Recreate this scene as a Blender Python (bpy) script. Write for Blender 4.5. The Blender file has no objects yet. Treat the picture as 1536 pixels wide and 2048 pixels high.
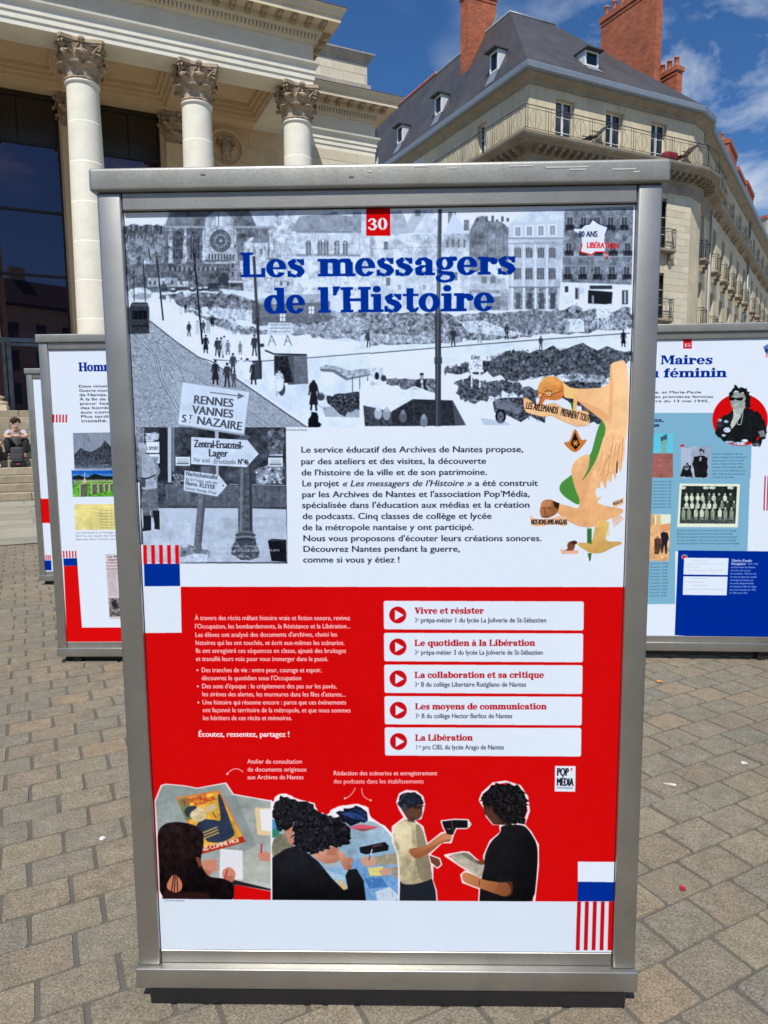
import bpy, bmesh, math, random
import numpy as np
from mathutils import Vector, Matrix
PI = math.pi
random.seed(7)
sc = bpy.context.scene
COL = sc.collection
# ------------------------------------------------------------------ camera, sky, sun, exposure
CAM_H, PITCH, ROLL, FPX = 1.42, 6.787, -0.515, 1400.
cd = bpy.data.cameras.new('camera'); cam = bpy.data.objects.new('camera', cd); COL.objects.link(cam)
cd.sensor_fit = 'VERTICAL'; cd.sensor_height = 32.; cd.lens = 32.*FPX/2048.; cd.clip_start = .05; cd.clip_end = 2000
cam.matrix_world = Matrix.Translation((0, 0, CAM_H)) @ Matrix.Rotation(math.radians(90-PITCH), 4, 'X') @ Matrix.Rotation(math.radians(ROLL), 4, 'Z')
sc.camera = cam
SUN_EL, SUN_AZ = 56., 11.            # azimuth: degrees to the left of straight behind the camera
sdir = Vector((-math.sin(math.radians(SUN_AZ))*math.cos(math.radians(SUN_EL)), -math.cos(math.radians(SUN_AZ))*math.cos(math.radians(SUN_EL)), math.sin(math.radians(SUN_EL))))
sl = bpy.data.lights.new('sun', 'SUN'); sun = bpy.data.objects.new('sun', sl); COL.objects.link(sun)
sl.energy = 4.6; sl.angle = math.radians(.53); sl.color = (1., .95, .87); sun.location = (0, 0, 60)
sun.rotation_euler = sdir.to_track_quat('Z', 'Y').to_euler()
world = bpy.data.worlds.new('World'); sc.world = world; world.use_nodes = True
wn = world.node_tree; wn.nodes.clear()
def wnode(t, **k):
    n = wn.nodes.new(t)
    for a, b in k.items(): setattr(n, a, b)
    return n
wo = wnode('ShaderNodeOutputWorld'); bg = wnode('ShaderNodeBackground'); sky = wnode('ShaderNodeTexSky')
sky.sky_type = 'NISHITA'; sky.sun_disc = False; sky.sun_elevation = math.radians(SUN_EL)
sky.sun_rotation = math.atan2(sdir.x, sdir.y); sky.air_density = 1.0; sky.dust_density = .25; sky.ozone_density = 3.; sky.altitude = 200
bg.inputs[1].default_value = .085
tc = wnode('ShaderNodeTexCoord'); mp = wnode('ShaderNodeMapping'); mp.inputs['Scale'].default_value = (1, 1, 2.1); mp.inputs['Location'].default_value = (1.35, .52, .2)
nz = wnode('ShaderNodeTexNoise'); nz.inputs['Scale'].default_value = 6.5; nz.inputs['Detail'].default_value = 9; nz.inputs['Roughness'].default_value = .58; nz.inputs['Distortion'].default_value = .25
nz2 = wnode('ShaderNodeTexNoise'); nz2.inputs['Scale'].default_value = 2.0; nz2.inputs['Detail'].default_value = 3
rp = wnode('ShaderNodeValToRGB'); rp.color_ramp.elements[0].position = .45; rp.color_ramp.elements[0].color = (0, 0, 0, 1); rp.color_ramp.elements[1].position = .66; rp.color_ramp.elements[1].color = (1, 1, 1, 1)
mul = wnode('ShaderNodeMath', operation='MULTIPLY'); r2 = wnode('ShaderNodeValToRGB'); r2.color_ramp.elements[0].position = .42; r2.color_ramp.elements[1].position = .62
mx = wnode('ShaderNodeMix', data_type='RGBA'); mx.inputs['B'].default_value = (7.6, 8.4, 9.6, 1)
tint = wnode('ShaderNodeMix', data_type='RGBA', blend_type='MULTIPLY'); tint.inputs['Factor'].default_value = 1; tint.inputs['B'].default_value = (.46, .82, 1.18, 1)
L = wn.links.new
L(tc.outputs['Generated'], mp.inputs[0]); L(mp.outputs[0], nz.inputs['Vector']); L(mp.outputs[0], nz2.inputs['Vector'])
L(nz.outputs[0], rp.inputs[0]); L(nz2.outputs[0], r2.inputs[0]); L(rp.outputs[0], mul.inputs[0]); L(r2.outputs[0], mul.inputs[1])
L(sky.outputs[0], tint.inputs['A']); L(tint.outputs['Result'], mx.inputs['A']); L(mul.outputs[0], mx.inputs['Factor']); L(mx.outputs['Result'], bg.inputs[0]); L(bg.outputs[0], wo.inputs[0])
sc.view_settings.view_transform = 'Standard'; sc.view_settings.look = 'None'; sc.view_settings.gamma = 1; sc.view_settings.exposure = 0.06; sc.view_settings.use_curve_mapping = False
sc.cycles.max_bounces = 8; sc.cycles.use_denoising = True

# ------------------------------------------------------------------ helpers
def srgb(r, g, b):
    f = lambda v: (v/255/12.92) if v/255 <= .04045 else ((v/255+.055)/1.055)**2.4
    return (f(r), f(g), f(b))
def tag(o, label=None, cat=None, group=None, kind=None):
    if label: o['label'] = label
    if cat: o['category'] = cat
    if group: o['group'] = group
    if kind: o['kind'] = kind
    return o
def thing(name, loc, rz, label, cat, group=None):
    o = bpy.data.objects.new(name, None); COL.objects.link(o); o.location = loc; o.rotation_euler = (0, 0, rz); o.empty_display_size = .2
    return tag(o, label, cat, group)
def copy_tree(o, parent=None):
    c = o.copy(); COL.objects.link(c); c.parent = parent
    for ch in list(o.children): copy_tree(ch, c)
    return c
def place(name, me, parent=None, loc=(0, 0, 0), rot=(0, 0, 0), scale=(1, 1, 1)):
    o = bpy.data.objects.new(name, me); COL.objects.link(o); o.parent = parent; o.location = loc; o.rotation_euler = rot; o.scale = scale
    return o
class MB:
    """collects faces of boxes, sweeps and lathes and links them as one mesh object"""
    def __init__(s): s.v = []; s.f = []; s.mi = []; s.sm = []; s.M = None
    def add(s, vs, fs, mi=0, sm=False):
        b = len(s.v); s.v += [tuple(v) for v in vs]; s.f += [tuple(b+i for i in f) for f in fs]; s.mi += [mi]*len(fs); s.sm += [sm]*len(fs); return s
    def box(s, x0, y0, z0, x1, y1, z1, mi=0):
        return s.add([(x0, y0, z0), (x1, y0, z0), (x1, y1, z0), (x0, y1, z0), (x0, y0, z1), (x1, y0, z1), (x1, y1, z1), (x0, y1, z1)],
                     [(0, 3, 2, 1), (4, 5, 6, 7), (0, 1, 5, 4), (1, 2, 6, 5), (2, 3, 7, 6), (3, 0, 4, 7)], mi)
    def bbox(s, x0, y0, z0, x1, y1, z1, b=.005, mi=0, seg=1):
        """box with chamfered edges"""
        bm = bmesh.new(); bmesh.ops.create_cube(bm, size=1)
        for v in bm.verts: v.co = Vector(((x0+x1)/2+v.co.x*(x1-x0), (y0+y1)/2+v.co.y*(y1-y0), (z0+z1)/2+v.co.z*(z1-z0)))
        bmesh.ops.bevel(bm, geom=list(bm.edges), offset=b, segments=seg, affect='EDGES', profile=.6)
        bm.verts.index_update(); s.add([v.co[:] for v in bm.verts], [[v.index for v in f.verts] for f in bm.faces], mi, seg > 1); bm.free(); return s
    def quad(s, a, b, c, d, mi=0): return s.add([a, b, c, d], [(0, 1, 2, 3)], mi)
    def prism(s, poly, z0, z1, mi=0, caps=True):
        n = len(poly); vs = [(x, y, z0) for x, y in poly]+[(x, y, z1) for x, y in poly]
        fs = [(i, (i+1) % n, n+(i+1) % n, n+i) for i in range(n)]
        if caps: fs += [tuple(range(n))[::-1], tuple(range(n, 2*n))]
        return s.add(vs, fs, mi)
    def lathe(s, prof, cx=0, cy=0, n=24, mi=0, sm=True, cap=True):
        """prof: list of (r, z)"""
        vs = [(cx+r*math.cos(2*PI*i/n), cy+r*math.sin(2*PI*i/n), z) for r, z in prof for i in range(n)]
        fs = [(k*n+i, k*n+(i+1) % n, (k+1)*n+(i+1) % n, (k+1)*n+i) for k in range(len(prof)-1) for i in range(n)]
        s.add(vs, fs, mi, sm)
        if cap: s.add(vs[-n:], [tuple(range(n))], mi); s.add(vs[:n], [tuple(range(n))[::-1]], mi)
        return s
    def tube(s, pts, r, n=6, mi=0, r2=None):
        pts = [Vector(p) for p in pts]; m = len(pts); vs = []
        for i, p in enumerate(pts):
            d = (pts[min(i+1, m-1)]-pts[max(i-1, 0)]).normalized(); a = d.orthogonal().normalized() if abs(d.z) > .9 else d.cross(Vector((0, 0, 1))).normalized(); b = d.cross(a)
            rr = r if r2 is None else r+(r2-r)*i/(m-1)
            vs += [p+a*rr*math.cos(2*PI*k/n)+b*rr*math.sin(2*PI*k/n) for k in range(n)]
        fs = [(k*n+i, k*n+(i+1) % n, (k+1)*n+(i+1) % n, (k+1)*n+i) for k in range(m-1) for i in range(n)]+[tuple(range(n))[::-1], tuple(range((m-1)*n, m*n))]
        return s.add(vs, fs, mi, True)
    def sweep(s, prof, path, mi=0, closed=False, ends=True, sm=False):
        """prof: (out, z) polygon (closed) carried along a plan path (mitred); out is to the right of the path direction"""
        P = [Vector(p) for p in path]; m = len(P); rows = []
        for i in range(m):
            a = (P[i]-P[i-1]).normalized() if (i > 0 or closed) else None; b = (P[(i+1) % m]-P[i]).normalized() if (i < m-1 or closed) else None
            if a is None: a = b
            if b is None: b = a
            na, nb = Vector((a.y, -a.x)), Vector((b.y, -b.x)); nn = (na+nb); nn = nn/max(nn.length_squared/2, .2)*1.0
            rows.append([(P[i].x+nn.x*o, P[i].y+nn.y*o, z) for o, z in prof])
        n = len(prof); vs = [v for r in rows for v in r]; fs = []
        for i in range(m if closed else m-1):
            j = (i+1) % m
            for k in range(n): fs.append((i*n+k, j*n+k, j*n+(k+1) % n, i*n+(k+1) % n))
        s.add(vs, fs, mi, sm)
        if ends and not closed: s.add(rows[0], [tuple(range(n))], mi); s.add(rows[-1], [tuple(range(n))[::-1]], mi)
        return s
    def mesh(s, name, mats):
        me = bpy.data.meshes.new(name); me.from_pydata(s.v, [], s.f)
        for m in (mats if isinstance(mats, (list, tuple)) else [mats]): me.materials.append(m)
        if any(s.mi): me.polygons.foreach_set('material_index', s.mi)
        if any(s.sm): me.polygons.foreach_set('use_smooth', s.sm)
        bm = bmesh.new(); bm.from_mesh(me); bmesh.ops.recalc_face_normals(bm, faces=bm.faces); bm.to_mesh(me); bm.free()
        me.update(); return me
    def build(s, name, mats, parent=None, loc=(0, 0, 0), rot=(0, 0, 0)): return place(name, s.mesh(name, mats), parent, loc, rot)

# ------------------------------------------------------------------ materials
def mat(name, col, rough=.7, metal=0., var=.0, vscale=8., grain=.0, gscale=200., bump=.0, bscale=60., stain=None, sscale=1.2, samt=.0, ior=1.5, objvar=0., spec=None, bricks=None, streak=0.):
    m = bpy.data.materials.new(name); m.use_nodes = True; t = m.node_tree; N = t.nodes; K = t.links.new
    b = N['Principled BSDF']; b.inputs['Roughness'].default_value = rough; b.inputs['Metallic'].default_value = metal; b.inputs['IOR'].default_value = ior
    if spec is not None: b.inputs['Specular IOR Level'].default_value = spec
    tcn = N.new('ShaderNodeTexCoord'); co = tcn.outputs['Object']
    rgb = N.new('ShaderNodeRGB'); rgb.outputs[0].default_value = (*col, 1); cur = rgb.outputs[0]
    def noise(scale, detail=5, rgh=.6, sc3=None):
        n = N.new('ShaderNodeTexNoise'); n.inputs['Scale'].default_value = scale; n.inputs['Detail'].default_value = detail; n.inputs['Roughness'].default_value = rgh
        if sc3:
            mm = N.new('ShaderNodeMapping'); mm.inputs['Scale'].default_value = sc3; K(co, mm.inputs[0]); K(mm.outputs[0], n.inputs['Vector'])
        else: K(co, n.inputs['Vector'])
        return n.outputs[0]
    def brighten(cur, fac, lo, hi):
        mr = N.new('ShaderNodeMapRange'); mr.inputs['From Min'].default_value = .3; mr.inputs['From Max'].default_value = .7; mr.inputs['To Min'].default_value = lo; mr.inputs['To Max'].default_value = hi; K(fac, mr.inputs['Value'])
        mm = N.new('ShaderNodeVectorMath'); mm.operation = 'SCALE'; K(cur, mm.inputs[0]); K(mr.outputs[0], mm.inputs['Scale']); return mm.outputs[0]
    def mixc(cur, fac, c2, lo=.45, hi=.65, amt=1.):
        mr = N.new('ShaderNodeMapRange'); mr.inputs['From Min'].default_value = lo; mr.inputs['From Max'].default_value = hi; mr.inputs['To Max'].default_value = amt; K(fac, mr.inputs['Value'])
        mm = N.new('ShaderNodeMix'); mm.data_type = 'RGBA'; mm.inputs['B'].default_value = (*c2, 1); K(mr.outputs[0], mm.inputs['Factor']); K(cur, mm.inputs['A']); return mm.outputs['Result']
    if bricks:
        br = N.new('ShaderNodeTexBrick'); mm = N.new('ShaderNodeMapping'); mm.inputs['Rotation'].default_value = (PI/2, 0, 0)
        cx = N.new('ShaderNodeSeparateXYZ'); cb = N.new('ShaderNodeCombineXYZ'); ad = N.new('ShaderNodeMath'); ad.operation = 'ADD'
        K(co, cx.inputs[0]); K(cx.outputs[0], ad.inputs[0]); K(cx.outputs[1], ad.inputs[1]); K(ad.outputs[0], cb.inputs[0]); K(cx.outputs[2], cb.inputs[1]); K(cb.outputs[0], br.inputs['Vector'])
        br.inputs['Scale'].default_value = 1; br.inputs['Brick Width'].default_value = bricks[0]; br.inputs['Row Height'].default_value = bricks[1]; br.inputs['Mortar Size'].default_value = bricks[2]
        br.inputs['Color1'].default_value = (*col, 1); br.inputs['Color2'].default_value = (*[c*(bricks[4] if len(bricks) > 4 else .62) for c in col], 1); br.inputs['Mortar'].default_value = (*bricks[3], 1); cur = br.outputs[0]
    if var: cur = brighten(cur, noise(vscale), 1-var, 1+var)
    if stain: cur = mixc(cur, noise(sscale, 8, .65), stain, .48, .68, samt)
    if streak: cur = mixc(cur, noise(2.2, 6, .6, (3., 3., .25)), (col[0]*.45, col[1]*.43, col[2]*.4), .52, .75, streak)
    if grain: cur = brighten(cur, noise(gscale, 2, .5), 1-grain, 1+grain)
    if objvar:
        oi = N.new('ShaderNodeObjectInfo'); at = N.new('ShaderNodeAttribute'); at.attribute_name = 'tone'; ad = N.new('ShaderNodeMath'); ad.operation = 'ADD'; fr = N.new('ShaderNodeMath'); fr.operation = 'FRACT'
        K(oi.outputs['Random'], ad.inputs[0]); K(at.outputs['Fac'], ad.inputs[1]); K(ad.outputs[0], fr.inputs[0])
        mr = N.new('ShaderNodeMapRange'); mr.inputs['To Min'].default_value = 1-objvar; mr.inputs['To Max'].default_value = 1+objvar; K(fr.outputs[0], mr.inputs['Value'])
        mm = N.new('ShaderNodeVectorMath'); mm.operation = 'SCALE'; K(cur, mm.inputs[0]); K(mr.outputs[0], mm.inputs['Scale']); cur = mm.outputs[0]
    K(cur, b.inputs['Base Color'])
    if bump:
        bp = N.new('ShaderNodeBump'); bp.inputs['Strength'].default_value = bump; bp.inputs['Distance'].default_value = .01; K(noise(bscale, 6), bp.inputs['Height']); K(bp.outputs[0], b.inputs['Normal'])
    return m
def dv(a): a = math.radians(a); return Vector((math.cos(a), math.sin(a)))
LIME = mat('limestone', (.68, .58, .41), .85, var=.10, vscale=1.5, grain=.06, gscale=30, bump=.15, bscale=20, stain=(.42, .36, .26), sscale=.6, samt=.35)
LIME_W = mat('pale_limestone', (.80, .77, .66), .85, var=.06, vscale=2.5, grain=.05, gscale=30, bump=.1, bscale=25, stain=(.55, .50, .40), sscale=.9, samt=.25)
LIME_D = mat('weathered_limestone', (.40, .36, .30), .9, var=.2, vscale=3, grain=.1, gscale=30, bump=.3, bscale=18, stain=(.20, .17, .13), sscale=1.2, samt=.6)
CARVED = mat('carved_weathered_stone', (.46, .36, .25), .9, var=.25, vscale=6, grain=.15, gscale=30, stain=(.12, .085, .06), sscale=4, samt=.8, bump=.3, bscale=30)
LIME_V = mat('coursed_limestone', (.60, .54, .41), .85, var=.08, vscale=2, grain=.06, gscale=30, objvar=.10, stain=(.40, .36, .28), sscale=.7, samt=.45)
FRIEZE = mat('plain_frieze_stone', (.70, .62, .48), .9, var=.06, vscale=2, grain=.05, gscale=30)
SHADEW = mat('portico_stone_warm_bounce', (.66, .50, .31), .85, var=.08, vscale=1.5, grain=.05, gscale=30, bump=.1, bscale=20, objvar=.06)  # shaded portico stone, with warm bounce light put into its colour
STEPM = mat('step_granite', (.36, .31, .22), .85, var=.15, vscale=5, grain=.2, gscale=90, bump=.3, bscale=40, objvar=.18, stain=(.20, .17, .11), sscale=2, samt=.5)
WALLB = mat('apartment_render_stone', (.66, .57, .39), .85, bricks=(.95, .42, .007, (.50, .43, .30), .92), var=.10, vscale=.9, grain=.06, gscale=20, stain=(.38, .34, .26), sscale=.35, samt=.5, streak=.35)
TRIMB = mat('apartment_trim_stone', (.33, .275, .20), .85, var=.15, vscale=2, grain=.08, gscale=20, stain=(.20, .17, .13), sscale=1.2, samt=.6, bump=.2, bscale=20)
SLATE = mat('roof_slate', (.062, .062, .068), .55, var=.18, vscale=1.2, bricks=(.28, .14, .012, (.030, .030, .032), .8), stain=(.10, .092, .085), sscale=.5, samt=.4)
ZINC = mat('zinc_gutter', (.26, .30, .34), .45, metal=.35, var=.08, vscale=3)
BRICK = mat('red_chimney_brick', (.52, .125, .050), .9, bricks=(.24, .075, .009, (.27, .13, .08)), var=.22, vscale=2.2, grain=.15, gscale=12, stain=(.16, .06, .045), sscale=.9, samt=.45)
POTM = mat('terracotta_pot', (.58, .19, .075), .8, var=.15, vscale=6)
TILE = mat('terracotta_ridge_tile', (.40, .13, .08), .85, var=.3, vscale=4)
IRON = mat('dark_wrought_iron', (.045, .05, .048), .6, var=.2, vscale=5)
WHITE = mat('white_window_paint', (.78, .79, .78), .5, var=.05, vscale=4)
DARKIN = mat('dark_interior', (.02, .024, .026), .6)
STEEL = mat('galvanised_steel', (.42, .415, .39), .40, metal=.87, var=.10, vscale=5, grain=.05, gscale=300, stain=(.28, .27, .25), sscale=3.2, samt=.5, bump=.05, bscale=300)
STEELT = mat('scuffed_top_rail_steel', (.335, .34, .325), .48, metal=.6, var=.10, vscale=14, grain=.10, gscale=260, stain=(.26, .25, .21), sscale=9, samt=.5, bump=.05, bscale=160)
BLACKM = mat('black_legs_and_shade', (.012, .012, .014), .5)  # for panel legs and for solids that imitate shade beneath the panels
RUST = mat('rust_stain', (.22, .10, .04), .9, var=.3, vscale=60)
MORTAR = mat('sand_joint', (.115, .106, .088), .95, var=.15, vscale=4, grain=.3, gscale=300, bump=.4, bscale=150)
SLABM = mat('forecourt_stone', (.30, .285, .225), .85, var=.12, vscale=2, grain=.1, gscale=60, objvar=.12)
def paving_mat():
    m = bpy.data.materials.new('granite_sett'); m.use_nodes = True; t = m.node_tree; N = t.nodes; K = t.links.new; b = N['Principled BSDF']; b.inputs['Roughness'].default_value = .82
    geo = N.new('ShaderNodeNewGeometry'); pos = geo.outputs['Position']
    oi = N.new('ShaderNodeObjectInfo'); at = N.new('ShaderNodeAttribute'); at.attribute_name = 'tone'; ad = N.new('ShaderNodeMath'); ad.operation = 'ADD'; fr = N.new('ShaderNodeMath'); fr.operation = 'FRACT'
    K(oi.outputs['Random'], ad.inputs[0]); K(at.outputs['Fac'], ad.inputs[1]); K(ad.outputs[0], fr.inputs[0])
    cr = N.new('ShaderNodeValToRGB'); e = cr.color_ramp.elements; e[0].position = 0; e[0].color = (.215, .20, .155, 1); e[1].position = 1; e[1].color = (.275, .215, .15, 1)
    for p, c in ((.2, (.245, .21, .155)), (.36, (.205, .195, .16)), (.52, (.262, .228, .165)), (.66, (.24, .20, .15)), (.8, (.228, .21, .165)), (.9, (.27, .232, .168))):
        q = e.new(p); q.color = (*c, 1)
    K(fr.outputs[0], cr.inputs[0]); wm = N.new('ShaderNodeVectorMath'); wm.operation = 'MULTIPLY'; wm.inputs[1].default_value = (.97, .94, .885); K(cr.outputs[0], wm.inputs[0]); cur = wm.outputs[0]
    def nz_(s, d=3, r=.6):
        n = N.new('ShaderNodeTexNoise'); n.inputs['Scale'].default_value = s; n.inputs['Detail'].default_value = d; n.inputs['Roughness'].default_value = r; K(pos, n.inputs['Vector']); return n.outputs[0]
    def sc_(cur, f, lo, hi, a=.3, z=.7):
        mr = N.new('ShaderNodeMapRange'); mr.inputs['From Min'].default_value = a; mr.inputs['From Max'].default_value = z; mr.inputs['To Min'].default_value = lo; mr.inputs['To Max'].default_value = hi; K(f, mr.inputs['Value'])
        v = N.new('ShaderNodeVectorMath'); v.operation = 'SCALE'; K(cur, v.inputs[0]); K(mr.outputs[0], v.inputs['Scale']); return v.outputs[0]
    cur = sc_(cur, nz_(170, 4, .75), .30, 1.55); cur = sc_(cur, nz_(1.3, 4), .86, 1.12); cur = sc_(cur, nz_(17, 5), .82, 1.14)
    mr = N.new('ShaderNodeMapRange'); mr.inputs['From Min'].default_value = .60; mr.inputs['From Max'].default_value = .76; mr.inputs['To Max'].default_value = .5; K(nz_(6, 6, .7), mr.inputs['Value'])
    mm = N.new('ShaderNodeMix'); mm.data_type = 'RGBA'; mm.inputs['B'].default_value = (.14, .10, .065, 1); K(mr.outputs[0], mm.inputs['Factor']); K(cur, mm.inputs['A']); cur = mm.outputs['Result']
    K(cur, b.inputs['Base Color']); bp = N.new('ShaderNodeBump'); bp.inputs['Strength'].default_value = .55; bp.inputs['Distance'].default_value = .004; K(nz_(140, 6), bp.inputs['Height']); K(bp.outputs[0], b.inputs['Normal'])
    return m
SETT = paving_mat()
def glass_mat(name, tint_, rough=.02, ior=1.9):
    m = bpy.data.materials.new(name); m.use_nodes = True; b = m.node_tree.nodes['Principled BSDF']
    b.inputs['Base Color'].default_value = (*tint_, 1); b.inputs['Roughness'].default_value = rough; b.inputs['IOR'].default_value = ior
    n = m.node_tree.nodes.new('ShaderNodeTexNoise'); n.inputs['Scale'].default_value = .5; bp = m.node_tree.nodes.new('ShaderNodeBump'); bp.inputs['Strength'].default_value = .02; bp.inputs['Distance'].default_value = .1
    m.node_tree.links.new(n.outputs[0], bp.inputs['Height']); m.node_tree.links.new(bp.outputs[0], b.inputs['Normal']); return m
GLASS = glass_mat('dark_glazing', (.007, .005, .012), .015, 2.0); GLASS.node_tree.nodes['Principled BSDF'].inputs['Specular Tint'].default_value = (1., .72, .85, 1)
WGLASS = glass_mat('window_glass', (.012, .018, .02), .03, 1.7)
def print_mat(name, img):
    m = bpy.data.materials.new(name); m.use_nodes = True; t = m.node_tree; b = t.nodes['Principled BSDF']; i = t.nodes.new('ShaderNodeTexImage'); i.image = img; i.interpolation = 'Cubic'; i.extension = 'EXTEND'
    t.links.new(i.outputs[0], b.inputs['Base Color']); b.inputs['Roughness'].default_value = .5; b.inputs['Specular IOR Level'].default_value = .0
    return m
# ------------------------------------------------------------------ flat print (posters) drawn in numpy
def _g(v):
    return (min(255, v*.87+1), min(255, v*.945+3), min(255, v*1.035+10))

def bfont_glyphs():
    cache = {}
    def get(ch):
        if ch in cache: return cache[ch]
        def mesh_of(s):
            cu = bpy.data.curves.new('tmp_text', 'FONT'); cu.body = s; cu.resolution_u = 3
            ob = bpy.data.objects.new('tmp_text', cu)
            me = ob.to_mesh()
            v = np.empty(len(me.vertices)*3, 'f'); me.vertices.foreach_get('co', v); v = v.reshape(-1, 3)[:, :2].copy()
            cnt = {}
            for p in me.polygons:
                for k in p.edge_keys: cnt[k] = cnt.get(k, 0)+1
            e = [k for k, c in cnt.items() if c == 1]
            ob.to_mesh_clear(); bpy.data.objects.remove(ob); bpy.data.curves.remove(cu)
            return v, e
        v, _ = mesh_of('l'+ch+'l'); v0, _ = mesh_of('ll')
        adv = float(np.ptp(v[:, 0])-np.ptp(v0[:, 0]))
        if ch == ' ': cache[ch] = (np.zeros((0, 4)), adv)
        else:
            v, e = mesh_of(ch)
            E = np.array([[*v[a], *v[b]] for a, b in e]) if e else np.zeros((0, 4))
            cache[ch] = (E, adv)
        return cache[ch]
    capE, _ = get('H')
    cap = float(max(capE[:, 1].max(), capE[:, 3].max()))
    return get, cap

# --- slab serif stencil face: glyph = (signed contours, advance); x-height 1, capitals 1.4
def _rect(x0, y0, x1, y1): return [(x0, y0), (x1, y0), (x1, y1), (x0, y1)]
def _ell(cx, cy, rx, ry, n=28): return [(cx+rx*math.cos(2*PI*i/n), cy+ry*math.sin(2*PI*i/n)) for i in range(n)]
def _stroke(pts, ws):
    out = []
    for (a, b, wa, wb) in zip(pts[:-1], pts[1:], ws[:-1], ws[1:]):
        dx, dy = b[0]-a[0], b[1]-a[1]; L = math.hypot(dx, dy) or 1; nx, ny = -dy/L, dx/L
        out.append([(a[0]-nx*wa/2, a[1]-ny*wa/2), (b[0]-nx*wb/2, b[1]-ny*wb/2), (b[0]+nx*wb/2, b[1]+ny*wb/2), (a[0]+nx*wa/2, a[1]+ny*wa/2)])
        out.append(_ell(b[0], b[1], wb/2, wb/2, 12))
    out.append(_ell(pts[0][0], pts[0][1], ws[0]/2, ws[0]/2, 12))
    return out
SW = .34; SL = .15
def _stem(x, y0, y1, top='l', bot='lr', w=SW, e=.13):
    o = [_rect(x, y0, x+w, y1)]
    if bot: o.append(_rect(x-(e if 'l' in bot else 0), y0, x+w+(e if 'r' in bot else 0), y0+SL))
    if top: o.append(_rect(x-(e if 'l' in top else 0), y1-SL, x+w+(e if 'r' in top else 0), y1))
    return o
def _accent(kind, cx):
    if kind == 'e': return [[(cx-.1, 1.12), (cx+.02, 1.12), (cx+.26, 1.42), (cx+.0, 1.42)]]
    return [[(cx-.02, 1.12), (cx+.1, 1.12), (cx+.0, 1.42), (cx-.26, 1.42)]]
def _arch(x0, x1):   # shoulder between two stems
    return _stroke([(x0, .68), (x0+.12, .86), (x0+.26, .9), (x1+.12, .86), (x1+.15, .6)], [.1, .16, .2, .28, .3])
def slab_glyphs():
    G = {}
    def o_(w=1.06): return [_ell(w/2, .5, w/2, .53)], [_ell(w/2, .5, w/2-.31, .38), _rect(w/2-.03, -.1, w/2+.03, 1.1)]
    G['o'] = (*o_(), 1.16)
    e_add, e_cut = [_ell(.52, .5, .5, .53)], [_ell(.52, .5, .2, .38)]
    G['e'] = (e_add, e_cut+[[(.6, .3), (1.1, .2), (1.1, .45), (.6, .45)], _rect(.49, .6, .55, 1.1), _rect(.49, -.1, .55, .2)], 1.1)
    E_BAR = _rect(.3, .44, .98, .56)
    G['_ebar'] = E_BAR
    G['c'] = (e_add+[_ell(.82, .72, .17, .17)], e_cut+[_rect(.70, .3, 1.1, .56), _rect(.49, -.1, .55, 1.1)], 1.06)
    s_add = _stroke([(.76, .8), (.62, .93), (.38, .93), (.2, .78), (.3, .6), (.62, .46), (.74, .3), (.62, .1), (.36, .04), (.16, .14)],
                    [.12, .14, .2, .28, .3, .32, .3, .22, .16, .14])+[_rect(.74, .66, .86, 1.0), _rect(.04, -.0, .16, .34)]
    G['s'] = (s_add, [[(.40, .98), (.46, 1.1), (.62, .75), (.56, .7)], [(.34, .3), (.4, .34), (.56, -.05), (.5, -.1)]], .98)
    G['m'] = (_stem(.13, 0, 1)+_stem(.78, 0, .8, '')+_stem(1.43, 0, .8, '')+_arch(.35, .78)+_arch(1.0, 1.43), [], 1.92)
    G['n'] = (_stem(.13, 0, 1)+_stem(.78, 0, .8, '')+_arch(.35, .78), [], 1.27)
    G['u'] = ([_rect(.15, .2, .45, 1), _rect(.02, .85, .45, 1), _rect(.8, 0, 1.1, 1), _rect(.66, .85, 1.1, 1), _rect(.8, 0, 1.24, .15)] +
              _stroke([(.3, .3), (.42, .1), (.62, .08), (.85, .22)], [.3, .22, .18, .1]), [], 1.28)
    G['i'] = (_stem(.15, 0, 1)+[_ell(.3, 1.27, .18, .18)], [], .68)
    G['l'] = (_stem(.15, 0, 1.42), [], .68)
    G['r'] = (_stem(.13, 0, 1)+_stroke([(.42, .66), (.56, .86), (.72, .84)], [.12, .2, .26])+[_ell(.8, .74, .16, .17)], [_rect(.47, .55, .52, 1.1)], 1.0)
    G['t'] = ([_rect(.22, .15, .52, 1.3), _rect(.02, .86, .78, 1)]+_stroke([(.37, .25), (.46, .08), (.62, .06), (.76, .2)], [.3, .22, .16, .1]), [_rect(.5, .3, .56, .84)], .84)
    G['a'] = ([_rect(.62, 0, .92, .72), _rect(.62, 0, 1.06, .15)]+_stroke([(.2, .74), (.3, .9), (.55, .93), (.77, .75)], [.2, .16, .18, .3]) +
              _stroke([(.7, .52), (.4, .5), (.22, .34), (.24, .14), (.42, .06), (.66, .18)], [.1, .16, .28, .28, .16, .1])+[_ell(.22, .72, .15, .15)], [_rect(.5, .12, .56, .5)], 1.1)
    bowl = [_ell(.56, .5, .52, .53)]; bcut = [_ell(.58, .5, .2, .38)]
    G['d'] = (bowl+_stem(.78, 0, 1.42, 'l', 'r'), bcut+[_rect(.5, -.1, .56, 1.1)], 1.26)
    G['q'] = (bowl+_stem(.78, -.42, 1.0, '', 'lr'), bcut+[_rect(.5, -.1, .56, 1.1)], 1.26)
    G['b'] = ([_ell(.7, .5, .52, .53)]+_stem(.14, 0, 1.42, 'l', ''), [_ell(.68, .5, .2, .38), _rect(.7, -.1, .76, 1.1)], 1.28)
    G['p'] = ([_ell(.7, .5, .52, .53)]+_stem(.14, -.42, 1.0, 'l', 'lr'), [_ell(.68, .5, .2, .38), _rect(.7, -.1, .76, 1.1)], 1.28)
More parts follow.
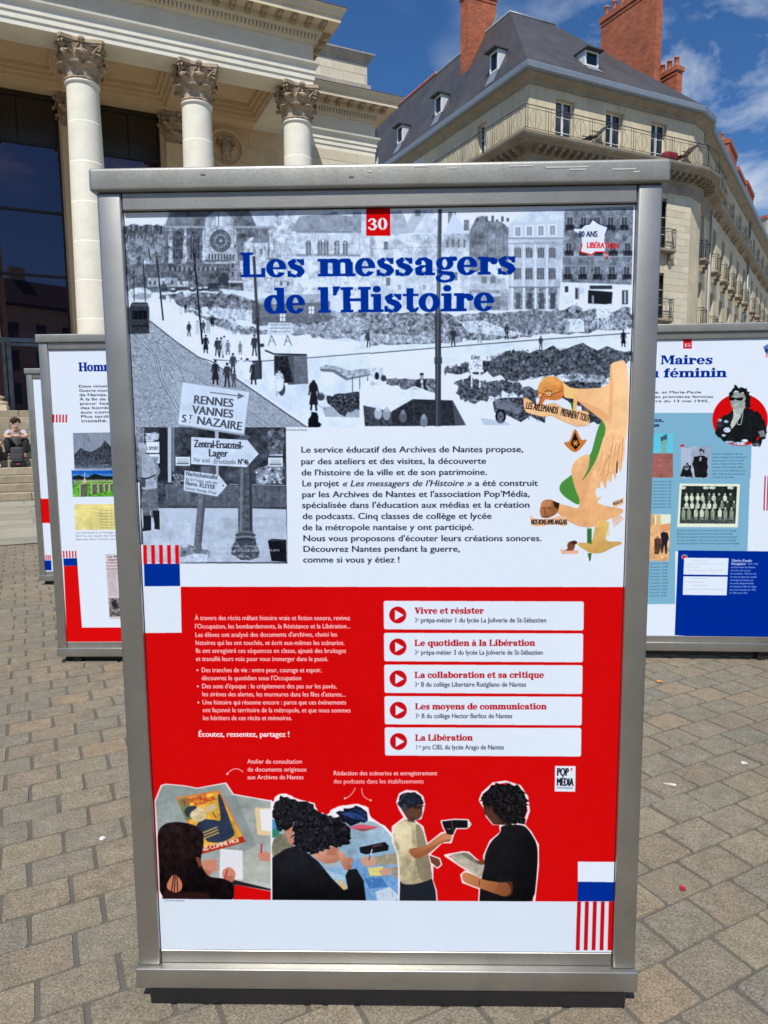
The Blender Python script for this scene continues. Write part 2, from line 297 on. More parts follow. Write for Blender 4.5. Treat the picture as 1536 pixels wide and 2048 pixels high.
    G['g'] = ([_ell(.48, .66, .42, .37), _rect(.72, .86, 1.04, 1.04)]+_stroke([(.25, .34), (.18, .2), (.4, .13), (.8, .08), (.92, -.1), (.8, -.3), (.45, -.37), (.16, -.28), (.12, -.12), (.3, 0)],
              [.1, .16, .2, .24, .2, .16, .14, .16, .16, .1])+[_ell(.98, .9, .12, .12)], [_ell(.48, .66, .16, .25), _rect(.45, .2, .51, 1.1), _rect(.45, -.5, .51, -.25)], 1.12)
    G['v'] = ([[(.06, .95), (.42, .95), (.66, .3), (.66, 0), (.48, 0)], [(.5, 0), (.66, 0), (1.0, .95), (.86, .95)], _rect(0, .85, .5, 1), _rect(.72, .85, 1.14, 1)], [], 1.14)
    G['y'] = (G['v'][0]+_stroke([(.58, .05), (.46, -.25), (.26, -.32)], [.14, .14, .2]), [], 1.14)
    G['f'] = (_stem(.15, 0, 1.2, '')+[_rect(.0, .85, .7, 1)]+_stroke([(.3, 1.1), (.42, 1.33), (.62, 1.3)], [.28, .2, .22]), [], .76)
    G['é'] = (G['e'][0]+_accent('e', .5), G['e'][1], 1.1)
    G['à'] = (G['a'][0]+_accent('a', .5), G['a'][1], 1.1)
    G["'"] = ([[(.12, .95), (.22, .95), (.46, 1.45), (.12, 1.45)]], [], .52)
    G['L'] = (_stem(.15, 0, 1.4, 'lr')+[_rect(.15, 0, 1.25, .16), _rect(1.1, 0, 1.25, .52)], [_rect(.45, .16, .50, 1.24)], 1.34)
    G['H'] = (_stem(.13, 0, 1.4, 'lr')+_stem(1.05, 0, 1.4, 'lr')+[_rect(.4, .62, 1.1, .78)], [_rect(.43, .5, .47, .9)], 1.56)
    G['M'] = (_stem(.13, 0, 1.4, 'l', 'lr', .14)+_stem(1.25, 0, 1.4, 'r')+[[(.13, 1.4), (.5, 1.4), (.9, .5), (.82, .1)], [(.82, .1), (.9, .3), (1.4, 1.4), (1.2, 1.4)]], [], 1.76)
    G['V'] = ([[(.1, 1.35), (.5, 1.35), (.8, .4), (.8, 0), (.6, 0)], [(.62, 0), (.8, 0), (1.24, 1.35), (1.08, 1.35)], _rect(0, 1.25, .62, 1.4), _rect(.92, 1.25, 1.4, 1.4)], [], 1.4)
    G['P'] = (_stem(.15, 0, 1.4, 'l')+[_ell(.72, 1.0, .42, .4), _rect(.2, 1.26, .7, 1.4), _rect(.2, .6, .7, .74)], [_ell(.66, 1.0, .14, .26)], 1.2)
    G['-'] = ([_rect(.06, .4, .5, .56)], [], .56)
    G['3'] = (_stroke([(.14, 1.1), (.3, 1.3), (.6, 1.3), (.74, 1.06), (.6, .78), (.36, .72)], [.22, .16, .2, .3, .22, .12]) +
              _stroke([(.36, .74), (.64, .68), (.8, .4), (.64, .1), (.34, .08), (.12, .3)], [.12, .22, .32, .2, .16, .24]), [], 1.0)
    G['0'] = ([_ell(.5, .7, .48, .72)], [_ell(.5, .7, .17, .55), _rect(.47, -.1, .53, 1.5)], 1.06)
    G['1'] = (_stem(.25, 0, 1.4, 'l', 'lr')+[], [], .8)
    G['5'] = ([_rect(.14, 1.2, .86, 1.4), _rect(.14, .75, .26, 1.4)]+_stroke([(.2, .78), (.5, .86), (.76, .62), (.74, .24), (.5, .06), (.14, .16)], [.1, .18, .3, .3, .18, .22]), [], 1.0)
    def get(ch):
        if ch == ' ': return np.zeros((0, 5)), .55
        add, cut, adv = G.get(ch, G['o'])
        rows = []
        def put(poly, w):
            ar = sum(p[0]*q[1]-q[0]*p[1] for p, q in zip(poly, poly[1:]+poly[:1]))
            if ar < 0: poly = poly[::-1]
            for p, q in zip(poly, poly[1:]+poly[:1]): rows.append((*p, *q, w))
        for c in add: put(list(c), 1)
        for c in cut: put(list(c), -20)
        if ch in 'eé': put(list(G['_ebar']), 40)
        return np.array(rows), adv
    return get

class Canvas:
    """a sheet of print: world size (w, h) metres; drawn in photo pixels through a homography onto the sheet"""
    def __init__(s, quad, wm, hm, W, seed=1):
        s.W = W; s.H = int(round(W*hm/wm)); s.im = np.ones((s.H, s.W, 3), 'f')*np.array([217, 228, 243], 'f')
        src = np.array(quad, float); dst = np.array([[0, 0], [s.W, 0], [s.W, s.H], [0, s.H]], float)
        A = []; b = []
        for (x, y), (u, v) in zip(src, dst):
            A.append([x, y, 1, 0, 0, 0, -u*x, -u*y]); b.append(u); A.append([0, 0, 0, x, y, 1, -v*x, -v*y]); b.append(v)
        s.h = np.append(np.linalg.solve(np.array(A), np.array(b)), 1).reshape(3, 3)
        s.fr = (1, 0, 0); s.rng = np.random.default_rng(seed); s.noise = {}
    def frame(s, sc=1, ox=0, oy=0): s.fr = (sc, ox, oy)
    def m(s, p):
        p = np.atleast_2d(np.array(p, float)); sc, ox, oy = s.fr
        q = np.c_[ox+p[:, 0]/sc, oy+p[:, 1]/sc, np.ones(len(p))]@s.h.T
        return q[:, :2]/q[:, 2:]
    def field(s, sc):
        if sc not in s.noise:
            n = np.zeros((s.H, s.W), 'f'); amp = 1; tot = 0; k = sc
            while k >= 1 and tot < 3.2:
                gh, gw = int(s.H/k)+3, int(s.W/k)+3
                g = s.rng.standard_normal((gh, gw)).astype('f')
                yy = np.arange(s.H)/k; xx = np.arange(s.W)/k
                y0 = yy.astype(int); x0 = xx.astype(int); fy = (yy-y0)[:, None]; fx = (xx-x0)[None]
                a = g[y0][:, x0]*(1-fx)+g[y0][:, x0+1]*fx; c = g[y0+1][:, x0]*(1-fx)+g[y0+1][:, x0+1]*fx
                n += amp*(a*(1-fy)+c*fy); tot += amp; amp *= .7; k /= 2.2
            s.noise[sc] = n/n.std()
        return s.noise[sc]
    gr = None
    def blend(s, x0, y0, cov, col, alpha, tex, edge=None):
        h, w = cov.shape; sl = s.im[y0:y0+h, x0:x0+w]
        c = np.array(col, 'f')[None, None]
        if s.gr is not None:
            col2, ang = s.gr; ys, xs = np.mgrid[0:h, 0:w].astype('f'); k = (xs/max(w-1, 1)-.5)*math.cos(ang)+(ys/max(h-1, 1)-.5)*math.sin(ang)
            k = np.clip(k/(abs(math.cos(ang))+abs(math.sin(ang)))+.5, 0, 1)[..., None]; c = c*(1-k)+np.array(col2, 'f')*k
        if tex is not None:
            f = s.field(tex[0])[y0:y0+h, x0:x0+w, None]
            c = np.clip(c*(1+tex[1]*(.55 if tex[0] <= 16 else .8)*f), 0, 255)
        a = (cov*alpha)[..., None]
        sl += (c-sl)*a
    def fill(s, E, col, alpha=1., tex=None, parity=True):
        """E: edges (x0,y0,x1,y1[,w]) in canvas pixels"""
        if len(E) == 0: return
        x0 = max(0, int(math.floor(min(E[:, 0].min(), E[:, 2].min())))); x1 = min(s.W, int(math.ceil(max(E[:, 0].max(), E[:, 2].max())))+1)
        y0 = max(0, int(math.floor(min(E[:, 1].min(), E[:, 3].min())))); y1 = min(s.H, int(math.ceil(max(E[:, 1].max(), E[:, 3].max())))+1)
        if x1 <= x0 or y1 <= y0: return
        SS = 3; w, h = x1-x0, y1-y0
        ws = E[:, 4] if E.shape[1] > 4 else None
        if w*h*9*len(E) < 900000:
            ys = y0+(np.arange(h*SS)+.5)/SS; xs = x0+(np.arange(w*SS)+.5)/SS
            ya, yb = E[:, 1][:, None], E[:, 3][:, None]
            cr = (ya > ys) != (yb > ys)
            with np.errstate(all='ignore'): xc = E[:, 0][:, None]+(ys-ya)/(yb-ya)*(E[:, 2]-E[:, 0])[:, None]
            hit = cr[:, :, None] & (xs[None, None, :] < np.where(cr, xc, -1e9)[:, :, None])
            if parity: ins = hit.sum(0) & 1
            else: ins = (hit*(-ws[:, None]*np.sign(yb-ya))[:, :, None]).sum(0) > .5
            cov = ins.reshape(h, SS, w, SS).mean((1, 3)).astype('f')
        else:
            cov = np.zeros((h, w), 'f')
            for r in range(h*2):
                y = y0+(r+.5)/2; m_ = (E[:, 1] > y) != (E[:, 3] > y)
                if not m_.any(): continue
                e = E[m_]; xc = e[:, 0]+(y-e[:, 1])/(e[:, 3]-e[:, 1])*(e[:, 2]-e[:, 0])
                if parity:
                    xc = np.sort(xc); spans = list(zip(xc[0::2], xc[1::2]))
                else:
                    o = np.argsort(xc); acc = 0; spans = []; st = None
                    for k in o:
                        was = acc > .5; acc -= e[k, 4]*np.sign(e[k, 3]-e[k, 1])*-1
                        if (acc > .5) and not was: st = xc[k]
                        elif was and not (acc > .5): spans.append((st, xc[k]))
                row = cov[r//2]
                for a, b in spans:
                    a = max(a-x0, 0); b = min(b-x0, w)
                    if b <= a: continue
                    ia, ib = int(a), min(int(b), w-1)
                    if ia == ib: row[ia] += (b-a)/2
                    else: row[ia] += (ia+1-a)/2; row[ia+1:ib] += .5; row[ib] += (b-ib)/2
            np.clip(cov, 0, 1, out=cov)
        s.blend(x0, y0, cov, col, alpha, tex)
    smooth = False
    def P(s, col, pts, alpha=1., tex=None):
        q = s.m(pts)
        if s.smooth and len(q) > 5:
            n_ = np.roll(q, -1, 0); q = np.stack([q*.78+n_*.22, q*.22+n_*.78], 1).reshape(-1, 2); n_ = np.roll(q, -1, 0); q = np.stack([q*.75+n_*.25, q*.25+n_*.75], 1).reshape(-1, 2)
        s.fill(np.c_[q, np.roll(q, -1, 0)], col, alpha, tex)
    def G(s, col, col2, ang, pts, alpha=1., tex=None):
        s.gr = (col2, ang); s.P(col, pts, alpha, tex); s.gr = None
    def scatter(s, poly, n, tones, lmin, lmax, ang=PI/2, spread=.5, w=1.6, alpha=.6, tint=_g):
        P_ = np.array(poly, float); lo, hi = P_.min(0), P_.max(0); k = 0; tries = 0
        while k < n and tries < n*6:
            tries += 1; x, y = s.rng.uniform(lo[0], hi[0]), s.rng.uniform(lo[1], hi[1]); ins = False
            for (ax, ay), (bx, by) in zip(P_, np.roll(P_, -1, 0)):
                if (ay > y) != (by > y) and x < ax+(y-ay)/(by-ay)*(bx-ax): ins = not ins
            if not ins: continue
            k += 1; a = ang+s.rng.normal(0, spread); l = s.rng.uniform(lmin, lmax); t = tones[int(s.rng.integers(len(tones)))]
            s.Ln(tint(t), [(x-math.cos(a)*l/2, y-math.sin(a)*l/2), (x+math.cos(a)*l/2, y+math.sin(a)*l/2)], w*s.rng.uniform(.6, 1.5), alpha)
    def R(s, col, x0, y0, x1, y1, alpha=1., tex=None): s.P(col, [(x0, y0), (x1, y0), (x1, y1), (x0, y1)], alpha, tex)
    def El(s, col, cx, cy, rx, ry, alpha=1., tex=None, rot=0., n=22):
        c, d = math.cos(rot), math.sin(rot)
        s.P(col, [(cx+rx*math.cos(t)*c-ry*math.sin(t)*d, cy+rx*math.cos(t)*d+ry*math.sin(t)*c) for t in np.arange(n)*2*PI/n], alpha, tex)
    def Ln(s, col, pts, w, alpha=1., w2=None):
        q = s.m(pts); k = np.linalg.norm(s.m([(pts[0][0]+1, pts[0][1])])[0]-q[0])
        n = len(q)
        for i in range(n-1):
            a, b = q[i], q[i+1]; d = b-a; L = math.hypot(*d) or 1; nn = np.array([-d[1], d[0]])/L
            wa = w if w2 is None else w+(w2-w)*i/(n-1); wb = w if w2 is None else w+(w2-w)*(i+1)/(n-1)
            pts_ = np.array([a-nn*wa*k/2-d/L*.2, b-nn*wb*k/2+d/L*.2, b+nn*wb*k/2+d/L*.2, a+nn*wa*k/2-d/L*.2])
            s.fill(np.c_[pts_, np.roll(pts_, -1, 0)], col, alpha)
    def Blob(s, col, pts, alpha=1., tex=None, jit=2., sub=4):
        """polygon with a rough outline"""
        q = s.m(pts); out = []
        for a, b in zip(q, np.roll(q, -1, 0)):
            for i in range(sub): out.append(a+(b-a)*i/sub+s.rng.normal(0, jit, 2))
        q = np.array(out); s.fill(np.c_[q, np.roll(q, -1, 0)], col, alpha, tex)
    def T(s, txt, x0, y0, x1, y1, cap, col, font='sans', bold=0., alpha=1., it=0.):
        """line of lettering: baseline from (x0,y0) to (x1,y1), capital height cap, all in photo pixels"""
        p0, p1 = s.m([(x0, y0), (x1, y1)]); up = s.m([(x0, y0-cap)])[0]
        ch = np.linalg.norm(up-p0); d = p1-p0; L = np.linalg.norm(d); d = d/L; n = np.array([d[1], -d[0]])
        if font == 'sans': get, unit = SANS; par = True
        else: get, unit = SLAB, 1.4; par = False
        gl = [get(c) for c in txt]; tot = sum(g[1] for g in gl)
        sy = ch/unit; sx = L/tot; x = 0
        for E, adv in gl:
            if len(E):
                Q = np.empty((len(E), E.shape[1]))
                for a in (0, 2):
                    X = (E[:, a]+x+it*E[:, a+1])*sx; Y = E[:, a+1]*sy
                    Q[:, a] = p0[0]+d[0]*X+n[0]*Y; Q[:, a+1] = p0[1]+d[1]*X+n[1]*Y
                if not par: Q[:, 4] = -E[:, 4]*-1
                offs = [0.] if not bold else [-bold*ch/2, bold*ch/2] if bold < .09 else [-bold*ch/2, 0, bold*ch/2]
                for o in offs:
                    Q2 = Q.copy(); Q2[:, [0, 2]] += o; s.fill(Q2, col, alpha, None, par)
            x += adv
    def blur(s, x0, y0, x1, y1, n=1):
        q = s.m([(x0, y0), (x1, y0), (x1, y1), (x0, y1)]); a, b = np.maximum(q.min(0).astype(int), 0); d, e = q.max(0).astype(int)
        sl = s.im[b:e, a:d]
        for _ in range(n):
            p_ = np.pad(sl, ((1, 1), (1, 1), (0, 0)), 'edge'); sl[:] = (p_[1:-1, 1:-1]*2+p_[:-2, 1:-1]+p_[2:, 1:-1]+p_[1:-1, :-2]+p_[1:-1, 2:])/6
    def contrast(s, x0, y0, x1, y1, k, off):
        q = s.m([(x0, y0), (x1, y0), (x1, y1), (x0, y1)]); a, b = np.maximum(q.min(0).astype(int), 0); d, e = q.max(0).astype(int)
        m_ = np.array([96, 106, 122], 'f'); sl = s.im[b:e, a:d]; sl[:] = np.clip((sl-m_)*k+m_+off, [14, 18, 26], [219, 230, 244])+s.rng.normal(0, 4, sl.shape[:2])[..., None]
    def image(s, name):
        im = bpy.data.images.new(name, s.W, s.H, alpha=False)
        px = np.ones((s.H, s.W, 4), 'f'); px[..., :3] = np.clip(s.im[::-1], 0, 255)/255
        im.pixels.foreach_set(px.ravel()); im.update(); im.pack()
        return im
SANS = bfont_glyphs(); SLAB = slab_glyphs()
def people_bw(c, pts, k=1.):
    """small walking figures: (x, foot y, height, coat tone, lean)"""
    for (x, y, h, tone, skirt) in pts:
        col = _g(tone); dk = _g(max(22, tone-28)); w = h*.17
        c.Ln(dk, [(x-w*.25, y-h*.42), (x-w*.5, y-h*.02)], w*.35); c.Ln(dk, [(x+w*.25, y-h*.42), (x+w*.55, y-h*.0)], w*.35)
        if skirt: c.P(col, [(x-w*.5, y-h*.84), (x+w*.5, y-h*.84), (x+w*.55, y-h*.55), (x+w*.85, y-h*.2), (x-w*.85, y-h*.2), (x-w*.55, y-h*.55)])
        else: c.P(col, [(x-w*.62, y-h*.84), (x+w*.6, y-h*.84), (x+w*.6, y-h*.38), (x-w*.6, y-h*.38)])
        c.Ln(col, [(x-w*.6, y-h*.8), (x-w*.9, y-h*.5)], w*.28); c.Ln(col, [(x+w*.6, y-h*.8), (x+w*.95, y-h*.52)], w*.28)
        c.El(_g(min(190, tone+70)), x, y-h*.91, w*.3, h*.065); c.El(_g(40), x, y-h*.945, w*.34, h*.045)

def draw_main():
    quad = [(244.5, 424.5), (1276, 406.5), (1225, 1914.5), (318, 1907.5)]
    c = Canvas(quad, 1.116, 1.762, 1500, 3); F = c.frame
    W_ = (218, 229, 244); RED = (205, 10, 12); BLUE = (0, 45, 145)
    rr = random.Random(5)
    # ---- wide black and white view of the square
    F(); c.R(_g(228), 240, 400, 1290, 862)
    F(2.954, 240, 400)
    c.P(_g(205), [(0, 150), (255, 150), (255, 90), (280, 60), (1536, 40), (1536, 620), (0, 620)], 1, (60, .08))
    # far roofs left
    c.Blob(_g(120), [(10, 158), (60, 140), (120, 150), (160, 138), (255, 150), (255, 300), (10, 300)], 1, (26, .22), 2)
    for x in range(20, 250, 30): c.R(_g(62), x, 140+(x % 7)*2, x+9, 170+(x % 11)*3)
    for x in range(15, 250, 22):
        c.R(_g(205), x, 200+(x % 5)*4, x+9, 222+(x % 5)*4, .5); c.R(_g(66), x+11, 205+(x % 5)*4, x+18, 230+(x % 5)*4, .7)
    c.P(_g(122), [(10, 230), (300, 210), (330, 520), (20, 560)], .85, (18, .3))
    # church
    c.P(_g(118), [(285, 68), (760, 60), (800, 150), (255, 155)], 1, (20, .12))
    for x in range(300, 760, 13): c.Ln(_g(84), [(x, 70), (x-12+(x-500)*.03, 150)], 1.6, .5)
    c.P(_g(108), [(252, 150), (920, 150), (930, 380), (252, 385)], 1, (14, .25))
    c.R(_g(172), 252, 150, 925, 162, .8)
    for x in (330, 430):
        c.P(_g(60), [(x-24, 345), (x-24, 220), (x-12, 190), (x+4, 178), (x+20, 190), (x+30, 220), (x+30, 345)], .9, (8, .3))
        for k in (-12, 4, 18): c.Ln(_g(150), [(x+k, 200), (x+k, 345)], 2.5, .8)
        c.El(_g(140), x+3, 212, 14, 14, .5); c.El(_g(60), x+3, 212, 8, 8, .8)
    for x in (283, 368, 480, 668): c.Blob(_g(188), [(x, 165), (x+12, 165), (x+20, 375), (x-8, 375)], .9, (9, .3), 1.5)
    c.P(_g(178), [(495, 375), (495, 105), (540, 72), (580, 52), (625, 75), (665, 110), (665, 375)], 1, (12, .15))
    c.R(_g(225), 560, 90, 590, 145, .8); c.Ln(_g(60), [(576, 80), (576, 145)], 4)
    c.El(_g(72), 587, 238, 64, 66); c.El(_g(120), 587, 238, 56, 58); c.El(_g(70), 587, 238, 49, 51)
    for k in range(12):
        t = k*PI/6; c.El(_g(178), 587+36*math.cos(t), 238+37*math.sin(t), 9, 9, .9); c.El(_g(95), 587+36*math.cos(t), 238+37*math.sin(t), 4.5, 4.5)
        c.Ln(_g(165), [(587, 238), (587+30*math.cos(t), 238+30*math.sin(t))], 2.2)
    c.El(_g(190), 587, 238, 8, 8)
    for x in range(515, 660, 18): c.R(_g(64), x, 318, x+9, 350, .9)
    c.R(_g(70), 495, 352, 670, 362, .8)
    c.P(_g(102), [(40, 380), (950, 372), (950, 545), (330, 560), (40, 570)], 1, (16, .28))
    for x in range(270, 560, 28): c.R(_g(190), x, 392+(x % 3)*3, x+10, 415, .55); c.R(_g(52), x+13, 392, x+20, 420, .7)
    c.P(_g(60), [(575, 515), (575, 460), (590, 432), (606, 425), (622, 434), (634, 460), (634, 515)], .9)
    c.R(_g(176), 640, 350, 735, 480, .45, (9, .2)); c.R(_g(200), 632, 475, 730, 488, .9); c.R(_g(48), 640, 490, 725, 512, .8)
    for (x, y) in [(652, 372), (700, 372), (652, 425), (700, 425)]: c.R(_g(60), x, y, x+14, y+26, .85)
    c.R(_g(190), 150, 460, 330, 512, .8, (8, .2)); c.R(_g(200), 330, 478, 395, 512, .9)
    for x in (160, 190, 240, 290, 345): c.R(_g(70), x, 478, x+13, 500, .8)
    # middle buildings, half veiled
    c.P(_g(196), [(725, 255), (770, 215), (870, 215), (870, 370), (725, 372)], 1, (14, .1))
    c.P(_g(110), [(765, 250), (790, 215), (880, 215), (868, 250)], .8)
    for x in (745, 780, 820): c.R(_g(90), x, 285, x+16, 320, .7)
    c.Blob(_g(186), [(880, 190), (920, 60), (1000, 50), (1045, 190), (1045, 330), (880, 340)], 1, (12, .22), 2)
    c.P(_g(150), [(1000, 180), (1060, 90), (1250, 75), (1390, 95), (1410, 190)], 1, (16, .1))
    c.R(_g(202), 1040, 185, 1410, 340, 1, (14, .1)); c.R(_g(120), 1040, 180, 1415, 190, .8)
    for x in (1095, 1165, 1200, 1265, 1315):
        c.R(_g(96), x, 255, x+30, 322, .9); c.El(_g(100), x+15, 255, 16, 20, .9); c.Ln(_g(215), [(x+15, 240), (x+15, 320)], 3)
    c.R(_g(96), 1035, 316, 1420, 330, .6)
    for (x, w) in ((1245, 40), (1375, 50)): c.R(_g(150), x, 65, x+w, 190, 1, (8, .1))
    c.R(_g(198), 985, 235, 1040, 330, 1, (10, .15)); c.R(_g(205), 1420, 220, 1536, 330, 1, (12, .12))
    c.Blob(_g(205), [(700, 350), (1536, 330), (1536, 620), (820, 640), (730, 530)], 1, (26, .12), 2)
    for k in range(60):
        x = rr.uniform(860, 1530); y = rr.uniform(345, 590); c.R(_g(rr.choice([150, 165, 175, 222, 232])), x, y, x+rr.uniform(8, 34), y+rr.uniform(10, 36), .55)
    c.R(_g(225), 1070, 470, 1135, 515, .9)
    c.P(_g(180), [(905, 470), (960, 420), (1020, 465), (1020, 540), (905, 545)], .9, (10, .15)); c.R(_g(90), 940, 480, 955, 505); c.R(_g(90), 980, 480, 995, 505)
    # open ground
    c.P(_g(214), [(0, 560), (560, 520), (1536, 620), (1536, 1350), (0, 1350)], 1, (40, .03))
    c.Blob(_g(112), [(230, 560), (420, 545), (620, 552), (860, 600), (980, 640), (820, 655), (560, 640), (420, 640), (300, 600)], 1, (10, .45), 6, 6)
    c.P(_g(190), [(480, 660), (620, 640), (790, 645), (800, 720), (650, 705), (560, 700)], 1, (6, .22))
    c.Blob(_g(125), [(370, 620), (480, 680), (560, 700), (700, 740), (860, 770), (860, 800), (720, 800), (600, 760), (500, 710), (400, 660)], 1, (7, .4), 4, 5)
    c.Blob(_g(140), [(1010, 700), (1180, 670), (1536, 640), (1536, 830), (1250, 820), (1020, 800)], 1, (12, .4), 5, 6)
    c.P(_g(176), [(1000, 760), (1300, 700), (1536, 720), (1536, 760), (1200, 790), (1010, 790)], .6, (5, .3))
    # shed
    c.P(_g(104), [(772, 605), (800, 590), (1190, 560), (1240, 600), (1235, 715), (1040, 730), (810, 745), (775, 730)], 1, (9, .12))
    c.P(_g(158), [(790, 590), (940, 560), (1190, 555), (1235, 600), (830, 618)], 1, (7, .1)); c.P(_g(70), [(772, 605), (792, 590), (825, 620), (815, 735), (778, 725)])
    for x in range(840, 1230, 16): c.Ln(_g(82), [(x, 618), (x, 725)], 1.5, .6)
    for (x, y) in ((940, 672), (1112, 628)): c.R(_g(228), x, y, x+32, y+44); c.Ln(_g(70), [(x+16, y), (x+16, y+44)], 3); c.Ln(_g(70), [(x, y+22), (x+32, y+22)], 3)
    # tram, gas holder
    c.El(_g(206), 105, 555, 75, 38, 1, (7, .12)); c.El(_g(90), 115, 568, 60, 20, .4); c.El(_g(225), 80, 540, 40, 18, .7)
    # street
    c.P(_g(160), [(50, 720), (165, 712), (470, 935), (690, 1060), (1110, 1350), (75, 1350)], 1, (3, .16))
    c.P(_g(150), [(50, 780), (160, 770), (300, 900), (300, 1350), (75, 1350)], .8, (3, .2))
    c.P(_g(150), [(180, 720), (470, 935), (600, 1040), (1120, 1345), (760, 1345), (500, 1130), (300, 940)], .5, (4, .2))
    for ln, w in (([(80, 800), (130, 860), (200, 930), (225, 1060), (330, 1250), (420, 1350)], 4), ([(100, 795), (160, 870), (215, 925), (240, 1060), (345, 1240), (440, 1350)], 3),
                  ([(200, 830), (290, 910), (345, 1000), (375, 1075), (520, 1200), (790, 1350)], 4), ([(225, 940), (330, 980), (430, 1040), (560, 1130), (860, 1350)], 4), ([(240, 930), (345, 975), (480, 1055), (640, 1170), (900, 1350)], 3)):
        c.Ln(_g(205), [(a+5, b) for a, b in ln], w, .75); c.Ln(_g(60), ln, w*.7, .85)
    c.Ln(_g(238), [(172, 712), (330, 835), (460, 925), (540, 950), (700, 1062), (1115, 1345)], 7); c.Ln(_g(50), [(166, 715), (325, 842), (455, 932), (530, 955), (690, 1068), (1100, 1350)], 5)
    c.Ln(_g(60), [(540, 945), (660, 955), (830, 955), (1110, 935), (1536, 900)], 4.5); c.Ln(_g(236), [(540, 952), (830, 962), (1110, 942), (1536, 907)], 3)
    c.P(_g(225), [(250, 600), (170, 600), (172, 700), (470, 915), (640, 945), (830, 945), (1536, 890), (1536, 860), (1000, 800), (640, 790), (480, 700)], 1, (20, .03))
    c.P(_g(60), [(42, 640), (60, 605), (150, 605), (162, 640), (162, 790), (50, 795)], 1, (5, .15)); c.R(_g(22), 62, 655, 148, 705); c.R(_g(90), 60, 615, 150, 628); c.R(_g(40), 58, 740, 160, 752)
    for x in (70, 95, 122): c.R(_g(70), x, 660, x+3, 700)
    c.Ln(_g(36), [(70, 420), (72, 600)], 5); c.Ln(_g(40), [(125, 350), (140, 600)], 5)
    for (x0, y0, x1, y1, w) in ((160, 290, 168, 360, 6), (208, 350, 245, 712, 9), (428, 310, 478, 855, 11)): c.Ln(_g(34), [(x0, y0), (x1, y1)], w)
    for x, y in ((250, 525), (305, 533), (420, 528), (468, 525), (500, 523)): c.El(_g(60), x, y, 22, 13); c.El(_g(200), x-2, y-7, 14, 7, .9)
    c.R(_g(50), 515, 490, 580, 540, .8); c.P(_g(60), [(232, 500), (262, 495), (275, 530), (232, 530)], .8)
    c.Ln(_g(80), [(20, 400), (800, 330), (1536, 300)], 1.6, .6); c.Ln(_g(80), [(20, 330), (800, 380)], 1.4, .5)
    church = [(255, 155), (920, 155), (930, 540), (255, 550)]
    c.scatter(church, 420, [50, 60, 75, 165, 180, 195], 8, 30, PI/2, .12, 3., .55); c.scatter(church, 160, [60, 70, 175, 190], 10, 50, 0, .05, 3., .5)
    c.scatter([(15, 150), (255, 150), (255, 560), (15, 560)], 260, [50, 60, 80, 175, 190], 6, 24, PI/2, .3, 3.5, .6)
    c.scatter([(880, 190), (1536, 190), (1536, 560), (880, 560)], 300, [110, 130, 150, 228, 235], 8, 34, PI/2, .15, 3., .5); c.scatter([(880, 190), (1536, 190), (1536, 560), (880, 560)], 120, [120, 140, 232], 12, 60, 0, .06, 3., .5)
    c.scatter([(230, 560), (420, 550), (620, 555), (860, 605), (970, 640), (820, 655), (560, 640), (420, 640)], 520, [50, 70, 90, 150, 175], 6, 18, 1.3, .7, 2.6, .7)
    c.scatter([(370, 620), (480, 680), (700, 740), (860, 775), (860, 800), (720, 800), (600, 760), (500, 710)], 260, [60, 80, 100, 170, 190], 6, 16, 1.3, .8, 2.6, .7)
    c.scatter([(1010, 700), (1180, 670), (1536, 645), (1536, 825), (1250, 815), (1020, 800)], 420, [60, 85, 110, 180, 205], 6, 18, 1.2, .8, 2.6, .7)
    c.scatter([(480, 660), (790, 650), (800, 720), (560, 700)], 90, [120, 150, 225], 6, 22, .1, .4, 3, .6)
    c.scatter([(60, 800), (200, 790), (470, 1000), (1000, 1330), (80, 1345)], 900, [105, 120, 190, 200], 3, 8, .5, .4, 2.2, .5)
    # wall sign on trestles
    c.P(_g(205), [(868, 722), (1015, 722), (1015, 800), (870, 798)], 1, (4, .1)); c.P(_g(90), [(868, 722), (1015, 722), (1015, 727), (868, 727)], .6)
    for y in (738, 758, 778): c.Ln(_g(110), [(880, y), (1003, y)], 5, .7)
    for x in (890, 985): c.Ln(_g(70), [(x, 800), (x-20, 862)], 4); c.Ln(_g(70), [(x, 800), (x+25, 862)], 4); c.Ln(_g(70), [(x-10, 835), (x+14, 835)], 3)
    # stalls
    c.P(_g(84), [(905, 920), (1100, 918), (1108, 1088), (990, 1095), (960, 1040), (905, 1040)], 1, (7, .15)); c.P(_g(44), [(905, 925), (985, 925), (1020, 1080), (960, 1085), (908, 1010)], 1, (4, .5))
    c.P(_g(105), [(1020, 925), (1100, 918), (1108, 1088), (1030, 1090)], 1, (7, .1)); c.Ln(_g(34), [(850, 890), (905, 912), (1100, 916)], 9)
    c.P(_g(165), [(1178, 990), (1210, 975), (1280, 985), (1345, 1010), (1480, 995), (1500, 990), (1536, 1000), (1536, 1020), (1470, 1030), (1330, 1058), (1270, 1010), (1180, 1010)], 1, (5, .2))
    c.P(_g(90), [(1178, 1000), (1270, 1005), (1340, 1055), (1470, 1030), (1536, 1015), (1536, 1032), (1470, 1040), (1335, 1068), (1255, 1020), (1185, 1015)], .8)
    for x in (1372, 1415, 1462): c.Ln(_g(90), [(x, 1045), (x, 1150)], 5)
    c.Blob(_g(66), [(1215, 1165), (1280, 1155), (1440, 1125), (1450, 1180), (1440, 1240), (1310, 1275), (1225, 1190)], 1, (3, .7), 4, 4)
    c.P(_g(70), [(1190, 1230), (1450, 1200), (1536, 1250), (1430, 1290), (1210, 1285)], .35, (6, .2))
    c.Ln(_g(84), [(1140, 1205), (1215, 1240)], 2); c.El(_g(150), 1182, 1165, 30, 26, .9); c.El(_g(60), 1182, 1168, 22, 20, .9)
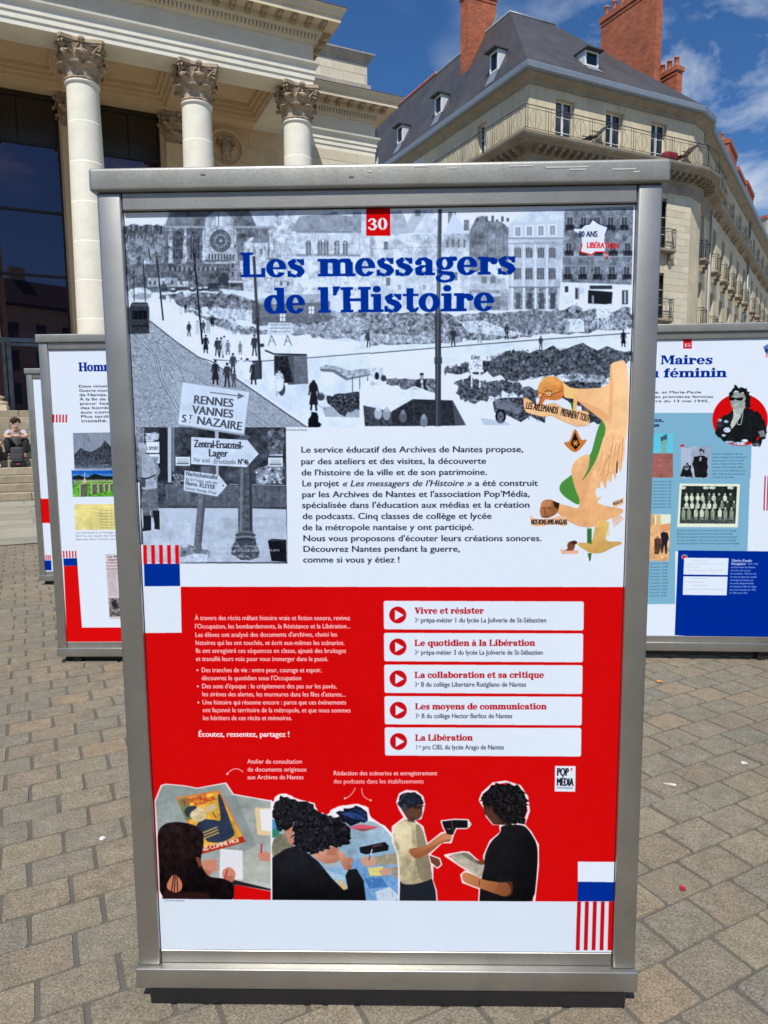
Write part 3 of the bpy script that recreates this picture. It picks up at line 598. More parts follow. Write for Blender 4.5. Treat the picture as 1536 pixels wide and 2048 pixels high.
    P_ = [(398, 808, 88, 60, 0), (448, 798, 84, 190, 1), (484, 790, 80, 70, 0), (540, 750, 70, 40, 1), (530, 745, 60, 50, 1), (378, 668, 60, 45, 0), (350, 680, 60, 200, 1), (512, 790, 90, 170, 1), (498, 908, 112, 42, 1),
          (566, 925, 112, 60, 0), (590, 935, 125, 75, 0), (608, 920, 118, 205, 1), (630, 918, 90, 120, 1), (703, 915, 78, 120, 1), (668, 800, 95, 190, 0), (660, 1035, 130, 70, 0), (710, 1030, 95, 220, 1), (745, 1095, 160, 225, 1), (783, 1095, 145, 50, 1),
          (555, 1095, 150, 44, 1), (625, 1112, 150, 62, 0), (665, 1112, 100, 80, 0), (788, 925, 130, 60, 0), (935, 1165, 170, 195, 1), (1140, 1250, 185, 38, 1), (1432, 880, 95, 205, 1), (1468, 875, 110, 66, 0), (1436, 905, 26, 225, 0)]
    people_bw(c, P_); c.El(_g(60), 950, 1120, 22, 40, .9); c.El(_g(212), 935, 1090, 26, 46, 1, (5, .1)); c.El(_g(38), 1138, 1110, 26, 34)
    c.Blob(_g(28), [(1110, 1350), (1105, 1300), (1130, 1255), (1165, 1265), (1180, 1350)], 1, None, 2); c.R(_g(70), 790, 950, 832, 1062); c.Ln(_g(52), [(785, 330), (824, 1055)], 17); c.R(_g(60), 820, 850, 845, 870); c.Ln(_g(90), [(781, 380), (818, 1050)], 4, .6)
    # right half of the view
    F(2.793, 740, 400)
    c.P(_g(176), [(115, 60), (180, 50), (230, 180), (115, 190)], 1, (12, .08)); c.P(_g(205), [(230, 180), (280, 50), (350, 50), (420, 180)], 1, (12, .08))
    c.P(_g(180), [(180, 180), (250, 50), (330, 50), (240, 180)], .9); c.R(_g(120), 255, 50, 285, 85); c.R(_g(110), 440, 60, 485, 140, .9, (5, .2))
    c.P(_g(205), [(420, 180), (470, 60), (560, 180)], 1); c.R(_g(110), 530, 105, 560, 165, .9, (4, .3))
    c.P(_g(192), [(0, 190), (560, 180), (560, 620), (0, 620)], 1, (26, .12)); c.P(_g(205), [(0, 380), (560, 400), (560, 620), (0, 620)], .7, (20, .1))
    for x in (430, 462, 494, 526): c.R(_g(90), x, 215, x+12, 262, .7)
    for x, y in ((78, 228), (470, 400), (90, 430)): c.R(_g(86), x, y, x+24, y+46, .8)
    for x in (150, 290): c.R(_g(215), x, 460, x+50, 520, .6); c.R(_g(120), x+8, 470, x+24, 500, .6)
    c.P(_g(132), [(560, 170), (600, 90), (640, 80), (670, 110), (740, 115), (785, 150), (785, 400), (560, 400)], 1, (20, .15))
    for x in range(575, 785, 22): c.Ln(_g(84), [(x, 130+(x % 30)), (x, 395)], 2.5, .6)
    for x in (600, 650, 685, 710, 740, 770): c.R(_g(80), x, 78+(x % 9)*3, x+14, 115, .9)
    c.P(_g(182), [(560, 430), (640, 370), (760, 420), (780, 540), (560, 540)], 1, (14, .1)); c.P(_g(220), [(640, 340), (720, 335), (765, 425), (735, 438), (640, 372)], 1)
    for x in (628, 678): c.R(_g(110), x, 424, x+30, 462, .9)
    c.R(_g(150), 560, 500, 780, 615, 1, (12, .2)); c.R(_g(205), 640, 520, 740, 535, .8); c.R(_g(84), 655, 540, 735, 610, .5)
    # arcaded building
    c.P(_g(205), [(795, 120), (880, 50), (1095, 40), (1100, 110), (1095, 125)], 1, (14, .05)); c.P(_g(198), [(785, 122), (1095, 105), (1090, 210), (780, 212)], 1)
    c.P(_g(188), [(780, 210), (1090, 208), (1065, 612), (778, 612)], 1, (20, .06))
    for i in range(4):
        x = 815+i*66-i*1; c.R(_g(232), x-4, 138-i*3, x+42, 200-i*2); c.R(_g(150), x+4, 145-i*3, x+34, 196-i*2); c.Ln(_g(210), [(x+19, 145), (x+19, 196)], 2.5)
        c.R(_g(84), x, 268, x+36, 318); c.El(_g(84), x+18, 268, 18, 8); c.R(_g(84), x-3, 376, x+36, 440)
        for k in (9, 18, 27): c.Ln(_g(190), [(x+k, 262), (x+k, 318)], 2.5); c.Ln(_g(190), [(x+k, 378), (x+k, 440)], 2.2)
        c.R(_g(140), x-4, 486, x+46, 608, 1, (8, .3)); c.R(_g(66), x+6, 516, x+34, 606, .8); c.Ln(_g(222), [(x-12, 240), (x-15, 610)], 10, .8)
    c.R(_g(120), 780, 205, 1090, 213, .7); c.R(_g(120), 780, 236, 1090, 242, .5); c.R(_g(90), 782, 480, 1068, 488, .6); c.Ln(_g(90), [(0, 270), (560, 250), (1100, 225)], 1.8, .7)
    # dark building on the right
    c.P(_g(126), [(1098, 45), (1485, 25), (1475, 470), (1080, 455)], 1, (10, .2)); c.R(_g(180), 1085, 295, 1480, 312, .7); c.P(_g(160), [(1098, 45), (1485, 25), (1485, 38), (1098, 58)], .8)
    for j, y in enumerate((90, 235, 368)):
        for i in range(5):
            x = 1112+i*(83 if j else 77)-j*6
            c.R(_g(150), x-5, y-8, x+35, y+62, .7); c.R(_g(70), x, y, x+30, y+60, .95); c.Ln(_g(170), [(x+15, y), (x+15, y+58)], 2.5)
            c.R(_g(30), x-10, y+42, x+42, y+72, .75, (3, .5))
    c.P(_g(224), [(1080, 455), (1475, 470), (1470, 620), (1068, 612)], 1, (30, .04)); c.R(_g(64), 1098, 478, 1118, 512); c.R(_g(150), 1155, 485, 1180, 552); c.R(_g(64), 1158, 490, 1170, 550)
    c.P(_g(40), [(1230, 500), (1368, 510), (1362, 582), (1228, 575)], 1); c.R(_g(60), 1238, 474, 1365, 494); c.R(_g(80), 1420, 500, 1455, 580); c.R(_g(200), 1434, 505, 1442, 575); c.R(_g(218), 1250, 530, 1262, 575, .6)
    # rubble, grass, kerb
    c.Blob(_g(132), [(0, 640), (200, 625), (520, 640), (760, 620), (1060, 612), (1160, 575), (1200, 620), (1470, 600), (1470, 720), (1050, 745), (780, 770), (450, 800), (0, 815)], 1, (7, .42), 4, 7)
    c.P(_g(205), [(500, 678), (640, 672), (760, 720), (860, 745), (800, 765), (560, 740)], 1, (8, .12)); c.P(_g(190), [(0, 745), (120, 750), (420, 770), (420, 795), (0, 800)], .6, (4, .3))
    c.P(_g(120), [(760, 622), (1070, 615), (1060, 700), (900, 730), (790, 700)], .5, (5, .4)); c.P(_g(226), [(1105, 662), (1205, 662), (1210, 735), (1100, 738)], 1, (8, .1)); c.P(_g(150), [(1105, 662), (1125, 680), (1122, 738), (1100, 738)], .7)
    c.P(_g(222), [(1275, 590), (1360, 575), (1355, 655), (1275, 660)])
    for x0, x1 in ((1275, 1240), (1285, 1285), (1300, 1340), (1340, 1300), (1345, 1360), (1335, 1345)): c.Ln(_g(215), [(x0, 650), (x1, 718)], 6)
    c.P(_g(218), [(0, 815), (460, 800), (900, 770), (1470, 730), (1465, 860), (1150, 820), (850, 840), (700, 880), (400, 920), (0, 1080)], 1, (30, .03))
    c.Ln(_g(66), [(0, 858), (380, 826), (880, 785), (1465, 742)], 5); c.Ln(_g(235), [(0, 852), (380, 820), (880, 779), (1465, 736)], 3)
    c.P(_g(228), [(0, 862), (370, 830), (420, 960), (340, 1000), (0, 990)], 1, (30, .02)); c.P(_g(228), [(-60, 1060), (0, 1000), (400, 960), (560, 990), (860, 1010), (1330, 1010), (1330, 1060), (700, 1110), (480, 1130), (540, 1265), (1280, 1260), (1280, 1400), (-40, 1400), (-60, 1290)], 1, (30, .02))
    c.Blob(_g(84), [(410, 935), (560, 900), (700, 880), (770, 840), (860, 850), (1160, 815), (1465, 860), (1465, 900), (1350, 990), (1160, 970), (1000, 990), (860, 1010), (780, 1005), (640, 960), (430, 965)], 1, (6, .5), 5, 7)
    c.Blob(_g(84), [(470, 1020), (560, 990), (640, 1010), (760, 1010), (930, 1060), (990, 1110), (900, 1110), (760, 1080), (700, 1110), (560, 1140), (500, 1110)], 1, (6, .5), 5, 6)
    c.Blob(_g(104), [(85, 1000), (230, 1000), (365, 1010), (370, 1070), (200, 1060), (100, 1030)], 1, (6, .45), 3, 5)
    c.Blob(_g(150), [(1130, 970), (1320, 985), (1340, 1040), (1190, 1050), (1100, 1000)], 1, (6, .3), 3, 5)
    c.Blob(_g(76), [(1060, 1020), (1300, 1020), (1340, 1250), (1240, 1255), (1180, 1150), (1060, 1110)], 1, (6, .5), 3, 5)
    c.R(_g(235), 555, 872, 634, 950); c.T('Eden', 568, 892, 618, 888, 24, _g(70), bold=.06, it=.2); c.Ln(_g(170), [(562, 925), (628, 925)], 3)
    c.R(_g(225), 560, 950, 640, 962)
    for x in (572, 618): c.Ln(_g(236), [(x, 950), (x, 1050)], 9)
    people_bw(c, [(468, 815, 105, 50, 0), (618, 800, 100, 150, 1), (770, 780, 90, 60, 0), (962, 832, 75, 60, 0), (1428, 820, 98, 34, 1)])
    c.P(_g(40), [(255, 1068), (262, 1010), (280, 1000), (308, 1005), (325, 1068)]); c.El(_g(150), 291, 985, 11, 15); c.El(_g(36), 291, 974, 12, 7); c.P(_g(225), [(284, 1005), (298, 1005), (300, 1062), (290, 1062)]); c.Ln(_g(190), [(315, 1040), (345, 1066)], 7)
    # tarpaulin stall and tricycle cart
    c.Blob(_g(205), [(0, 935), (75, 935), (80, 1000), (60, 1040), (0, 1040)], 1, (6, .15), 2); c.El(_g(40), 38, 985, 12, 22); c.El(_g(60), 76, 998, 15, 18)
    c.P(_g(222), [(-50, 1135), (130, 1100), (245, 1040), (430, 1105), (465, 1122), (240, 1115), (120, 1190), (0, 1155)], 1, (10, .05))
    c.P(_g(52), [(120, 1185), (240, 1115), (465, 1122), (480, 1265), (120, 1268)], 1, (6, .2)); c.P(_g(80), [(465, 1122), (540, 1262), (480, 1265)], 1)
    c.P(_g(70), [(-40, 1150), (30, 1165), (120, 1190), (120, 1268), (-30, 1268)], 1, (4, .3)); c.Ln(_g(96), [(245, 1118), (247, 1265)], 2)
    for x, y, t in ((45, 1195, 175), (92, 1200, 150), (185, 1215, 96), (302, 1240, 120)): c.El(_g(t), x, y, 22, 34); c.El(_g(t+30), x, y-26, 12, 15)
    c.P(_g(70), [(690, 1130), (730, 1108), (860, 1105), (930, 1090), (935, 1140), (990, 1200), (985, 1250), (900, 1210), (850, 1245), (760, 1200), (700, 1190)], 1, (4, .5)); c.P(_g(130), [(700, 1112), (780, 1120), (850, 1160), (840, 1200), (710, 1165)], .8)
    c.El(_g(30), 735, 1212, 30, 40); c.El(_g(105), 735, 1212, 18, 26); c.El(_g(30), 735, 1212, 6, 8); c.Ln(_g(150), [(735, 1180), (735, 1245)], 2)
    c.P(_g(150), [(620, 1220), (760, 1240), (800, 1262), (640, 1262)], .5)
    c.scatter([(0, 645), (520, 640), (1060, 615), (1465, 605), (1465, 715), (1050, 740), (450, 795), (0, 810)], 1100, [55, 75, 100, 165, 190, 205], 6, 20, 1.3, .7, 2.6, .65)
    c.scatter([(430, 930), (770, 845), (1160, 820), (1460, 865), (1350, 985), (860, 1005), (640, 960)], 900, [30, 45, 60, 115, 140], 5, 18, 1.2, .8, 2.6, .7)
    c.scatter([(480, 1020), (640, 1010), (930, 1060), (980, 1108), (560, 1135)], 260, [40, 60, 130, 170], 5, 16, 1.2, .8, 2.6, .7); c.scatter([(90, 1000), (365, 1010), (370, 1068), (200, 1060)], 130, [60, 80, 160], 5, 15, 1.2, .8, 2.4, .7)
    c.scatter([(1100, 60), (1480, 40), (1470, 460), (1085, 450)], 260, [80, 95, 150, 165], 8, 30, PI/2, .1, 2.5, .4); c.scatter([(785, 215), (1085, 215), (1065, 605), (780, 605)], 160, [150, 165, 215], 8, 30, PI/2, .1, 2.5, .5)
    c.scatter([(0, 200), (560, 195), (560, 600), (0, 600)], 300, [120, 140, 160, 225], 8, 34, PI/2, .12, 2.6, .5); c.scatter([(570, 120), (780, 150), (780, 395), (570, 395)], 160, [85, 100, 155], 8, 40, PI/2, .1, 2.5, .5)
    c.scatter([(700, 1120), (930, 1100), (985, 1200), (980, 1245), (760, 1205)], 90, [30, 45, 150], 6, 26, .6, .9, 3, .8); c.scatter([(1215, 1165-0), (1440, 1125), (1440, 1240), (1310, 1270)], 1, [60], 5, 9)
    # tall pole in front
    c.Ln(_g(74), [(395, 46), (384, 620)], 22); c.Ln(_g(62), [(384, 610), (382, 1268)], 34); c.Ln(_g(120), [(388, 60), (376, 1268)], 6, .7); c.Ln(_g(70), [(384, 880), (384, 915)], 44)
    F()
    c.R(W_, 240, 856.5, 1290, 1180)
    # white corner at the top left of the view
    c.P(_g(236), [(244, 426), (333, 424), (322, 452), (322, 447), (280, 448), (262, 446), (246, 450)], 1)
    # haze behind the title as printed
    c.blur(244, 406, 1290, 856, 2); c.contrast(244, 406, 1290, 855, 1.18, 3)
    # ---- title
    c.P((216, 227, 242), [(470, 490), (1050, 486), (1050, 622), (470, 636)], .10)
    c.R(RED, 732.5, 415.5, 781, 470); c.T('30', 736, 459, 777, 457.5, 24, W_, 'slab')
    c.T('Les', 480, 554, 611, 553, 50, BLUE, 'slab', bold=.05); c.T('messagers', 636, 552.5, 1036, 547, 50, BLUE, 'slab', bold=.05)
    c.T("de", 526, 627, 611, 626, 51, BLUE, 'slab', bold=.05); c.T("l'Histoire", 636, 625.5, 992, 621, 51, BLUE, 'slab', bold=.05)
    # ---- map emblem
    F(2.793, 740, 400)
    fr = [(1150, 150), (1190, 152), (1215, 130), (1238, 128), (1255, 100), (1290, 125), (1342, 145), (1325, 195), (1320, 225), (1330, 255), (1320, 285), (1270, 285), (1250, 302), (1185, 285), (1195, 240), (1195, 190), (1150, 165)]
    c.P(W_, fr); c.Ln((28, 50, 100), fr[:8], 6); c.Ln(RED, [fr[14], fr[13], fr[12], fr[11], fr[10]], 7); c.P(RED, [(1328, 290), (1342, 285), (1342, 325), (1332, 318)]); c.P(W_, [(1332, 297), (1338, 294), (1338, 312), (1333, 310)])
    c.T('80 ANS', 1176, 200, 1282, 200, 32, (40, 56, 96), bold=.1); c.T('LIBÉRATION', 1222, 262, 1400, 266, 32, (214, 40, 50), bold=.1)
    F()
    # ---- lower left black and white picture
    c.P(_g(70), [(272, 857), (570, 857), (573, 1131), (356, 1131), (355, 1093), (278, 1093)], 1, (12, .3))
    F(4.042, 240, 740)
    c.P(_g(178), [(155, 1130), (1335, 1130), (1345, 1570), (180, 1570)], 1, (30, .05)); c.P(_g(188), [(155, 1130), (1335, 1130), (1335, 1200), (155, 1220)], .6)
    c.R(_g(62), 110, 470, 1330, 920, 1, (30, .25)); c.P(_g(96), [(350, 920), (1330, 935), (1335, 1120), (355, 1110)], 1, (14, .15))
    for x in range(380, 1330, 60): c.Ln(_g(66), [(x, 960), (x, 1105)], 5, .6)
    c.P(_g(60), [(290, 905), (1330, 925), (1330, 955), (350, 935)]); c.Ln(_g(190), [(870, 935), (1330, 945)], 6, .8); c.Ln(_g(80), [(300, 1105), (1335, 1135)], 10)
    c.R(_g(120), 110, 470, 180, 900, 1, (10, .3)); c.R(_g(44), 300, 475, 365, 900); c.R(_g(180), 372, 470, 400, 920); c.R(_g(120), 405, 470, 425, 830)
    c.Blob(_g(190), [(190, 580), (195, 520), (290, 515), (300, 580)], .9, (6, .2), 3); c.R(_g(215), 195, 590, 302, 680); c.R(_g(215), 215, 690, 304, 765); c.T('L SPORT', 200, 655, 296, 655, 26, _g(90), bold=.1); c.R(_g(80), 240, 710, 295, 750, .5, (3, .4))
    for x, y in ((435, 712), (1190, 718)):
        c.R(_g(212), x, y, x+118, y+72); c.Ln(_g(90), [(x+14, y+20), (x+104, y+20)], 4, .8); c.Ln(_g(90), [(x+18, y+36), (x+100, y+36)], 6, .7); c.Ln(_g(90), [(x+10, y+54), (x+108, y+54)], 14, .8)
    c.Blob(_g(110), [(395, 915), (410, 850), (500, 850), (560, 900), (560, 925)], .9, (4, .6), 4, 5)
    c.Blob(_g(150), [(1090, 920), (1090, 800), (1200, 790), (1310, 800), (1310, 930)], .9, (8, .4), 3, 5); c.Blob(_g(100), [(1190, 480), (1310, 480), (1310, 700), (1190, 690)], .9, (9, .4), 3, 4)
    c.R(_g(205), 1200, 690, 1310, 705, .7)
    # lamp post with a fluted iron foot
    c.P(_g(88), [(960, 520), (1050, 540), (1062, 1340), (945, 1340), (940, 780)], 1, (9, .2)); c.P(_g(140), [(965, 800), (985, 800), (975, 1330), (955, 1330)], .6); c.P(_g(58), [(1030, 560), (1052, 560), (1062, 1340), (1038, 1340)], .8)
    for (y, rx, t) in ((1335, 70, 110), (1350, 85, 80), (1375, 88, 120), (1392, 85, 56)): c.El(_g(t), 1003, y, rx, 22)
    c.P(_g(86), [(925, 1395), (1085, 1395), (1100, 1440), (1120, 1480), (1108, 1530), (1040, 1555), (960, 1550), (885, 1500), (890, 1440)], 1, (8, .35)); c.El(_g(70), 1003, 1400, 60, 14)
    c.P(_g(105), [(640, 790), (715, 790), (690, 1030), (650, 1030)], 1); c.P(_g(110), [(620, 1015), (685, 1020), (640, 1480), (580, 1470)], 1, (7, .12)); c.P(_g(80), [(660, 1020), (685, 1020), (640, 1480), (620, 1478)], .7)
    c.P(_g(170), [(755, 500), (785, 500), (785, 860), (765, 860)], 1)
    c.Blob(_g(120), [(470, 1560), (480, 1440), (580, 1445), (700, 1460), (705, 1510), (690, 1570), (480, 1575)], 1, (8, .25), 3); c.P(_g(200), [(470, 1530), (600, 1500), (700, 1510), (690, 1570), (470, 1575)], .9, (8, .1)); c.P(_g(104), [(575, 1480), (645, 1400), (650, 1490), (600, 1500)], 1)
    c.P(_g(34), [(1185, 1395), (1215, 1380), (1335, 1385), (1340, 1570), (1215, 1560)], 1, (10, .15)); c.Ln(_g(110), [(1200, 1395), (1335, 1390)], 5, .7)
    # soldier seen from behind
    c.P(_g(108), [(165, 975), (285, 965), (292, 1120), (300, 1190), (240, 1210), (225, 1110), (232, 1240), (175, 1230), (155, 1080)], 1, (8, .15))
    c.P(_g(40), [(170, 1190), (235, 1190), (236, 1310), (160, 1320), (172, 1280)], 1); c.P(_g(40), [(245, 1150), (302, 1150), (306, 1305), (262, 1300), (262, 1260)], 1)
    c.P(_g(158), [(138, 720), (160, 690), (205, 690), (262, 730), (290, 830), (285, 870), (285, 965), (200, 980), (160, 975), (150, 860)], 1, (9, .1)); c.P(_g(110), [(138, 720), (155, 700), (165, 960), (150, 880)], .7)
    c.Ln(_g(44), [(150, 885), (200, 890), (285, 855)], 11); c.El(_g(150), 166, 660, 34, 40, 1, (5, .1)); c.P(_g(172), [(130, 640), (132, 608), (170, 598), (200, 612), (200, 640), (160, 645)], 1); c.R(_g(60), 155, 885, 190, 960, .8)
    c.Ln(_g(130), [(262, 730), (300, 830), (262, 900)], 22)
    c.contrast(120, 480, 1335, 1560, 1.2, 4)
    # road signs
    def signtext(t, x0, y0, x1, y1, cap, col, b): c.T(t, x0, y0, x1, y1, cap, col, bold=b)
    c.P(_g(168), [(485, 100), (1042, 180), (995, 540), (448, 455)], 1); c.P(_g(226), [(492, 106), (1035, 184), (990, 522), (455, 445)], 1, (30, .02))
    c.Ln(_g(100), [(715, 186), (945, 214)], 8); c.P(_g(110), [(945, 190), (998, 218), (940, 242)])
    signtext('RENNES', 580, 275, 905, 308, 66, _g(80), .1); signtext('VANNES', 570, 358, 903, 396, 66, _g(80), .1)
    signtext('S', 484, 428, 522, 432, 62, _g(80), .1); signtext('T', 540, 405, 572, 409, 36, _g(80), .1); c.El(_g(80), 552, 430, 5, 5); signtext('NAZAIRE', 604, 444, 973, 496, 66, _g(80), .1)
    c.P(_g(224), [(562, 550), (1020, 575), (1112, 688), (1012, 796), (560, 770)], 1, (20, .03))
    signtext('Zentral-Ersatzteil-', 585, 632, 985, 648, 60, _g(62), .1); signtext('Lager', 703, 708, 860, 712, 60, _g(62), .1); signtext('Für ausl', 580, 752, 715, 758, 34, _g(110), .03); signtext('Ersatzteile', 745, 765, 925, 772, 38, _g(110), .03); signtext('N°46', 942, 772, 1030, 776, 44, _g(52), .1)
    c.P(_g(220), [(508, 822), (785, 858), (855, 945), (775, 1035), (500, 985)], 1, (16, .04))
    signtext('Nachschubstaffel', 518, 862, 775, 896, 34, _g(80), .08); signtext('für E+Trupp. teile der', 515, 905, 775, 936, 24, _g(110), .04); signtext('Norm. KLEYER', 513, 940, 755, 978, 34, _g(80), .09); signtext('Einheit Nantes West', 511, 976, 765, 1018, 24, _g(110), .03)
    c.P(_g(80), [(812, 945), (828, 938), (828, 956)])
    for (t, x0, y0, x1, y1, w) in (('RUES GABON — MELLIER', 745, 1448, 1135, 1446, 15), ('CARREFOUR ÉGLISE SAINT-SIMILIEN', 740, 1490, 1280, 1480, 17), ('NANTES 13-12-41', 738, 1532, 1030, 1530, 16)): signtext(t, x0, y0, x1, y1, w, _g(220), 0)
    F()
    c.T('© Archives de Nantes', 570, 863.5, 613, 863.2, 4, (60, 64, 80))
    # stripes and blocks, left
    for k in range(5): x = 282+k*16.1; c.P((222, 12, 12), [(x-.2, 1094), (x+7.3, 1094), (x+8.1, 1131.5), (x+.6, 1131.5)])
    c.P(BLUE, [(283.5, 1131.5), (355.5, 1131.5), (356.5, 1176.5), (284.8, 1177)])
    # ---- introduction
    INK = (26, 32, 52)
    for t, x0, y, x1, y1 in [("Le service éducatif des Archives de Nantes propose,", 600, 907.5, 1049, 906), ("par des ateliers et des visites, la découverte", 600, 931, 974, 929.5), ("de l'histoire de la ville et de son patrimoine.", 601, 953.5, 976, 952),
                            ("par les Archives de Nantes et l'association Pop'Média,", 602, 997.5, 1062, 996), ("spécialisée dans l'éducation aux médias et la création", 602, 1019, 1062, 1018), ("de podcasts. Cinq classes de collège et lycée", 603, 1041.5, 985, 1040.5),
                            ("de la métropole nantaise y ont participé.", 603, 1064, 949, 1063), ("Nous vous proposons d'écouter leurs créations sonores.", 604, 1086, 1086, 1085.5), ("Découvrez Nantes pendant la guerre,", 604, 1107.5, 921, 1107), ("comme si vous y étiez !", 604, 1129, 800, 1129)]:
        c.T(t, x0, y, x1, y1, 12.0, INK, bold=.06)
    c.T("Le projet", 602, 975.5, 677, 975, 12.0, INK, bold=.06); c.T("« Les messagers de l'Histoire »", 683, 975.5, 944, 974.5, 12.0, INK, bold=.055, it=.22); c.T("a été construit", 951, 974.5, 1078, 974, 12.0, INK, bold=.06)
    c.smooth = True
    # ---- drawn birds with men's heads on the right edge
    SK = (240, 190, 140); SK2 = (222, 160, 108); BR = (190, 120, 62); GR = (74, 140, 62); DKB = (70, 40, 24); YL = (226, 190, 110)
    F(2.793, 740, 400)
    c.P(GR, [(1345, 985), (1362, 985), (1350, 1140), (1290, 1260), (1268, 1330), (1262, 1420), (1345, 1420), (1350, 1200)]); c.P((58, 110, 50), [(1128, 1130), (1165, 1140), (1160, 1200), (1140, 1185)])
    c.G((236, 178, 124), (248, 206, 158), -.4, [(1080, 1010), (1120, 1050), (1200, 1058), (1352, 1045), (1352, 920), (1375, 905), (1460, 888), (1450, 1400), (1330, 1400), (1320, 1330), (1330, 1250), (1240, 1180), (1150, 1110), (1090, 1110)], 1, (30, .02))
    c.P(SK2, [(1200, 1130), (1300, 1170), (1350, 1210), (1335, 1252), (1260, 1200), (1150, 1110)], .6); c.P(SK2, [(1352, 1045), (1352, 920), (1362, 915), (1372, 1080), (1360, 1250), (1340, 1250)], .5); c.P((242, 206, 130), [(1080, 1010), (1125, 1052), (1170, 1056), (1170, 1108), (1095, 1105)], .6)
    c.P((232, 184, 128), [(1148, 1090), (1170, 1090), (1162, 1200), (1142, 1180)])
    c.G((236, 176, 100), (186, 104, 52), 1.2, [(945, 1055), (955, 1020), (990, 985), (1040, 985), (1080, 1010), (1095, 1060), (1085, 1110), (1040, 1120), (1010, 1120), (990, 1110), (958, 1165), (944, 1162), (960, 1110), (940, 1095)], 1, (24, .06))
    c.P((196, 112, 56), [(940, 1075), (965, 1070), (1000, 1110), (1000, 1120), (985, 1112), (960, 1160), (945, 1165), (958, 1110), (942, 1095)], .75); c.P((205, 118, 60), [(1010, 1120), (1080, 1060), (1092, 1085), (1060, 1122)], .6)
    c.Ln((150, 60, 36), [(968, 1095), (945, 1160)], 8, .7)
    c.Ln(DKB, [(940, 1082), (965, 1092), (985, 1085)], 4, .9); c.El((236, 196, 150), 1006, 1085, 13, 10); c.El(DKB, 1006, 1085, 4, 4); c.El((236, 196, 150), 958, 1092, 8, 8)
    c.Ln(DKB, [(985, 1072), (1004, 1066), (1025, 1070)], 4); c.Ln(DKB, [(988, 1088), (998, 1100), (1016, 1100), (1024, 1088), (1080, 1068)], 3)
    ban = [(862, 1098), (905, 1122), (940, 1160), (990, 1146), (1040, 1135), (1085, 1165), (1150, 1182), (1236, 1178), (1236, 1262), (1165, 1270), (1090, 1240), (1020, 1205), (980, 1216), (920, 1202), (868, 1185)]
    c.P((236, 190, 142), ban, 1, (20, .03)); c.Ln((180, 110, 60), ban+[ban[0]], 2.5, .7)
    c.T('LES ALLEMANDS', 875, 1168, 1056, 1198, 38, (30, 24, 24), bold=.06); c.T('PRENNENT TOUT', 1070, 1205, 1232, 1244, 40, (30, 24, 24), bold=.06)
    c.Ln((120, 30, 24), [(945, 1145), (944, 1168)], 8)
    F(2.163, 580, 860)
    # square and compasses
    c.P((196, 120, 60), [(1235, 0), (1246, 0), (1268, 50), (1288, 42), (1292, 52), (1242, 110), (1190, 64), (1196, 54), (1216, 55)]); c.P((24, 18, 16), [(1240, 12), (1262, 66), (1242, 90), (1220, 64)])
    for k in range(3):
        t = k*PI/3; c.Ln((226, 150, 60), [(1242-13*math.cos(t), 60-13*math.sin(t)), (1242+13*math.cos(t), 60+13*math.sin(t))], 5)
    c.P(GR, [(1310, 110), (1322, 60), (1338, 0), (1372, 0), (1350, 60), (1340, 120), (1320, 180), (1300, 230), (1296, 190), (1280, 230), (1262, 330), (1240, 325), (1190, 292), (1168, 262), (1180, 230), (1225, 200)])
    c.G((246, 200, 150), (222, 164, 112), 1.9, [(1372, 0), (1462, 0), (1452, 160), (1452, 100), (1440, 200), (1425, 150), (1418, 230), (1404, 180), (1398, 240), (1380, 210), (1376, 272), (1352, 215), (1350, 262), (1330, 250), (1330, 300), (1362, 290), (1330, 320), (1390, 338), (1450, 345), (1450, 365), (1400, 385), (1350, 410), (1300, 428), (1250, 420), (1200, 395), (1150, 350), (1150, 322), (1200, 330), (1255, 350), (1262, 310), (1240, 260), (1222, 190), (1230, 150), (1262, 118), (1306, 104), (1300, 170), (1262, 235), (1300, 190), (1340, 120)], 1, (26, .03))
    c.P((214, 152, 104), [(1225, 190), (1240, 260), (1262, 310), (1256, 352), (1290, 300), (1310, 200), (1340, 130), (1300, 190), (1262, 236)], .35)
    for x0, y0, x1, y1 in ((1404, 60, 1382, 200), (1420, 60, 1402, 170), (1438, 50, 1424, 140), (1450, 40, 1442, 140), (1390, 110, 1352, 205)): c.Ln((190, 126, 84), [(x0, y0), (x1, y1)], 3, .8)
    c.Ln((190, 130, 84), [(1150, 352), (1210, 398), (1252, 420), (1300, 428), (1352, 410)], 3, .7); c.Ln((60, 36, 24), [(1422, 190), (1424, 140)], 6)
    c.G((190, 128, 84), (132, 78, 48), .4, [(1088, 340), (1095, 312), (1125, 304), (1150, 312), (1172, 330), (1165, 360), (1150, 375), (1120, 388), (1092, 386), (1085, 362)], 1, (12, .08)); c.P((48, 32, 26), [(1142, 312), (1172, 322), (1168, 348), (1150, 340)])
    c.Ln((96, 56, 36), [(1096, 345), (1110, 342)], 4); c.Ln((96, 56, 36), [(1118, 343), (1136, 346)], 4); c.Ln((110, 66, 44), [(1112, 344), (1106, 366), (1114, 370)], 4); c.Ln((110, 60, 44), [(1100, 380), (1130, 380)], 4); c.P((206, 150, 104), [(1090, 338), (1104, 312), (1140, 312), (1130, 336)], .5)
    c.P((232, 186, 146), [(1042, 370), (1056, 388), (1100, 394), (1150, 386), (1170, 376), (1208, 378), (1206, 428), (1150, 412), (1100, 422), (1048, 424)]); c.T('NOS BONS AMIS ANGLAIS', 1048, 415, 1204, 415, 22, (36, 26, 26), bold=.09)
    c.P((232, 186, 146), [(1402, 318), (1452, 296), (1450, 326), (1408, 342)]); c.T('NOUS AV', 1408, 332, 1450, 318, 14, (36, 26, 26), bold=.05)
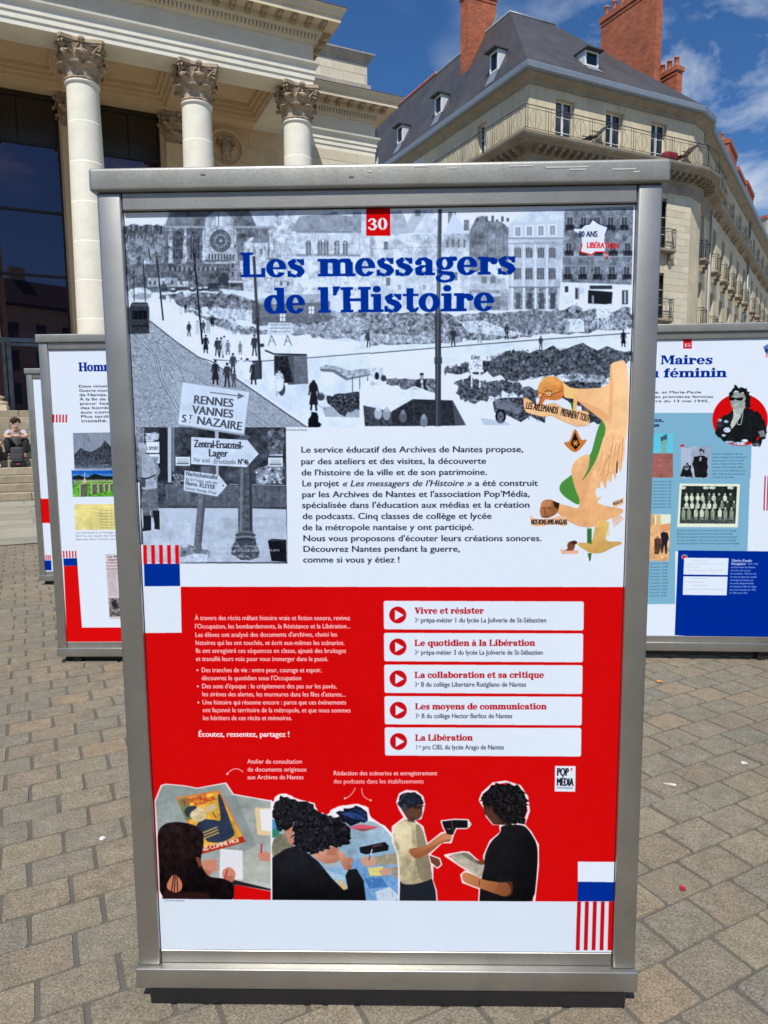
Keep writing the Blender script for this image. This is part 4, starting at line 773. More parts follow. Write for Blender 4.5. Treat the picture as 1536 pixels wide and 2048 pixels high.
    c.G((232, 194, 116), (190, 150, 84), 1.2, [(1330, 400), (1372, 395), (1390, 410), (1372, 470), (1380, 490), (1440, 488), (1446, 500), (1400, 516), (1360, 540), (1310, 542), (1270, 520), (1245, 500), (1260, 492), (1312, 498), (1322, 450)], 1, (14, .04))
    for k in range(7): c.Ln(YL, [(1366, 402+k*9), (1390, 408+k*9)], 4)
    for k in range(5): c.Ln(SK2, [(1400+k*8, 375), (1414+k*9, 425-k*8)], 5)
    c.P((60, 110, 56), [(1292, 432), (1312, 432), (1312, 500), (1292, 496)]); c.P((60, 110, 56), [(1294, 540), (1312, 540), (1308, 568), (1302, 578)])
    c.El((120, 70, 48), 1222, 508, 17, 20); c.El((70, 40, 32), 1235, 494, 14, 9); c.P((228, 176, 148), [(1174, 524), (1254, 528), (1254, 542), (1182, 545)]); c.P((120, 70, 50), [(1196, 530), (1236, 528), (1225, 518), (1208, 518)])
    c.scatter([(1376, 30), (1455, 20), (1440, 180), (1350, 250), (1330, 180)], 60, [150, 190], 14, 40, 1.9, .15, 1.8, .4, lambda t: (t*1.1, t*.72, t*.5))
    F()
    c.smooth = False
    # ---- red field
    c.P(RED, [(357.5, 1178), (1260, 1178), (1250, 1812), (300, 1812), (270, 1272), (359.5, 1270.5)]); c.P(RED, [(270, 1271.3), (360, 1270.5), (360, 1290), (270, 1290)])
    TW = (244, 210, 214)
    for t, x0, y, x1, y1 in [("À travers des récits mêlant histoire vraie et fiction sonore, revivez", 386, 1245, 699, 1245), ("l'Occupation, les bombardements, la Résistance et la Libération...", 386, 1262, 700, 1261.5), ("Les élèves ont analysé des documents d'archives, choisi les", 386.5, 1279, 673, 1278), ("histoires qui les ont touchés, et écrit eux-mêmes les scénarios.", 387, 1295, 688, 1295),
                            ("Ils ont enregistré ces séquences en classe, ajouté des bruitages", 387.5, 1311, 691, 1311), ("et travaillé leurs voix pour vous immerger dans le passé.", 388, 1327.5, 655, 1327.5), ("Des tranches de vie : entre peur, courage et espoir,", 399, 1350, 642, 1350), ("découvrez le quotidien sous l'Occupation", 399.5, 1366, 601, 1366),
                            ("Des sons d'époque : le crépitement des pas sur les pavés,", 400, 1382.5, 672, 1382.5), ("les sirènes des alertes, les murmures dans les files d'attente...", 400.5, 1398.5, 690, 1399), ("Une histoire qui résonne encore : parce que ces événements", 401, 1415, 691, 1415), ("ont façonné le territoire de la métropole, et que nous sommes", 401.5, 1430.5, 700, 1431), ("les héritiers de ces récits et mémoires.", 402, 1446.5, 582, 1446.5)]:
        c.T(t, x0, y, x1, y1, 9.2, TW, bold=.05)
    for y in (1346, 1378.5, 1411): c.El(W_, 391+(y-1346)*.03, y, 1.8, 1.8)
    c.T("Écoutez, ressentez, partagez !", 393, 1480, 577, 1480, 10.8, (248, 232, 238), bold=.11)
    for t, x0, y, x1 in (("Atelier de consultation", 491.5, 1534, 602), ("de documents originaux", 491.5, 1550, 611), ("aux Archives de Nantes", 491.5, 1565.5, 605), ("Rédaction des scénarios et enregistrement", 665, 1557.5, 874), ("des podcasts dans les établissements", 665, 1574, 847)): c.T(t, x0, y, x1, y, 8.8, TW, bold=.05)
    def curve(p0, p1, p2, w=1.3): c.Ln((246, 214, 216), [((1-t)**2*p0[0]+2*t*(1-t)*p1[0]+t*t*p2[0], (1-t)**2*p0[1]+2*t*(1-t)*p1[1]+t*t*p2[1]) for t in np.linspace(0, 1, 9)], w)
    curve((451, 1555), (466, 1536), (483, 1551)); c.El(TW, 451, 1555, 2, 2); curve((709, 1583), (702, 1600), (688, 1604)); c.El(TW, 688, 1604, 2, 2); curve((722, 1583), (720, 1602), (740, 1608)); c.El(TW, 740, 1608, 2, 2)
    # cards (the square codes at their right are left out)
    heads = [("Vivre et résister", 829, 1232, 969, "3", "e", "prépa-métier 1 du lycée La Joliverie de St-Sébastien", 1095), ("Le quotidien à la Libération", 829, 1297, 1072, "3", "e", "prépa-métier 3 du lycée La Joliverie de St-Sébastien", 1088), ("La collaboration et sa critique", 829, 1361.5, 1090, "3", "e", "B du collège Libertaire Rutigliano de Nantes", 1054),
             ("Les moyens de communication", 830, 1425, 1095, "3", "e", "B du collège Hector Berlioz de Nantes", 1026), ("La Libération", 830, 1488, 946, "1", "re", "pro CIEL du lycée Arago de Nantes", 1009)]
    tops = [1206, 1270.5, 1334.5, 1398, 1461]
    for i, (t, x0, y, x1, n1, sup, sub, xs) in enumerate(heads):
        a = tops[i]; L_ = 766.5+i*.45; Rr = 1170.5-i*1.35; hgt = 58.5-i*.2
        pts = []
        for cx, cy, t0 in ((Rr-4, a+5, -90), (Rr-4.6, a+hgt-3, 0), (L_+4.6, a+hgt-5, 90), (L_+4, a+4, 180)):
            for q in range(5): th = math.radians(t0+q*22.5); pts.append((cx+4*math.cos(th), cy+4*math.sin(th)))
        c.P(W_, pts); cy = a+28.5
        c.El((196, 14, 22), 795+i*.3, cy, 17.3, 17, n=40); c.P(W_, [(789.5+i*.3, cy-10), (789.5+i*.3, cy+10.5), (807+i*.3, cy+.3)])
        c.T(t, x0, y, x1, y-.3, 12.5, (176, 20, 34), 'slab', bold=.05); c.T(n1, x0, y+17.5, x0+5, y+17.5, 9.4, (50, 54, 70)); c.T(sup, x0+5.5, y+13.5, x0+(9 if sup == 'e' else 12), y+13.5, 5, (50, 54, 70)); c.T(sub, x0+(12.5 if sup == 'e' else 14.5), y+17.5, xs, y+17.5, 9.4, (50, 54, 70), bold=.03)
        pass
    c.P(W_, [(1112, 1538.5), (1153.5, 1539), (1152.5, 1590.5), (1111, 1590)]); c.T("POP", 1115.5, 1558.5, 1139, 1558.5, 15.5, (28, 30, 40), bold=.1); c.P((205, 20, 30), [(1144, 1543), (1147, 1543), (1145.5, 1549), (1143.6, 1548)]); c.T("MÉDIA", 1115, 1578.5, 1148.5, 1579, 15.5, (28, 30, 40), bold=.1); c.T("WWW.POPMEDIA.FR", 1115, 1584.5, 1148, 1585, 3.4, (40, 44, 56))
    # ---- photo strip
    F(3.135, 290, 1540)
    OUT = (240, 232, 240)
    c.P(OUT, [(46, 215), (85, 118), (115, 108), (230, 118), (315, 134), (498, 100), (545, 172), (700, 200), (790, 215), (790, 790), (548, 745), (540, 885), (75, 885)])
    c.G((132, 144, 142), (168, 174, 170), .8, [(52, 220), (92, 124), (118, 114), (230, 124), (315, 140), (492, 108), (540, 178), (700, 206), (780, 222), (778, 770), (550, 712), (340, 690), (75, 600)], 1, (60, .06))
    c.P((176, 182, 172), [(600, 500), (700, 500), (775, 620), (775, 745), (600, 700), (560, 640)], .6, (30, .05)); c.P((118, 128, 132), [(460, 180), (560, 190), (690, 500), (560, 560), (600, 480)], .5)
    c.P((36, 36, 40), [(340, 690), (550, 715), (780, 772), (780, 785), (550, 745), (545, 830), (340, 830)], 1)
    c.smooth = True
    # vintage-style print on the table: plain stand-in figure
    c.smooth = False; c.P((206, 126, 70), [(180, 196), (455, 148), (622, 475), (345, 552)]); c.P((222, 168, 62), [(192, 208), (446, 160), (598, 440), (340, 510)], 1, (26, .1)); c.P((168, 44, 30), [(600, 440), (622, 475), (345, 552), (338, 515)])
    c.smooth = True; c.P((90, 116, 90), [(192, 208), (250, 196), (300, 330), (240, 340)], .8); c.P((44, 56, 78), [(300, 370), (350, 330), (420, 335), (470, 350), (440, 180), (460, 165), (545, 400), (552, 440), (470, 480), (380, 480), (345, 430)], 1, (14, .12))
    c.P((206, 190, 150), [(262, 300), (290, 262), (330, 250), (368, 285), (370, 330), (330, 352), (290, 345)], 1, (9, .08)); c.P((50, 56, 70), [(230, 290), (245, 255), (300, 245), (318, 258), (270, 290), (262, 330)]); c.P((200, 180, 140), [(360, 260), (420, 230), (440, 262), (400, 290), (370, 286)]); c.Ln((60, 60, 70), [(410, 285), (435, 325)], 6)
    c.T('JE TRAVAILLE', 232, 242, 378, 198, 30, (176, 56, 34), bold=.12); c.T('EN ALLEMAGNE', 300, 252, 430, 208, 26, (176, 56, 34), bold=.1)
    for k in range(3): c.Ln((216, 176, 92), [(352+k*5, 418+k*17), (440+k*6, 382+k*17)], 9, .8)
    c.T('AIS COMME MOI', 345, 537, 580, 476, 26, (244, 226, 200), bold=.12)
    c.P((216, 196, 150), [(678, 258), (780, 262), (780, 438), (694, 430)]); c.P((226, 228, 232), [(708, 270), (780, 268), (780, 408), (722, 405)])
    c.P((222, 224, 230), [(460, 520), (600, 530), (602, 715), (455, 700)], 1)
    for k in range(9): c.Ln((160, 165, 180), [(468, 540+k*11), (590, 548+k*11)], 1.4, .5)
    HS = (196, 132, 110)
    c.P(HS, [(335, 600), (380, 585), (440, 590), (452, 600), (425, 612), (455, 625), (430, 640), (452, 655), (420, 665), (395, 685), (345, 670)]); c.P((158, 92, 76), [(335, 640), (400, 660), (394, 686), (340, 672)], .6)
    c.P(HS, [(470, 690), (475, 650), (520, 630), (560, 665), (548, 728), (500, 730)]); c.Ln((190, 30, 36), [(505, 650), (482, 730)], 8); c.P((150, 84, 70), [(480, 690), (540, 690), (545, 728), (500, 728)], .5)
    c.P(HS, [(695, 555), (720, 535), (775, 545), (775, 600), (715, 595)]); c.Ln((176, 40, 36), [(722, 490), (718, 545)], 9)
    c.G((34, 24, 26), (14, 8, 10), PI/2, [(62, 440), (75, 390), (120, 355), (190, 348), (270, 360), (330, 385), (357, 440), (352, 520), (335, 580), (345, 640), (390, 700), (470, 705), (548, 735), (540, 885), (80, 885), (72, 600)], 1, (18, .25))
    c.P((50, 24, 26), [(110, 760), (200, 800), (300, 790), (390, 800), (395, 885), (80, 885)], .8); c.P((196, 122, 88), [(165, 672), (200, 700), (222, 740), (215, 780), (180, 800), (125, 775), (120, 740)], 1); 
    for x0, x1 in ((170, 150), (178, 168), (186, 190)): c.Ln((24, 16, 18), [(x0, 660), (x1, 800)], 6)
    c.P((130, 74, 56), [(300, 570), (330, 575), (342, 620), (330, 640)], .9); c.Ln((72, 54, 56), [(180, 385), (260, 400), (320, 440)], 5, .25)
    # second photo
    c.Blob(OUT, [(782, 240), (800, 195), (850, 172), (880, 172), (930, 195), (1050, 230), (1085, 290), (1140, 300), (1165, 270), (1230, 245), (1330, 235), (1400, 265), (1415, 325), (1500, 375), (1570, 460), (1625, 470), (1625, 840), (785, 840)], 1, None, 1.5, 3)
    c.G((150, 172, 184), (120, 168, 214), PI/2, [(790, 320), (900, 300), (1140, 320), (1300, 350), (1420, 340), (1500, 390), (1560, 470), (1620, 560), (1625, 885), (790, 885)], 1, (40, .06))
    c.P((70, 140, 190), [(788, 330), (830, 350), (835, 420), (788, 430)]); c.P((40, 130, 110), [(788, 400), (830, 380), (835, 440), (788, 450)])
    c.P((104, 150, 200), [(1290, 600), (1400, 560), (1620, 700), (1625, 885), (1300, 885)], 1, (30, .08)); c.P((60, 112, 176), [(1370, 705), (1480, 700), (1520, 760), (1400, 770)]); c.P((190, 205, 225), [(1440, 790), (1530, 760), (1600, 830), (1460, 885)]); c.P((150, 190, 225), [(1120, 650), (1240, 700), (1270, 780), (1200, 740)])
    c.P((206, 176, 120), [(1190, 700), (1250, 740), (1270, 790), (1220, 770)]); c.P((216, 206, 120), [(1390, 640), (1490, 630), (1480, 690), (1405, 690)])
    c.P((210, 88, 110), [(1260, 385), (1350, 365), (1460, 380), (1440, 392), (1370, 402)]); c.P((120, 40, 40), [(1300, 392), (1440, 392), (1360, 410)], .6)
    c.Blob((20, 26, 44), [(1190, 290), (1250, 265), (1330, 250), (1395, 290), (1390, 345), (1300, 370), (1240, 350)], 1, (8, .3), 3); c.P((46, 76, 140), [(1215, 295), (1290, 285), (1370, 320), (1385, 340), (1300, 330)], .9, (6, .2)); c.P((34, 56, 104), [(1300, 262), (1370, 285), (1390, 320), (1340, 300)], .8)
    c.smooth = False; c.P((22, 24, 30), [(1338, 510), (1500, 475), (1525, 500), (1520, 530), (1380, 555), (1345, 545)]); c.smooth = True; c.P((92, 60, 72), [(1420, 500), (1480, 488), (1485, 496), (1424, 510)])
    c.P((150, 142, 120), [(1430, 575), (1500, 555), (1625, 540), (1625, 610), (1440, 625)], 1, (8, .1)); c.P((196, 150, 128), [(1350, 575), (1400, 558), (1450, 580), (1440, 625), (1380, 635), (1345, 605)]); c.Ln((40, 90, 170), [(1398, 590), (1412, 540)], 8); c.Ln((236, 240, 240), [(1408, 560), (1420, 522)], 6)
    c.P((150, 140, 122), [(1530, 640), (1625, 620), (1625, 720), (1560, 700)], 1, (8, .1)); c.P((196, 150, 128), [(1460, 660), (1500, 635), (1545, 650), (1540, 685), (1480, 690)])
    c.P((120, 118, 100), [(785, 480), (830, 420), (880, 430), (930, 500), (900, 560), (785, 580)], 1, (12, .12)); c.P((186, 130, 108), [(860, 410), (900, 350), (925, 380), (925, 500), (900, 490)], 1); c.El((168, 104, 84), 885, 375, 18, 30)
    c.Blob((24, 24, 30), [(792, 300), (800, 225), (850, 188), (930, 205), (1045, 235), (1075, 295), (1000, 330), (930, 360), (870, 400), (835, 400)], 1, (6, .55), 4, 5)
    c.G((222, 172, 148), (164, 104, 84), .9, [(1010, 540), (1100, 510), (1200, 500), (1225, 560), (1210, 600), (1140, 620), (1090, 600)], 1); c.P((168, 106, 88), [(1140, 500), (1200, 520), (1190, 560), (1130, 560)], .8)
    c.G((216, 160, 132), (150, 92, 70), .9, [(1205, 530), (1235, 540), (1270, 590), (1300, 640), (1250, 660), (1215, 600)]); c.P((176, 116, 92), [(1265, 570), (1300, 580), (1296, 612), (1270, 600)]); c.P((166, 176, 178), [(1110, 615), (1200, 605), (1215, 625), (1150, 640)], .8)
    c.Blob((22, 22, 28), [(920, 420), (930, 350), (980, 290), (1050, 270), (1150, 315), (1240, 330), (1275, 420), (1275, 480), (1230, 510), (1180, 500), (1140, 530), (1060, 550), (980, 530), (920, 480)], 1, (6, .5), 5, 5)
    for k in range(0):
        a = rr.uniform(0, 6.28); x = 1090+rr.uniform(20, 160)*math.cos(a); y = 400+rr.uniform(10, 90)*math.sin(a)
        c.Ln(_g(rr.choice([70, 90, 120])), [(x, y), (x+rr.uniform(-14, 14), y+rr.uniform(-10, 10)), (x+rr.uniform(-20, 20), y+rr.uniform(-4, 22))], 2, .5)
    c.smooth = False
    c.G((34, 35, 42), (10, 10, 13), PI/2, [(788, 575), (870, 520), (940, 500), (1010, 545), (1080, 600), (1160, 700), (1240, 780), (1265, 770), (1250, 690), (1270, 650), (1320, 645), (1365, 720), (1385, 885), (788, 885)], 1, (30, .1))
    c.smooth = True; c.Ln((46, 48, 56), [(1020, 560), (1090, 620), (1170, 720)], 3, .5); c.Ln((46, 48, 56), [(1260, 780), (1320, 885)], 3, .4)
    c.smooth = False
    hr = lambda t: (t*.95, t*.96, t*1.05)
    c.scatter([(800, 240), (870, 195), (1040, 240), (1060, 290), (900, 350), (840, 390)], 260, [14, 18, 60, 80, 100], 6, 20, 1.0, 1.2, 2.6, .6, hr)
    c.scatter([(930, 350), (1050, 275), (1230, 335), (1270, 420), (1180, 495), (1060, 545), (940, 500)], 420, [12, 16, 55, 80, 115], 8, 26, 1.2, 1.2, 2.6, .6, hr)
    c.scatter([(1230, 300), (1330, 260), (1390, 300), (1380, 345), (1250, 345)], 60, [20, 60, 110], 8, 24, .5, .4, 3, .5, lambda t: (t*.5, t*.7, t*1.3))
    c.scatter([(1100, 620), (1250, 700), (1270, 780), (1200, 740)], 60, [150, 190, 230], 8, 24, .5, .5, 3, .6, lambda t: (t*.95, t, t))
    c.scatter([(1405, 640), (1600, 620), (1600, 830), (1400, 830)], 90, [130, 190, 230], 10, 44, .4, .8, 2.4, .45, lambda t: (t*.8, t*.95, t*1.08))
    c.scatter([(80, 400), (330, 400), (340, 640), (90, 700)], 160, [10, 40, 62], 30, 80, PI/2, .15, 2.2, .4, lambda t: (t, t*.75, t*.75))
    c.R((232, 236, 244), 779, 210, 784, 853)
    c.smooth = True
    # boy holding a microphone, boy reading
    F(2.793, 740, 1540)
    def halo(pts, o=7):
        q = pts+[pts[0]]; c.Ln((238, 226, 232), q, o*2); 
        for p in pts: c.El((238, 226, 232), p[0], p[1], o, o, n=10)
    body = [(190, 290), (250, 310), (290, 340), (315, 440), (330, 480), (345, 560), (345, 640), (365, 700), (372, 800), (160, 800), (160, 560), (150, 480), (125, 420), (125, 340)]
    head = [(150, 200), (165, 155), (200, 138), (255, 142), (290, 170), (300, 215), (292, 250), (280, 290), (240, 300), (195, 290), (165, 240)]
    arm = [(205, 470), (250, 455), (300, 455), (400, 375), (440, 370), (460, 390), (450, 425), (400, 425), (330, 490), (250, 525)]
    mic = [(400, 308), (470, 300), (545, 302), (560, 325), (540, 345), (480, 345), (462, 385), (430, 380), (410, 340)]
    hand2 = [(330, 500), (385, 520), (395, 550), (375, 568), (340, 540)]
    for s_ in (body, head, arm, mic, hand2): halo(s_)
    c.P((30, 34, 42), [(165, 645), (345, 630), (365, 700), (372, 800), (160, 800)]); c.G((222, 210, 172), (136, 124, 100), .6, [(125, 340), (190, 295), (255, 312), (290, 345), (312, 430), (325, 520), (345, 600), (345, 635), (240, 665), (163, 660), (162, 560), (150, 480), (125, 420)], 1, (18, .08))
    c.P((120, 112, 92), [(250, 312), (290, 345), (315, 440), (330, 520), (345, 635), (280, 650), (250, 540), (262, 440)], .65); c.P((232, 222, 184), [(125, 345), (185, 305), (230, 340), (235, 450), (170, 480)], .6)
    c.G((150, 88, 54), (206, 140, 98), -.3, arm); c.P((140, 78, 48), [(250, 525), (330, 490), (400, 425), (450, 425), (440, 400), (320, 460), (240, 500)], .6); c.P((110, 62, 44), hand2)
    c.P((92, 62, 50), [(185, 225), (290, 200), (292, 270), (270, 300), (215, 305), (190, 270)]); c.P((92, 62, 50), [(205, 290), (200, 230), (250, 215), (290, 225), (288, 250), (280, 288), (245, 300)], 1); c.P((64, 46, 42), [(200, 300), (245, 280), (250, 315), (215, 310)], .8); c.Blob((30, 34, 46), [(150, 205), (165, 160), (200, 142), (255, 145), (288, 172), (298, 212), (250, 222), (200, 240), (180, 250)], 1, (8, .3), 2)
    c.Ln((90, 110, 130), [(165, 200), (185, 160), (200, 148)], 5, .6); c.El((52, 62, 74), 190, 232, 15, 24); c.Ln((20, 20, 24), [(225, 228), (305, 222)], 4); c.R((26, 26, 30), 240, 222, 290, 238, .6)
    c.smooth = False; c.P((22, 22, 26), mic); c.smooth = True; c.P((20, 18, 22), [(488, 300), (545, 304), (545, 345), (488, 345)]); c.Ln((110, 110, 120), [(452, 300), (470, 380)], 4, .6); c.R((232, 232, 240), 546, 304, 556, 344); c.Ln((150, 140, 140), [(430, 350), (450, 352)], 4)
    b2 = [(730, 330), (860, 325), (900, 370), (940, 440), (940, 560), (915, 800), (608, 800), (615, 690), (620, 640), (640, 560), (640, 500), (675, 420), (735, 370)]
    h2 = [(615, 190), (630, 150), (690, 95), (760, 85), (840, 110), (880, 170), (890, 250), (865, 320), (760, 330), (730, 322), (690, 322), (655, 280), (640, 230)]
    pap = [(420, 500), (520, 482), (550, 485), (600, 530), (640, 540), (625, 625), (600, 620)]; arm2 = [(510, 610), (530, 592), (570, 605), (640, 640), (720, 650), (770, 650), (795, 700), (760, 735), (700, 715), (600, 680), (520, 650)]
    for s_ in (b2, h2, pap, arm2): halo(s_)
    c.G((120, 116, 106), (226, 218, 196), 2.2, pap, 1, (30, .08)); c.P((96, 92, 84), [(500, 486), (550, 485), (600, 532), (640, 542), (630, 560), (560, 530)], .65); c.P((110, 62, 40), [(590, 530), (640, 525), (640, 552), (605, 545)])
    c.G((30, 29, 33), (8, 8, 10), .8, b2, 1, (30, .1)); c.G((200, 130, 84), (128, 72, 44), .2, arm2); c.P((128, 70, 44), [(720, 650), (770, 650), (798, 640), (800, 720), (760, 735), (690, 712)], .5); c.P((30, 24, 24), [(795, 635), (710, 620), (712, 655), (795, 650)], .5)
    c.Ln((60, 40, 36), [(612, 640), (612, 668)], 4); c.P((60, 40, 34), [(630, 200), (760, 180), (780, 330), (690, 325), (640, 262)]); c.P((80, 50, 40), [(640, 240), (680, 230), (720, 300), (725, 322), (690, 320), (655, 285)], 1)
    c.Blob((18, 17, 20), [(618, 195), (640, 150), (690, 100), (760, 88), (840, 112), (878, 170), (888, 250), (862, 318), (780, 335), (735, 300), (700, 240), (660, 235), (640, 215)], 1, (5, .5), 5, 6)
    c.scatter([(630, 180), (700, 110), (840, 120), (885, 250), (850, 315), (760, 320), (700, 235)], 420, [8, 12, 50, 75, 100], 6, 18, 1.0, 1.3, 2.4, .55, lambda t: (t, t*.95, t*.95))
    for k in range(0):
        a = rr.uniform(0, 6.28); x = 770+rr.uniform(20, 105)*math.cos(a); y = 205+rr.uniform(20, 110)*math.sin(a); c.El(_g(rr.choice([24, 40, 60, 80])), x, y, 4, 6, .5, rot=a)
    F()
    c.smooth = False
    c.blur(300, 1570, 1090, 1812, 2)
    c.P((210, 222, 237), [(300, 1806), (540, 1808.5), (1157, 1812), (1157, 1925), (300, 1925)]); c.P((212, 224, 239), [(270, 1806), (320, 1806), (320, 1925), (290, 1925)])
    c.T('© Archives de Nantes', 324, 1811.5, 365, 1811.5, 3.6, (80, 88, 110))
    c.R((208, 221, 237), 1154, 1811.5, 1240, 1925)
    c.P(W_, [(1157.5, 1731.5), (1240, 1732), (1240, 1773), (1157.5, 1772)]); c.P(BLUE, [(1157.5, 1772), (1240, 1773), (1240, 1811.5), (1156.5, 1811)])
    for k in range(5):
        x = 1156.5+k*16.0; w = 7.6 if k < 4 else 20; c.P((190, 16, 26) if k < 4 else RED, [(x-.5, 1812), (x+w-.3, 1812), (x+w-3.2, 1910), (x-3.4, 1910)])
    c.T('© Pop Média', 0, 0, 1, 0, .1, W_) if False else None
    c.im += c.field(420)[..., None]*.8
    return c.image('poster_print_main')
def draw_cemetery():
    c = Canvas([(90, 697), (472, 693), (492, 1284), (133.5, 1285.5)], 1.116, 1.762, 720, 11); F = c.frame
    W_ = (219, 230, 245); RED = (212, 12, 14); BLUE = (0, 45, 150); INK = (40, 46, 60)
    c.R(W_, 60, 680, 520, 1300)
    c.T('Hommage au', 152, 741, 290, 740, 18, (0, 36, 140), 'slab', bold=.05); c.T('combattants', 310, 740, 450, 739, 18, (0, 36, 140), 'slab', bold=.05)
    lines = ["Deux cimetières rappellent la Seconde", "Guerre mondiale. Le cimetière du Pont", "de Nantes, est réservé aux soldats", "À la fin de la guerre, un terrain est", "pour les Anglais, victimes", "des bombardements et tombés", "aux combats et leurs alliés.", "Plus tardivement, un carré est", "installé, en l'honneur des"]
    for i, t in enumerate(lines): c.T(t, 151.5+i*.7, 774+i*8.8, 332+i*.7, 773+i*8.8, 5.2, INK, bold=.07)
    for k in range(5): x = 100+k*6.4; c.R((200, 20, 34), x, 829, x+3.1, 845)
    F(2.925, 0, 640)
    c.P(_g(150), [(412, 662), (900, 655), (910, 880), (422, 880)], 1, (16, .05)); c.P(_g(66), [(420, 790), (460, 748), (480, 765), (520, 775), (580, 740), (600, 705), (650, 760), (900, 740), (910, 850), (424, 850)], 1, (5, .4)); c.R(_g(80), 425, 822, 900, 868, .8, (3, .6)); c.Ln(_g(90), [(475, 670), (478, 760)], 2); c.Ln(_g(100), [(590, 690), (592, 800)], 2); c.Ln(_g(60), [(500, 690), (515, 720)], 4, .6)
    c.P((30, 96, 190), [(405, 884), (910, 880), (916, 1035), (416, 1040)], 1, (20, .1)); c.P((84, 150, 210), [(408, 905), (910, 900), (910, 925), (408, 930)], .6)
    c.Blob((24, 34, 34), [(412, 920), (440, 912), (500, 922), (540, 905), (600, 915), (660, 920), (910, 910), (910, 955), (414, 955)], 1, (5, .4), 2, 4); c.P((88, 160, 52), [(413, 945), (910, 940), (916, 1035), (416, 1040)], 1, (8, .25)); c.R((170, 170, 150), 414, 938, 910, 950, .7, (4, .3))
    c.Ln((205, 195, 170), [(483, 895), (483, 930)], 4); c.P((205, 195, 170), [(470, 955), (483, 925), (496, 955)])
    for x, w, h in ((455, 42, 75), (523, 30, 62), (563, 24, 52), (597, 20, 46), (628, 18, 42), (656, 16, 40), (684, 15, 38), (712, 14, 36)):
        c.P((190, 180, 140), [(x-3, 962), (x+w, 958), (x+w, 962+h), (x, 966+h)]); c.P((88, 96, 84), [(x+4, 966), (x+w+2, 962), (x+w+2, 962+h), (x+6, 966+h)], 1, (4, .15))
    for x in (420, 430, 440, 505, 515, 545, 556): c.R((150, 150, 120), x, 950, x+5, 966)
    c.P((226, 216, 140), [(424, 1084), (900, 1080), (905, 1232), (432, 1234)], 1, (30, .04)); c.Ln((150, 150, 110), [(430, 1110), (900, 1104)], 1.5, .6)
    for k in range(7): c.T('Nantes le juillet au', 566+k*1, 1124+k*17, 720, 1122+k*17, 9, (110, 108, 96), bold=0, it=.3)
    for k, t in enumerate(("Le Cimetière, à l'image du monument", "2017 la nécropole des victimes du combat", "déposés dans l'ancien carré de mémoire")): c.T(t, 434, 1256+k*19, 800, 1252+k*19, 9, (90, 94, 106))
    for k in range(5): x = 360+k*17.5; c.P((200, 20, 34), [(x, 1358), (x+8, 1358), (x+10, 1398), (x+2, 1398)])
    c.P(BLUE, [(362, 1402), (442, 1400), (446, 1444), (366, 1446)]); c.P(RED, [(366, 1447), (446, 1444), (475, 1806), (1400, 1802), (1400, 1900), (390, 1900)])
    c.P((206, 196, 200), [(608, 1376), (800, 1374), (830, 1755), (634, 1757)], 1, (10, .04)); c.T('Le Mé', 622, 1398, 690, 1397, 12, (80, 60, 60), bold=.1); c.T('morial', 625, 1415, 700, 1414, 12, (80, 60, 60), bold=.1)
    for k in range(3): c.Ln((120, 80, 84), [(612+k, 1428+k*18), (740, 1426+k*18)], 5, .7)
    for k in range(22): c.Ln((130, 124, 130), [(618+k*.8, 1478+k*6.6), (668+k*.6, 1476+k*6.6)], 2, .7); c.Ln((130, 124, 130), [(672+k*.8, 1478+k*6.6), (740, 1476+k*6.6)], 2, .7)
    c.P((110, 106, 108), [(630, 1635), (760, 1632), (765, 1740), (636, 1742)], 1, (6, .5)); c.Blob((44, 42, 46), [(645, 1650), (668, 1645), (680, 1690), (655, 1695)], 1, None, 2)
    return c.image('poster_print_cemetery')

